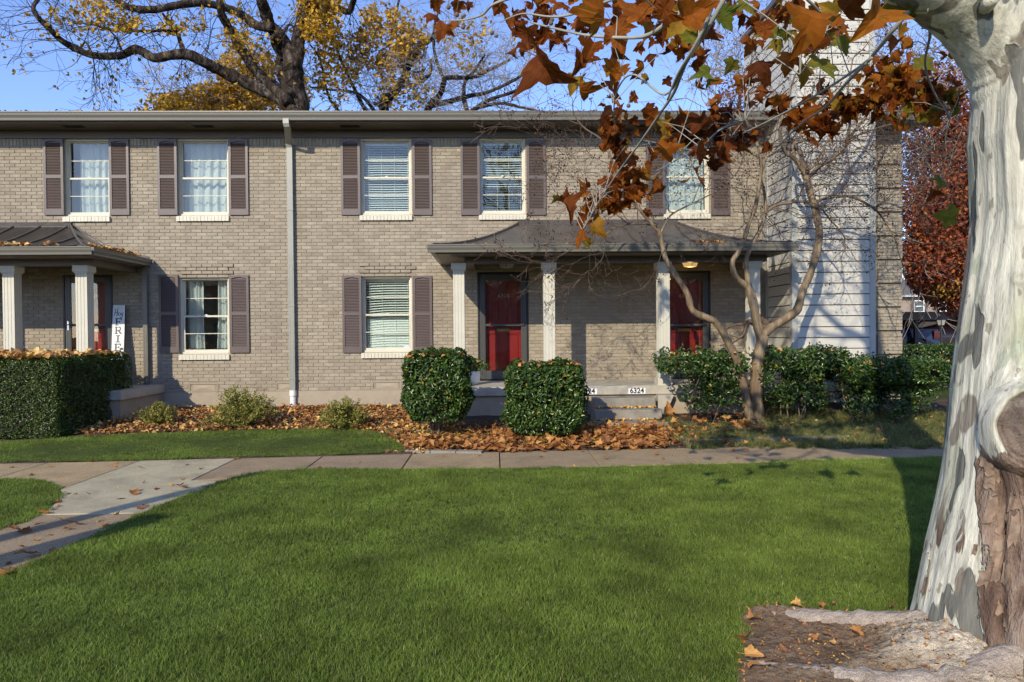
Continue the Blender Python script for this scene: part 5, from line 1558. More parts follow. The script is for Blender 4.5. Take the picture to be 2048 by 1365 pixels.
ux, uy = np.cos(AA), np.sin(AA)
disp = .020 * vnoise(ux * 2.6, uy * 2.6, ZZ * .8, 1) + .010 * vnoise(ux * 6, uy * 6, ZZ * 1.6, 2) + .0045 * vnoise(ux * 16, uy * 16, ZZ * 2.6, 6) + .002 * vnoise(ux * 40, uy * 40, ZZ * 6, 8)
base_ = np.clip((.75 - ZZ) / .75, 0, 1.4) ** 1.6
disp += base_ * .10 * np.maximum(0, vnoise(ux * 1.9, uy * 1.9, ZZ * .2, 12)) + base_ * .025 * vnoise(ux * 7, uy * 7, ZZ * .6, 5)
# groove beside the left rib near the foot
gr_a = math.pi + .40 + .25 * np.clip(1.2 - ZZ, 0, 1)
disp -= .035 * np.exp(-((AA - gr_a) / .05) ** 2) * np.clip((1.15 - ZZ) / .3, 0, 1)
# twig knots
def knot(px, py, s, h):
    global disp
    p = at(px, py, 3.02); i = int(np.argmin(np.abs(zs - p.z))); 
    an = math.atan2(p.y - cy[i], p.x - cx[i]) % (2 * math.pi)
    d2 = ((AA - an) * rr[i]) ** 2 + (ZZ - p.z) ** 2
    disp += h * np.exp(-d2 / s ** 2) - h * 1.2 * np.exp(-d2 / (s * .4) ** 2)
for k_ in ((1958, 550, .03, .02), (1970, 432, .022, .015), (1900, 1070, .018, .012), (1915, 1105, .02, .014), (1918, 1058, .022, .014), (1876, 1013, .015, .01), (1905, 960, .013, .01), (1870, 1060, .02, .02), (1878, 1125, .02, .018), (1990, 15, .05, .03), (2015, 95, .03, .02)): knot(*k_)
# swelling round the old cut
pr_ = ray(2084, 856); pr_ = Vector((pr_.x / pr_.y, 1.0, pr_.z / pr_.y)); zi_ = int(np.argmin(np.abs(zs - (CAMH + pr_.z * 3.05))))
A_ = pr_.x ** 2 + 1; B_ = -2 * (pr_.x * cx[zi_] + cy[zi_]); C_ = cx[zi_] ** 2 + cy[zi_] ** 2 - (rr[zi_]) ** 2
tt_ = (-B_ - math.sqrt(max(0, B_ * B_ - 4 * A_ * C_))) / (2 * A_)
sp = Vector((pr_.x * tt_, tt_, CAMH + pr_.z * tt_))
i_ = int(np.argmin(np.abs(zs - sp.z))); an_ = math.atan2(sp.y - TY, sp.x - cx[i_]) % (2 * math.pi)
d2 = ((AA - an_) * rr[i_]) ** 2 + ((ZZ - sp.z) * .8) ** 2
disp += .11 * np.exp(-(d2 / .215 ** 2) ** 1.4)
RX = RR + disp
V = np.stack([cx[:, None] + RX * ux, cy[:, None] + RX * uy * .97, ZZ], -1).reshape(-1, 3)
i, j = np.meshgrid(np.arange(len(zs) - 1), np.arange(NA), indexing='ij'); i = i.ravel(); j = j.ravel(); jn = (j + 1) % NA
F = np.stack([i*NA + j, i*NA + jn, (i+1)*NA + jn, (i+1)*NA + j], 1)
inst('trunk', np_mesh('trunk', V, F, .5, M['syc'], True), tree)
# healed cut of a lost limb
M['cutwood'] = material('cut_wood', (.13, .095, .07), rough=.9, var=.5, nscale=5, bump=1.0, bscale=34, bdist=.016, dirt=((.33, .29, .24), .75, 7), fine=.3)
axn = Vector((.02, -1, .12)).normalized(); e1 = axn.cross(Vector((0, 0, 1))).normalized(); e2 = e1.cross(axn)
def stub(mb, prof, c, n=48, oval=1.12):
    b = len(mb.v)
    for (r_, h_) in prof:
        for k in range(n):
            a = 2 * math.pi * k / n; w = r_ * (1 + .13 * float(vnoise(math.cos(a) * 2, math.sin(a) * 2, r_ * 9, 4)))
            mb.v.append(tuple(c + e1 * (w * math.cos(a)) + e2 * (w * oval * math.sin(a)) + axn * (h_ + .012 * float(vnoise(math.cos(a) * 3.5, math.sin(a) * 3.5, r_ * 14, 2)) + .004 * float(vnoise(math.cos(a) * 15, math.sin(a) * 15, r_ * 40, 2)))))
    for i in range(len(prof) - 1):
        for k in range(n):
            q = (k + 1) % n; mb.f.append((b + i*n + k, b + i*n + q, b + (i+1)*n + q, b + (i+1)*n + k)); mb.t.append(.5)
nd_ = Vector((math.cos(an_), math.sin(an_), .06)).normalized(); sc_ = sp + nd_ * .105; axn = (nd_ + Vector((-.10, -.35, 0))).normalized(); e1 = axn.cross(Vector((0, 0, 1))).normalized(); e2 = e1.cross(axn)
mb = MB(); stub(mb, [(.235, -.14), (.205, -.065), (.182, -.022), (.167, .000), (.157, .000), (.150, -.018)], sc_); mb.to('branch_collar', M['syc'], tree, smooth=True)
mb = MB(); stub(mb, [(.152, -.022)] + [(r_, -.016 + .0035 * math.sin(r_ * 190 + 3 * math.sin(r_ * 37)) + (.15 - r_) * .18) for r_ in np.linspace(.146, .01, 30)], sc_); mb.to('cut_face', M['cutwood'], tree, smooth=True)
# loose flakes of peeling bark on the brown side and along the groove
random.seed(4)
M['flake'] = material('bark_flake', (.23, .155, .10), rough=.9, var=.4, nscale=14, bump=.8, bscale=60, bdist=.004, dirt=((.40, .33, .25), .7, 12))
for _ in range(28):
    if random.random() < .75: px, py = random.uniform(1950, 2040), random.uniform(930, 1360)
    else: px, py = random.choice([(1885, 1060), (1872, 1090), (1868, 1130), (1862, 1170), (1975, 905), (1990, 940), (1860, 1010)]); px += random.uniform(-4, 4); py += random.uniform(-15, 15)
    d_ = ray(px, py); d_ = Vector((d_.x / d_.y, 1, d_.z / d_.y)); zi = int(np.argmin(np.abs(zs - (CAMH + d_.z * 3.05))))
    r0_ = rr[zi]; A1 = d_.x ** 2 + 1; B1 = -2 * (d_.x * cx[zi] + cy[zi]); C1 = cx[zi] ** 2 + cy[zi] ** 2 - r0_ ** 2; D1 = B1 * B1 - 4 * A1 * C1
    if D1 <= 0: continue
    t1 = (-B1 - math.sqrt(D1)) / (2 * A1); z0_ = CAMH + d_.z * t1; a0 = math.atan2(t1 - cy[zi], d_.x * t1 - cx[zi]) % (2 * math.pi)
    wf, hf = random.uniform(.02, .05), random.uniform(.04, .13); V_ = []; n1_, n2_ = 4, 5
    for iv in range(n2_):
        for iu in range(n1_):
            u, v = iu / (n1_ - 1) - .5, iv / (n2_ - 1) - .5
            jag = random.uniform(-.22, .22)
            an = a0 + (u + jag * .5) * wf / r0_; zz = z0_ + (v + jag) * hf; k1 = int(np.argmin(np.abs(zs - zz))); k2 = int(round(an / (2 * math.pi) * NA)) % NA
            rad_ = RX[k1, k2] + .003 + .03 * max(0, abs(v) * 1.2 - .25) ** 1.3 * (1 if v < 0 else .35) + .018 * max(0, u) ** 1.5
            V_.append((cx[k1] + rad_ * math.cos(an), cy[k1] + rad_ * math.sin(an) * .97, zz))
    F_ = [(b * n1_ + a, b * n1_ + a + 1, (b + 1) * n1_ + a + 1, (b + 1) * n1_ + a) for b in range(n2_ - 1) for a in range(n1_ - 1)]
    inst('bark_flake', np_mesh('bark_flake', np.array(V_), np.array(F_), .5, M['flake'] if px > 1945 or random.random() < .6 else M['syc']), tree)
# limb
lp = [at(2175, 190, 3.45), at(2000, 42, 3.40), at(1925, -14, 3.36), at(1868, -52, 3.3), at(1790, -105, 3.25), at(1640, -250, 3.1), at(1420, -430, 3.0), at(1100, -620, 3.1)]
lp = [at(2165, 560, 3.47), at(2130, 400, 3.47), at(2092, 250, 3.46), at(2046, 110, 3.44), at(1966, 24, 3.40), at(1886, -30, 3.34), at(1795, -92, 3.26), at(1640, -235, 3.12), at(1420, -420, 3.0), at(1100, -620, 3.1)]
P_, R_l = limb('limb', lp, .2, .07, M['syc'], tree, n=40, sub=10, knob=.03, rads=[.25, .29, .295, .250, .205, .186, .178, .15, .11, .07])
MB().tube([at(1985, 5, 3.16) + Vector((0, .05, 0)), at(1985, 5, 3.16) + Vector((-.02, -.04, 0))], [.035, .025], 10).to('branch_collar', M['syc'], tree, smooth=True)
# visible hanging branches
BR = {}
def hang(name, pts, r0, r1):
    pp = [at(*p) for p in pts]
    q, r_ = limb('branch', pp, r0, r1, M['syctwig'], tree, n=7, sub=5, knob=.12)
    BR[name] = q
hang('A', [(1600,-300,3.05),(1480,-60,3.1),(1425,40,3.2),(1397,86,3.3),(1369,132,3.4),(1348,185,3.6),(1320,228,3.8),(1283,282,4.1),(1240,340,4.5),(1200,400,4.9),(1165,462,5.2)], .0135, .004)
hang('A2', [(1440,-40,3.1),(1415,40,3.2),(1385,100,3.3),(1355,150,3.45),(1335,200,3.6)], .010, .005)
hang('B', [(1560,-200,3.0),(1440,-30,3.0),(1360,26,3.0),(1308,65,3.1),(1265,76,3.2),(1180,72,3.4),(1120,60,3.5),(1060,45,3.7)], .015, .004)
hang('C', [(1880,-80,3.2),(1830,5,3.3),(1784,63,3.4),(1748,108,3.6),(1735,123,3.65),(1669,168,4.0),(1590,215,4.5),(1495,263,5.0),(1420,292,5.3)], .0135, .004)
hang('C2', [(1735,123,3.65),(1690,170,3.9),(1650,215,4.2),(1600,250,4.5),(1550,300,4.8)], .010, .004)
hang('C3', [(1830,5,3.3),(1860,60,3.7),(1850,130,4.2),(1870,190,4.6),(1900,235,4.9)], .010, .004)
hang('D', [(1420,-200,3.2),(1200,-60,3.3),(1060,-15,3.4),(990,8,3.5),(965,30,3.6),(930,40,3.7),(885,42,3.8)], .011, .003)
hang('E', [(1440,-30,3.0),(1260,-10,3.2),(1148,28,3.5),(1100,34,3.6),(1045,28,3.8),(1000,45,4.0)], .009, .003)
hang('G', [(1369,132,3.4),(1330,190,3.6),(1270,150,3.7),(1240,170,3.9),(1228,215,4.3),(1232,270,4.6)], .007, .003)
hang('H', [(1560,-120,3.2),(1600,-20,3.2),(1640,30,3.3),(1640,90,3.5),(1600,150,3.8)], .009, .004)
hang('I', [(1283,282,4.1),(1330,290,4.3),(1390,300,4.6),(1440,260,4.7),(1490,240,4.9)], .007, .003)
BP = [p for q in BR.values() for p in q]
# leaves
cl = {'b': [.0, .08, .15], 'r': [.2, .28, .35, .4], 'o': [.45, .5, .55, .6], 'y': [.7, .76, .8], 'g': [.88, .95, 1.0]}
SL = {k: [syc_mesh('leaf', t, M['sycleaf'], 1.1 if k in 'br' else .7, .8 if k in 'br' else .45, ord(k) % 97 + 7 * i + 3) for i, t in enumerate(v * (3 if k in 'br' else 2))] for k, v in cl.items()}
big = [(1090,135,112,'r'),(1160,185,66,'o'),(1208,42,100,'o'),(1180,100,66,'r'),(1235,72,76,'o'),(1235,150,64,'o'),(1272,28,80,'o'),(1160,120,64,'r'),(1360,45,84,'y'),(1388,28,90,'o'),(1447,38,66,'g'),(1290,65,56,'o'),(1378,72,66,'g'),(1330,16,80,'r'),(1012,42,54,'r'),(1055,72,56,'r'),(1080,16,44,'b'),(870,30,48,'r'),(884,62,54,'r'),(935,12,26,'b'),(1040,94,46,'b'),(1098,84,46,'r'),(1130,88,44,'r'),(1225,112,50,'r'),(1215,140,34,'y'),(1147,168,54,'y'),(1285,96,44,'r'),(1300,112,40,'r'),(1325,78,28,'r'),(1340,106,46,'r'),(1276,150,28,'b'),(1290,160,30,'y'),(1335,165,28,'b'),(1266,196,36,'o'),(1230,172,56,'b'),(1238,206,38,'o'),(1224,222,40,'b'),(1393,138,50,'r'),(1420,150,60,'g'),(1432,168,46,'o'),(1462,132,46,'g'),(1398,178,34,'r'),(1498,92,56,'o'),(1530,60,60,'r'),(1560,75,44,'g'),(1526,133,74,'b'),(1621,32,112,'o'),(1660,20,60,'y'),(1620,90,86,'r'),(1665,55,66,'o'),(1687,47,70,'o'),(1751,34,100,'o'),(1795,24,84,'g'),(1837,36,50,'o'),(1800,60,44,'y'),(1647,138,84,'g'),(1612,150,60,'y'),(1577,123,64,'o'),(1686,86,60,'g'),(1640,168,38,'o'),(1790,90,46,'b'),(1812,96,46,'o'),(1849,130,64,'g'),(1876,8,60,'b'),(1700,8,80,'r'),(1585,20,70,'r'),(1500,10,60,'g'),(1397,354,62,'o'),(1370,366,38,'y'),(1428,332,42,'b'),(1440,300,50,'r'),(1340,296,66,'o'),(1392,298,60,'r'),(1300,232,50,'r'),(1350,248,50,'g'),(1400,252,66,'b'),(1432,235,50,'r'),(1250,290,44,'y'),(1310,305,34,'o'),(1330,262,60,'y'),(1450,292,56,'r'),(1480,300,50,'r'),(1135,412,64,'r'),(1112,398,32,'g'),(1167,440,44,'r'),(1160,476,54,'o'),(1194,458,54,'y'),(1173,488,34,'g'),(1196,432,34,'o'),(1215,366,40,'r'),(1250,345,44,'r'),(1262,318,50,'r'),(1290,345,46,'y'),(1305,360,34,'y'),(1246,402,44,'g'),(1865,388,36,'r'),(1888,362,44,'g'),(1893,432,58,'g'),(1420,60,60,'r'),(1120,12,50,'r'),(1155,45,54,'b')]
random.seed(77)
clusters = [((1790,172,55,38),38,'ooyrro',36), ((1700,212,50,22),34,'rroyob',18), ((1640,235,60,30),42,'rrrob',14), ((1850,205,50,34),42,'rroyg',22), ((1440,265,60,34),44,'rrrbb',14), ((1340,265,46,30),44,'yrroo',10), ((1232,262,24,46),38,'bbrr',12), ((1255,370,45,30),38,'ooorr',15), ((1210,395,40,22),38,'rroo',10), ((1500,200,70,40),38,'rrob',9), ((1085,60,60,40),44,'rrb',9), ((1350,60,90,36),50,'rroy',9), ((1600,60,90,50),50,'roryg',9), ((1900,60,40,40),40,'rro',3), ((1180,20,150,20),46,'rroo',14), ((1480,30,130,26),46,'rroyb',12)]
allv = list(big)
for ((cx_, cy_, sx_, sy_), s_, cs, k) in clusters:
    for _ in range(k): allv.append((random.gauss(cx_, sx_ * .55), random.gauss(cy_, sy_ * .6), s_ * random.uniform(.65, 1.15), random.choice(cs)))
stalk = MB(); nleaf = 0
TW = {'a': [], 'b': [], 'ra': [], 'rb': []}
extra = []
for ((cx_, cy_, sx_, sy_), s_, cs, k) in clusters:
    for _ in range(int(k * 2.2)): extra.append((random.gauss(cx_, sx_ * .7), random.gauss(cy_, sy_ * .7), s_ * random.uniform(.5, .95), random.choice(cs + 'rro')))
allv = allv[:300] + extra
jv, jf, jt, joff = [], [], [], 0
for k, (px, py, s_, c) in enumerate(allv):
    Lm = random.uniform(.155, .20)
    Y = min(5.4, max(2.7, FPX * Lm / (s_ * .92)))
    if k >= len(big): Y = min(5.2, max(3.4, Y * random.uniform(.9, 1.15)))
    size = s_ * (.84 if s_ > 75 else .76) * Y / FPX
    cpt = at(px, py, Y)
    me = random.choice(SL[c])
    # hangs from its stalk: tip mostly down, face roughly outwards
    tip = Vector((random.gauss(0, .7), random.gauss(0, .5), -1 if random.random() < .75 else .3)).normalized()
    nrm = Vector((random.gauss(0, .9), -1 if random.random() < .6 else 1, random.gauss(.2, .7))); nrm = (nrm - tip * nrm.dot(tip)).normalized()
    side = tip.cross(nrm)
    Rm = Matrix((side, tip, nrm)).transposed()
    basep = cpt - tip * size * .35
    if k < 300:
        o = bpy.data.objects.new('leaf', me); _link(o, tree, basep)
        o.rotation_euler = Rm.to_euler(); o.scale = (size, size, size)
    else:
        co = np.empty(len(me.vertices) * 3, np.float32); me.vertices.foreach_get('co', co)
        jv.append(co.reshape(-1, 3) * size @ np.array(Rm.transposed()) + np.array(basep)); jf += [tuple(v + joff for v in pl.vertices) for pl in me.polygons]
        jt += [a.value for a in me.attributes['tone'].data]; joff += len(me.vertices)
    q = min(BP, key=lambda b: (b - basep).length)
    pet = basep - tip * size * .42
    if (q - pet).length < (.6 if k < len(big) else .24):
        mid = q.lerp(pet, .55) + Vector((random.gauss(0, .02), random.gauss(0, .02), .03))
        for (a, b, r1_, r2_) in ((q, mid, .0035, .0026), (mid, pet, .0026, .0018)):
            TW['a'].append(tuple(a)); TW['b'].append(tuple(b)); TW['ra'].append(r1_); TW['rb'].append(r2_)
me = bpy.data.meshes.new('leaves'); me.from_pydata(np.concatenate(jv).tolist(), [], jf); me.materials.append(M['sycleaf'])
me.attributes.new('tone', 'FLOAT', 'FACE').data.foreach_set('value', np.array(jt, np.float32))
tag(inst('foliage', me, tree), kind='stuff')
tag(seg_mesh('leaf_stalks', TW['a'], TW['b'], TW['ra'], TW['rb'], M['syctwig'], tree, 5), kind='stuff')
# seed balls
for (px, py, Y) in [(897,15,3.9),(914,30,3.9),(926,55,4.0),(984,66,4.0),(1102,47,3.8),(1257,212,4.2),(1245,400,4.9),(1244,381,4.9),(1190,412,5.0),(1104,40,3.9),(1462,265,4.9),(1537,276,5.1),(1830,195,4.6)]:
    p = at(px, py, Y); mb = MB(); r_ = .0135
    mb.lathe([(.001, -r_), (r_*.6, -r_*.8), (r_*.95, -r_*.3), (r_*.95, r_*.3), (r_*.6, r_*.8), (.001, r_)], p, 10); mb.tube([p + Vector((0, 0, r_)), p + Vector((.01, 0, .09))], .0015, 4); mb.to('seed_ball', M['twig'], tree, smooth=True)
# the crown above the frame
T = Twigs(); random.seed(5)
for (st, d, ln, r_) in [((2.7, 3.4, 6.2), (-.5, .1, 1), 3.0, .10), ((1.2, 3.1, 5.3), (-1, .2, .8), 3.0, .06), ((.6, 3.1, 5.8), (-.6, .3, .9), 2.6, .06), ((2.6, 3.4, 5.2), (1, .3, .8), 3.0, .09), ((2.2, 3.3, 4.6), (-.7, .9, 1.1), 3.2, .06), ((1.8, 3.3, 4.3), (-.3, .5, 1.4), 3.0, .05)]:
    T.grow(st, d, ln, r_ * .8, 2, spread=.5, seg=.35, wob=.13, up=.03, split=2.6, kmin=.004)
kp = [i for i in range(len(T.a)) if T.b[i][2] < 8.2]
for nm in ('a', 'b', 'ra', 'rb'): setattr(T, nm, [getattr(T, nm)[i] for i in kp])
T.tips = [q for q in T.tips if q[2] < 8.2]
T.to('crown_branches', M['syctwig'], tree, 5)
tips = np.array(T.tips); tips = tips[tips[:, 2] > 4.4]
n = 420; P = tips[rng.integers(0, len(tips), n)] + rng.normal(0, .22, (n, 3))
P = P[(P[:, 2] > 1.65 + .53 * np.maximum(P[:, 1], .5) + .25) & (P[:, 1] > 3.0)]
n = len(P)
tag(leaves('foliage', P, rand_unit(n), rng.uniform(.12, .2, n), rng.choice([.25, .35, .5, .6, .8], n), M['sycleaf'], tree, aspect=.9), kind='stuff')
# roots and worn soil round the foot
def rootz(x, y):
    w = 1.0
    e = float(vnoise(x * 2.2, y * 3.0, 1, 3)) * .035 + float(vnoise(x * 7, y * 8, 2, 3)) * .018 + float(vnoise(x * 25, y * 25, 2, 3)) * .006
    dx = max(0, 2.1 - x) 
    r1_ = .085 * math.exp(-((y - (3.93 - .20 * max(0, x - 1.1) + .05 * math.sin(x * 4))) / .08) ** 2) * (1 if x < 2.4 else .6)
    r2_ = .10 * math.exp(-((y - (3.25 + .12 * math.sin(x * 3))) / .12) ** 2)
    r3_ = .16 * math.exp(-(((x - 2.15) / .30) ** 2 + ((y - 3.2) / .4) ** 2))
    return .036 + e * 1.0 + r1_ * .38 + r2_ * .40 + r3_ * .6 + .010 * float(vnoise(x * 60, y * 60, 2, 7)) + .012 * abs(float(vnoise(x * 13, y * 30, 1, 8)))
X = np.linspace(1.0, 3.6, 200); Y = np.linspace(2.1, 4.6, 190)
rz_poly = root_zone
V = []; ins_ = in_poly(rz_poly, *np.meshgrid(X, Y))
msk = ins_.astype(float)
for _ in range(12):
    msk[1:-1] = (msk[:-2] + msk[1:-1] + msk[2:]) / 3; msk[:, 1:-1] = (msk[:, :-2] + msk[:, 1:-1] + msk[:, 2:]) / 3
msk = np.clip((msk - .15) / .7, 0, 1)
hz_ = np.zeros(msk.shape)
for jy, y in enumerate(Y):
    for ix, x in enumerate(X):
        hz_[jy, ix] = rootz(x, y); hz_[jy, ix] = .026 + (hz_[jy, ix] - .026) * (.35 + .65 * min(1, max(0, (x - 1.15) / .9))); V.append((x, y, hz_[jy, ix] * msk[jy, ix] - .01 * (1 - msk[jy, ix])))
F = np.array([(j*200+i, j*200+i+1, (j+1)*200+i+1, (j+1)*200+i) for j in range(189) for i in range(199)])
o = inst('bare_soil', np_mesh('bare_soil', np.array(V), F, np.clip((hz_[:-1, :-1].ravel() - .055) / .09, 0, 1), M['root'], True), None); o['kind'] = 'structure'
for pts, r0, r1 in (([(2.45,3.35,.12),(2.05,3.62,.035),(1.75,3.76,.012),(1.5,3.82,-.01),(1.36,3.85,-.05)], .10, .04), ([(2.5,3.05,.15),(2.0,3.0,.02),(1.6,3.08,.015),(1.35,3.2,.01),(1.18,3.32,-.02)], .11, .035), ([(2.6,3.0,.15),(2.3,2.75,.06),(1.9,2.6,.02),(1.5,2.5,-.02)], .16, .05)):
    limb('root', pts, r0, r1, M['rootx'], tree, n=18, sub=10, knob=.22)

# crumbs of bark and leaf on the worn soil
k = 900; X_ = rng.uniform(1.12, 2.3, k); Y_ = rng.uniform(2.9, 4.0, k); okk = in_poly(root_zone, X_, Y_); X_, Y_ = X_[okk], Y_[okk]
P = np.array([(x, y, .026 + (rootz(x, y) - .026) * (.35 + .65 * min(1, max(0, (x - 1.15) / .9))) + .004) for x, y in zip(X_, Y_)]); k = len(P)
o = leaves('bark_crumbs', P, rng.normal(0, .4, (k, 3)) + np.array([[0, 0, 1]]), rng.uniform(.008, .028, k), rng.uniform(0, .9, k), M['litter'], None, aspect=.5)
o['kind'] = 'stuff'; o['label'] = 'small crumbs of bark and leaf strewn over the bare soil by the roots'; o['category'] = 'debris'

# ================================================================== crape myrtle
M['crape'] = material('crape_bark', (.175, .122, .068), rough=.65, var=.4, nscale=7, bump=.6, bscale=24, bdist=.010, stretch=(1.8, 1.8, .22), dirt=((.34, .27, .17), .8, 7), spec=.3)
M['crapetwig'] = material('crape_twig', (.125, .082, .055), rough=.85, var=.3, nscale=8)
CYm = 11.3
cb = gr(1512, 848)
cm = thing('crape_myrtle', 'bare multi-stemmed crape myrtle with smooth tan trunks and dark seed heads', 'tree', tuple(cb))
def cpath(pts, dy0=0, dy1=0):
    n = len(pts) - 1
    return [at(p[0], p[1], CYm + dy0 + (dy1 - dy0) * i / n) for i, p in enumerate(pts)]
px_m = 1 / 120.0
stems = [
 ([(1520,860),(1518,840),(1513,796),(1514,738),(1520,699),(1526,672)], 17, 16, 0, 0),
 ([(1506,856),(1498,830),(1491,789),(1477,730),(1460,692),(1436,649),(1421,639),(1386,622),(1374,587),(1347,544),(1331,517),(1320,470),(1308,453),(1273,412),(1255,392),(1236,350),(1215,300)], 12.5, 3, -.08, -.5),
 ([(1524,680),(1537,660),(1584,629),(1595,618),(1607,579),(1623,540),(1638,478),(1633,431),(1619,381),(1612,352)], 12, 8.5, 0, .1),
 ([(1524,690),(1517,668),(1510,637),(1502,602),(1495,575),(1473,556),(1465,525),(1483,494),(1498,447),(1510,416),(1518,373),(1522,330),(1510,270)], 10.5, 3.5, 0, -.3),
 ([(1522,684),(1514,633),(1508,598),(1498,571),(1493,540),(1494,513),(1506,486),(1522,455),(1531,424),(1529,389),(1522,350),(1540,300)], 9, 3, .05, .3),
 ([(1612,352),(1588,317),(1569,303),(1560,260),(1575,200),(1590,150)], 6.5, 2.5, .1, -.2),
 ([(1614,358),(1640,333),(1664,318),(1690,294),(1705,267),(1735,229),(1760,180),(1785,130)], 6.5, 2.5, .1, .4),
 ([(1530,427),(1550,412),(1580,406),(1610,404),(1634,416)], 4.5, 3.2, .1, .0),
 ([(1634,412),(1638,402),(1660,396),(1700,394),(1738,411),(1760,430),(1780,460),(1793,485)], 4.5, 2, .1, .3),
 ([(1590,318),(1586,290),(1605,283),(1600,270),(1612,235)], 4, 2, .1, .2),
 ([(1612,340),(1625,334),(1645,310),(1650,290),(1670,262),(1690,220)], 4, 2, .0, -.3),
 ([(1308,451),(1270,448),(1235,455),(1210,470)], 2.6, 1.3, -.2, -.3),
 ([(1320,470),(1335,440),(1350,425),(1400,400),(1440,378),(1470,350)], 2.8, 1.3, -.2, -.4),
 ([(1690,294),(1700,250),(1695,190),(1705,120)], 3.5, 1.6, .2, .0),
 ([(1690,280),(1740,262),(1790,250),(1840,280)], 3.2, 1.6, .2, .5),
]
random.seed(31); CT_ = Twigs()
for k, (pts, w0, w1, a, b) in enumerate(stems):
    pp = cpath(pts, a, b)
    q, r_ = limb('trunk' if k < 5 else 'branch', pp, w0 * px_m * .72, w1 * px_m * .75, M['crape'], cm, n=14 if k < 5 else 9, sub=6, knob=.16 if k < 5 else .1)
    for i, p in enumerate(q):
        u = i / len(q)
        if k == 0: continue
        zz = p.z
        if zz < 3.3: continue
        cnt = 0.85 if k < 5 else 1.0
        if random.random() < cnt * .34:
            ctr = Vector((4.5, 11.3, 3.6)); out = (p - ctr).normalized()
            CT_.grow(p, (out.x * 1.0 + random.gauss(0, .55), random.gauss(0, .5) - .1, .25 + random.gauss(0, .5)), random.uniform(.6, 1.15), .0085, 3, spread=.62, seg=.10, wob=.28, up=.01, split=1.25, kmin=.0018)
    CT_.grow(q[-1], (q[-1] - q[-3]).normalized(), .9, w1 * px_m * .8, 2, spread=.6, seg=.1, wob=.26, split=1.7, kmin=.0018)
# a few long twigs that hang in front of the porch roof
for (px, py, d) in [(1205,478,(.1,0,-1)),(1210,470,(-.4,0,-.9)),(1150,480,(-.3,0,-.7)),(1100,300,(-.6,0,.3)),(1330,500,(-.3,-.2,-.6)),(1120,330,(-.8,0,.1)),(1180,300,(-.7,0,.6)),(1160,400,(-.9,0,-.1)),(1200,350,(-1,0,.3)),(1140,370,(-.9,0,.4)),(1650,420,(.4,0,-.8)),(1700,400,(.5,0,-.8)),(1260,420,(-1,0,.1)),(1250,380,(-1,0,.5)),(1230,430,(-1,0,-.3)),(1250,400,(-.9,0,.2))]:
    CT_.grow(at(px, py, 10.9), d, .75, .006, 3 if px < 1300 else 2, spread=.55, seg=.09, wob=.26, split=1.9, kmin=.0030)
print('crape segs', len(CT_.a), 'tips', len(CT_.tips))
CT_.to('twigs', M['crapetwig'], cm)
tp = np.array(CT_.tips)
k = min(int(len(tp) * 1.0), 5200)
P = tp[rng.integers(0, len(tp), k)] + rng.normal(0, .025, (k, 3)); s_ = rng.uniform(.009, .015, k)[:, None]
oct_ = np.array([(1,0,0),(0,1,0),(-1,0,0),(0,-1,0),(0,0,1.2),(0,0,-1.2)], float)
V = (P[:, None, :] + oct_[None] * s_[:, None, :]).reshape(-1, 3)
fi = np.array([(0,1,4),(1,2,4),(2,3,4),(3,0,4),(1,0,5),(2,1,5),(3,2,5),(0,3,5)])
F = (np.arange(k)[:, None, None] * 6 + fi[None]).reshape(-1, 3)
tag(inst('seed_capsules', np_mesh('seed_capsules', V, F, .5, M['seed']), cm), kind='stuff')
k = 420; P = tp[rng.integers(0, len(tp), k)] + rng.normal(0, .03, (k, 3))
tag(leaves('foliage', P, rand_unit(k), rng.uniform(.035, .06, k), rng.choice([.3, .5, .6, .7], k), M['sycleaf'], cm), kind='stuff')

# ================================================================== trees behind the roof
def cloud(boxes, Y, dY, size, m, name, parent, seed=0, thr=-.15, freq=1.1, tmu=.5, tsd=.25):
    Ps = []
    for (x0, y0, x1, y1, n) in boxes:
        u = rng.uniform(-1, 1, (n * 2, 3)); u = u[np.sum(u * u, 1) < 1][:n]
        for (a, b, c) in u:
            Ps.append(tuple(at((x0 + x1) / 2 + a * (x1 - x0) / 2, (y0 + y1) / 2 + b * (y1 - y0) / 2, Y + c * dY)))
    P = np.array(Ps)
    keep = vnoise(P[:, 0] * freq, P[:, 1] * freq, P[:, 2] * freq, seed) + .5 * vnoise(P[:, 0] * freq * 3, P[:, 1] * freq * 3, P[:, 2] * freq * 3, seed + 1) > thr
    P = P[keep]; n = len(P)
    tone = np.clip(rng.normal(tmu, tsd, n) , 0, 1)
    return tag(leaves(name, P, rand_unit(n) + np.array([[0, -.3, .4]]), rng.uniform(.7, 1.3, n) * size, tone, m, parent, aspect=.75), kind='stuff')
OY = 24.0
ok = thing('oak_tree', 'big dark-barked tree behind the roof with heavy twisting limbs and a few yellow leaves', 'tree', (at(590, 222, OY).x, OY, .3))
pm_ = OY / FPX
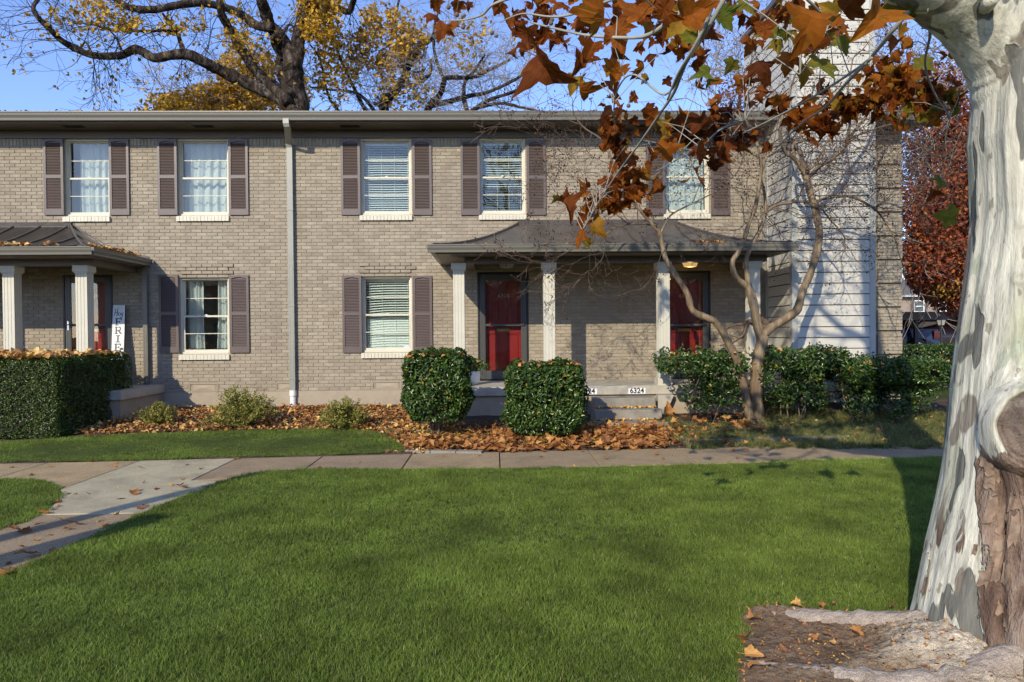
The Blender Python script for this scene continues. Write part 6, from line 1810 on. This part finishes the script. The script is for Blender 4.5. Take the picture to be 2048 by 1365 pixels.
olimbs = [
 ([(600,560),(598,400),(596,240),(588,178),(584,125)], 34, 24),
 ([(584,140),(577,102),(560,75),(540,51),(530,20),(523,0),(510,-60),(520,-140)], 19, 11),
 ([(586,135),(594,110),(597,82),(605,41),(615,18),(622,-4),(640,-60),(650,-140)], 18, 11),
 ([(542,55),(513,51),(478,27),(444,14),(403,7),(359,10),(308,20),(263,17),(239,3),(200,-20),(150,-30)], 11, 6),
 ([(606,40),(632,10),(666,14),(697,24),(706,5),(712,-10),(730,-50)], 9, 6),
 ([(590,235),(577,212),(547,190),(495,167),(444,143),(410,126),(376,110),(342,111),(307,116),(273,99),(239,112),(185,111),(147,96),(120,79),(99,58),(75,34),(67,14),(79,-4),(90,-30)], 17, 3),
 ([(575,205),(553,178),(513,143),(485,102),(461,61),(444,31),(441,8),(430,-40)], 15, 7),
 ([(580,190),(567,164),(558,130),(560,110),(547,85),(552,70)], 12, 6),
 ([(376,110),(366,99),(355,68),(342,51),(325,27)], 7, 2.5),
 ([(352,62),(320,62),(290,63),(255,60),(219,61),(190,50)], 4, 2),
 ([(245,106),(238,88),(232,75),(220,62)], 3.5, 1.5),
 ([(185,111),(172,85),(160,98),(150,96)], 3, 1.5), ([(560,75),(572,60),(578,50),(590,55)], 4, 2),
]
random.seed(15); OT = Twigs(); opts = []
for (pts, w0, w1) in olimbs:
    pp = [at(x, y, OY + .6 * math.sin(i * .7)) for i, (x, y) in enumerate(pts)]
    q, r_ = limb('trunk' if w0 == 34 else 'limb', pp, w0 * pm_ * .80, w1 * pm_ * .8, M['oakbark'], ok, n=16, sub=5, knob=.14)
    if w0 != 34:
        for i, p in enumerate(q):
            if random.random() < (.5 if w0 < 12 else .3):
                OT.grow(p, (random.gauss(-.2, .8), random.gauss(0, .5), random.gauss(0, .9)), random.uniform(.8, 1.6), .018, 2, spread=.5, seg=.25, wob=.2, split=1.5, kmin=.006)
for (px, py, d) in [(99,58,(-1,0,.1)),(120,79,(-.7,0,-.3)),(185,111,(0,0,-1)),(200,111,(-.1,0,-1)),(165,105,(-.4,0,-.8)),(147,96,(-1,0,-.2)),(75,34,(-1,0,.3)),(67,14,(-1,0,.3)),(215,112,(.2,0,-1)),(239,3,(-1,0,-.3)),(263,17,(-.8,0,-.5)),(219,61,(-1,0,0)),(190,50,(-1,0,-.1)),(342,51,(-.3,0,1))]:
    for _ in range(1): OT.grow(at(px, py, OY), d, 1.3, .016, 2, spread=.5, seg=.2, wob=.18, split=2.0, kmin=.006)
print('oak segs', len(OT.a))
OT.to('twigs', M['oakbark'], ok)
tp = np.array(OT.tips); k = 950
P = tp[rng.integers(0, len(tp), k)] + rng.normal(0, .10, (k, 3))
tag(leaves('foliage', P, rand_unit(k), rng.uniform(.11, .17, k), np.clip(rng.normal(.5, .25, k), 0, 1), M['yellow'], ok, aspect=.85), kind='stuff')
cloud([(100,-20,340,70,900),(230,30,420,75,420),(590,-30,690,90,2400),(440,20,520,110,400)], OY, 1.5, .14, M['yellow'], 'foliage', ok, 3, .05, 1.6)

yt = thing('yellow_tree', 'golden yellow rounded tree low behind the roof beyond the dark-barked tree', 'tree', (at(430, 220, 28).x, 28, .3))
MB().tube([at(430, 700, 28), at(440, 400, 28), at(430, 220, 28)], [.3, .25, .15], 10).to('trunk', M['oakbark'], yt, smooth=True)
cloud([(300,165,590,300,11000),(268,185,360,260,900),(430,85,560,200,2200),(560,150,625,230,500)], 28, 2.5, .16, M['yellow'], 'foliage', yt, 5, -.25, 1.0, tmu=.6)
T = Twigs(); random.seed(8)
for _ in range(60): T.grow(at(random.uniform(330, 570), random.uniform(195, 235), 28), (random.gauss(0, .6), 0, random.uniform(-.2, 1)), 1.5, .02, 2, spread=.6, seg=.3, kmin=.01)
T.to('twigs', M['palebark'], yt)

bt = thing('half_bare_tree', 'half-bare tree with dark forking limbs and thin yellow leaves behind the roof', 'tree', (at(780, 222, 26).x, 26, .3))
T = Twigs(); random.seed(19)
bl = [([(772,520),(770,300),(769,222),(767,208),(795,176),(812,150),(818,128),(840,95),(868,75),(905,55),(930,30)], 12, 3), ([(767,208),(755,210),(748,207)], 5, 3),
      ([(850,420),(852,260),(858,215),(880,190),(888,165),(895,156),(945,155),(980,140),(1020,120)], 8, 2.5), ([(860,212),(900,203),(940,192),(975,185),(1030,160),(1070,130)], 6, 2), ([(936,230),(960,212),(985,198),(1025,185),(1060,165)], 6, 2), ([(935,225),(928,195),(930,165),(950,140),(970,110)], 5, 2),
      ([(960,215),(1000,207),(1040,215),(1075,222)], 4, 2), ([(890,165),(870,110),(868,60),(880,10)], 4, 2), ([(795,176),(830,170),(860,150),(862,120)], 4, 2), ([(812,150),(800,100),(790,50),(800,-10)], 4, 2), ([(740,240),(700,160),(670,90),(650,20)], 4, 1.5), ([(760,240),(720,190),(660,180),(620,175)], 4, 1.5), ([(700,240),(660,200),(640,120),(620,90)], 3, 1.5)]
for (pts, w0, w1) in bl:
    pp = [at(x, y, 26 + .5 * math.sin(i)) for i, (x, y) in enumerate(pts)]
    q, r_ = limb('trunk' if w0 == 12 else 'limb', pp, w0 * 26 / FPX, w1 * 26 / FPX, M['oakbark'], bt, n=9, sub=4, knob=.15)
    for p in q:
        if p.z > 6 and random.random() < .95:
            for _ in range(1): T.grow(p, (random.gauss(0, .8), random.gauss(0, .5), random.gauss(.35, .6)), random.uniform(1.0, 2.0), .018, 2, spread=.5, seg=.28, wob=.17, split=2.3, kmin=.006)
print('bare segs', len(T.a))
T.to('twigs', M['palebark'], bt)
cloud([(690,0,860,150,3600),(620,40,730,215,1300),(740,120,880,225,800),(880,20,1000,160,420),(1010,60,1110,110,90)], 26, 1.5, .16, M['yellow'], 'foliage', bt, 7, .02, 1.5)

rt = thing('red_tree', 'dense russet red tree standing beyond the banded brick corner of the building', 'tree', (at(2000, 600, 24).x, 24, .4))
MB().tube([at(1960, 700, 24), at(1965, 500, 24), at(1950, 300, 24)], [.35, .28, .15], 10).to('trunk', M['oakbark'], rt, smooth=True)
cloud([(1790,220,2060,640,30000),(1800,430,1960,610,9000),(1740,120,1990,330,5200),(1830,300,2300,620,9000)], 24, 3.0, .12, M['redleaf'], 'foliage', rt, 9, -.32, 1.0)
cloud([(1840,560,1960,605,160)], 22, 1.5, .10, M['yellow'], 'foliage', rt, 2, -.2, 1.0, tmu=.2)
T = Twigs(); random.seed(28)
for _ in range(110): T.grow(at(random.uniform(1720, 1960), random.uniform(60, 500), 23), (random.gauss(-.5, .6), 0, random.uniform(-.6, .9)), random.uniform(1.5, 3), .03, 2, spread=.5, seg=.3, wob=.12, kmin=.010)
T.to('twigs', M['palebark'], rt)
bt2 = thing('russet_treetop', 'thin russet treetop showing above the eave beside the white chimney', 'tree', (at(1470, 222, 25).x, 25, .4))
MB().tube([at(1470, 700, 25), at(1470, 300, 25), at(1480, 190, 25)], [.25, .18, .06], 8).to('trunk', M['oakbark'], bt2, smooth=True)
T = Twigs()
for _ in range(46): T.grow(at(random.uniform(1400, 1560), random.uniform(150, 240), 25), (random.gauss(0, .6), 0, random.uniform(.1, 1)), 1.5, .025, 2, spread=.5, seg=.25, kmin=.009)
T.to('twigs', M['palebark'], bt2)
cloud([(1400,130,1560,300,1500),(1700,40,1940,250,1500)], 25, 1.5, .11, M['redleaf'], 'foliage', bt2, 4, .0, 1.4, tmu=.4)

# a pollarded tree outside the frame; its twin stems throw the long shadows over the branch walk
sh = thing('pollarded_tree', 'twin-stemmed pollarded tree near the branch walk outside the view', 'tree', (-6.1, 1.4, 0))
limb('trunk', [(-6.11, 1.4, -.05), (-6.08, 1.42, 1.2), (-6.16, 1.38, 2.6), (-6.11, 1.4, 3.95)], .14, .09, M['crape'], sh, n=12, knob=.1)
limb('trunk', [(-5.7, 1.25, -.05), (-5.55, 1.2, .8), (-5.55, 1.2, 1.8), (-5.53, 1.2, 2.9)], .21, .16, M['crape'], sh, n=12, knob=.1)

# ================================================================== beyond the corner: parking, cars, carport, far building
par = MB(); 
sheet('parking_lot', 8, 60, 20, 50, 6, 6, lambda x, y: ghfar(y) + .01, M['asphalt'])
def wheel(parent, x, y, z, r=.38):
    w = empty_part('wheel', parent, (x, y, z))
    MB().tube([(x, y - .11, z), (x, y + .11, z)], r, 20).to('tyre', M['black'], w)
    m_ = MB(); m_.tube([(x, y - .125, z), (x, y - .111, z)], r * .62, 14); m_.tube([(x, y - .135, z), (x, y - .12, z)], r * .18, 8)
    for k in range(6):
        a = k * math.pi / 3; m_.obox((x + math.cos(a) * r * .35, y - .13, z + math.sin(a) * r * .35), Vector((math.cos(a), 0, math.sin(a))) * r * .25, Vector((0, .006, 0)), Vector((-math.sin(a), 0, math.cos(a))) * r * .06)
    m_.to('rim', M['chrome'], w)
navy = material('navy_paint', (.010, .018, .05), rough=.2, var=.05, coat=1.0, spec=.6)
maroon = material('red_paint', (.16, .008, .012), rough=.2, var=.05, coat=1.0, spec=.6)
taill = material('tail_lamp', (.65, .015, .02), rough=.2, var=.05, coat=1.0)
cglass = material('car_glass', (.05, .07, .08), rough=.05, var=.1, spec=.8)
gz = ghfar(28)
def car(name, label, x1, y, L_, prof, win_, paint, tl, H=1.0):
    """side profile drawn backwards from the tail at x1; extruded over 1.85 m"""
    t = thing(name, label, 'pickup truck' if 'pickup' in name else 'car', (x1 - L_ / 2, y, gz))
    mb = MB(); n = len(prof)
    pts = [(x1 - px_, gz + pz) for (px_, pz) in prof]
    b = len(mb.v)
    for (yy, s) in ((y, .985), (y + .12, 1), (y + 1.75, 1), (y + 1.87, .985)):
        cx_ = x1 - L_ / 2
        for (px_, pz) in pts: mb.v.append((cx_ + (px_ - cx_) * s, yy + (.10 if pz > gz + 1.1 and yy < y + .2 else (-.10 if pz > gz + 1.1 else 0)), gz + (pz - gz) * (s if pz > gz + .5 else 1)))
    for k in range(3):
        for i in range(n):
            j = (i + 1) % n; mb.f.append((b + k*n + i, b + k*n + j, b + (k+1)*n + j, b + (k+1)*n + i)); mb.t.append(.5)
    mb.f.append(tuple(range(b + n - 1, b - 1, -1))); mb.f.append(tuple(range(b + 3*n, b + 4*n))); mb.t += [.5] * 2
    mb.to('body', paint, t)
    for w in win_:
        mb = MB(); mb.prism([(x1 - a, gz + c) for (a, c) in w], y + .085, y + .097, axis='y'); mb.to('window', cglass, t)
    mb = MB(); mb.box(x1 - .28, x1 + .02, y - .02, y + .25, gz + tl, gz + tl + .34); mb.to('tail_light', taill, t)
    for wx_ in (.95, L_ - 1.0): wheel(t, x1 - wx_, y + .1, gz + .38)
    mb = MB(); mb.box(x1 - .1, x1 + .12, y + .1, y + 1.75, gz + .45, gz + .62); mb.to('bumper', M['chrome'], t)
    return t
tx = at(1881, 680, 28).x
car('pickup_truck', 'dark navy pickup truck parked under the carport with its red tail light showing', tx, 28, 5.6,
    [(0, .45), (0, 1.18), (1.75, 1.22), (1.95, 1.80), (2.2, 1.88), (3.3, 1.88), (3.95, 1.22), (5.4, 1.05), (5.6, .8), (5.6, .45), (5.0, .4), (4.95, .75), (4.25, .75), (4.2, .4), (1.45, .4), (1.4, .78), (.6, .78), (.5, .4)],
    [[(2.05, 1.25), (2.15, 1.76), (2.75, 1.78), (2.75, 1.25)], [(2.82, 1.25), (2.82, 1.78), (3.3, 1.78), (3.75, 1.25)]], navy, .74)
sx_ = at(1972, 680, 31).x
car('parked_car', 'dark red sport utility vehicle parked past the pickup behind the lamp post', sx_, 31, 4.7,
    [(0, .5), (0, 1.1), (.15, 1.78), (.5, 1.86), (2.6, 1.86), (3.3, 1.2), (4.5, 1.0), (4.7, .7), (4.7, .45), (4.2, .4), (4.15, .78), (3.4, .78), (3.35, .4), (1.4, .4), (1.35, .78), (.6, .78), (.55, .4)],
    [[(.35, 1.2), (.45, 1.74), (1.5, 1.76), (1.5, 1.2)], [(1.58, 1.2), (1.58, 1.76), (2.5, 1.76), (3.05, 1.2)]], maroon, .9)
cp = thing('carport', 'long dark flat-roofed metal carport sheltering the parked vehicles', 'carport', (20, 29, gz))
zc1 = at(1850, 624, 27.5).z
mb = MB(); mb.box(at(1760, 640, 27.5).x, 34, 27.5, 33, zc1 - .28, zc1 - .05); mb.to('roof', M['black'], cp)
mb = MB(); mb.box(at(1760, 640, 27.5).x - .1, 34.1, 27.44, 27.499, zc1 - .34, zc1); mb.to('fascia', M['trim'], cp)
for px in (1832, 1990, 2200):
    x = at(px, 660, 27.8).x; MB().box(x - .07, x + .07, 27.75, 27.89, gz, zc1 - .281).to('post', M['black'], cp)
MB().box(at(1842, 660, 33).x - .07, at(1842, 660, 33).x + .07, 32.8, 32.94, gz, zc1 - .281).to('post', M['black'], cp)
c2 = thing('carport', 'second carport with a faded red-brown roof edge in the distance', 'carport', (26, 42, gz))
zc2 = at(1860, 645, 42).z; mb = MB(); mb.box(at(1740, 640, 42).x, 46, 42, 46, zc2 - .25, zc2); mb.to('roof', material('faded_red', (.28, .13, .10), rough=.7, var=.1), c2)
for px in (1820, 1900, 2060): 
    x = at(px, 660, 42).x; MB().box(x - .06, x + .06, 42.3, 42.42, gz, zc2 - .251).to('post', M['black'], c2)
lpst = thing('lamp_post', 'black garden lamp post with a glass lantern in front of the parked vehicles', 'lamp post', (at(1882, 690, 21).x, 21, ghfar(21)))
lx = at(1882, 690, 21).x; lz = at(1882, 652, 21).z; lt = at(1882, 636, 21).z
m_ = MB(); m_.tube([(lx, 21, ghfar(21)), (lx, 21, lz)], [.05, .035], 8); m_.tube([(lx, 21, ghfar(21)), (lx, 21, ghfar(21) + .4)], .09, 8); m_.to('pole', M['black'], lpst)
m_ = MB(); m_.lathe([(.05, lz - 21 * 0), (.05, lz)], (lx, 21, 0), 6); m_.lathe([(.04, 0), (.10, .02), (.15, lt - lz - .05)], (lx, 21, lz), 6); m_.to('lantern_glass', M['lamp_glass'], lpst)
m_ = MB(); m_.lathe([(.19, 0), (.12, .07), (.03, .11), (.02, .16), (0.001, .17)], (lx, 21, lt - .05), 6)
for k in range(6):
    a = k * math.pi / 3; m_.tube([(lx + .10 * math.cos(a), 21 + .10 * math.sin(a), lz + .02), (lx + .152 * math.cos(a), 21 + .152 * math.sin(a), lt - .05)], .012, 4)
m_.to('lantern_cage', M['black'], lpst)
fb = thing('far_building', 'distant brown brick apartment block seen past the building corner behind the carports', 'building', (40, 60, gz))
FY = 60.0; s_ = FY / FPX
def fx(px, py=640): return at(px, py, FY).x
def fz(py): return at(1850, py, FY).z
far_brick = material('far_brick', (.30, .235, .185), rough=.9, var=.2, nscale=1.5)
MB().box(fx(1650), fx(2150), FY, FY + 9, gz - .2, fz(592)).to('wall', far_brick, fb)
MB().prism([(FY - .6, fz(592)), (FY + 4.5, fz(592) + 1.8), (FY + 9.6, fz(592))], fx(1650) - .5, fx(2150) + .5).to('roof', M['shingle'], fb)
MB().box(fx(1650) - .4, fx(2150) + .4, FY - .55, FY - .2, fz(594), fz(591)).to('eave', M['white_pvc'], fb)
for (a, b, c, d) in ((1829, 1846, 603, 623), (1877, 1890, 606, 622), (1700, 1716, 603, 623), (1829, 1846, 650, 664), (1875, 1889, 650, 664), (1930, 1946, 603, 623)):
    w = empty_part('window', fb, (fx(a), FY, fz(d)))
    MB().box(fx(a), fx(b), FY - .03, FY - .001, fz(d), fz(c)).to('pane', cglass, w)
    f = MB(); x0, x1, z0, z1 = fx(a), fx(b), fz(d), fz(c); t = .09
    f.box(x0 - t, x0, FY - .06, FY - .001, z0 - t, z1 + t); f.box(x1, x1 + t, FY - .06, FY - .001, z0 - t, z1 + t); f.box(x0, x1, FY - .06, FY - .001, z1, z1 + t); f.box(x0, x1, FY - .06, FY - .001, z0 - t, z0); f.box(x0, x1, FY - .06, FY - .031, (z0 + z1) / 2 - .04, (z0 + z1) / 2 + .04)
    f.to('frame', M['white_pvc'], w)
    for (p, q) in ((x0 - t - .28, x0 - t - .01), (x1 + t + .01, x1 + t + .28)): MB().box(p, q, FY - .05, FY - .001, z0 - t, z1 + t).to('shutter', M['shutter'], fb)

# unseen block across the court, added to darken the reflections in the glass
ob = thing('unseen_court_building', 'unseen brick apartment building added behind the viewpoint to darken the window reflections', 'building', (0, -24, 0))
MB().box(-26, 26, -34, -24, -.1, 5.2).to('wall', far_brick, ob)
MB().prism([(-23.5, 5.2), (-29, 6.6), (-34.5, 5.2)], -26.4, 26.4).to('roof', M['shingle'], ob)
for k in range(12):
    for z in (.9, 3.2): MB().box(-22 + k * 4, -20.9 + k * 4, -23.999, -23.95, z, z + 1.5).to('window', cglass, ob)
for (x, y) in ((-9, -19), (-2, -21), (4, -18), (11, -20), (-16, -20)):
    tr = thing('court_tree', 'autumn tree with orange leaves behind the viewpoint, ' + {-9: 'second', -2: 'third', 4: 'fourth', 11: 'fifth', -16: 'first'}[x] + ' along the court building', 'tree', (x, y, 0), 'trees across the court')
    MB().tube([(x, y, -.1), (x + .1, y, 2.2), (x, y, 4)], [.2, .15, .07], 8).to('trunk', M['oakbark'], tr, smooth=True)
    n = 1300; P = np.array([(x, y, 4.1)]) + rng.normal(0, 1, (n, 3)) * np.array([[1.6, 1.3, 1.0]]); P = P[P[:, 2] > 2.0]; n = len(P)
    leaves('foliage', P, rand_unit(n), rng.uniform(.2, .34, n), rng.uniform(.2, .8, n), M['sycleaf'], tr, aspect=.8)
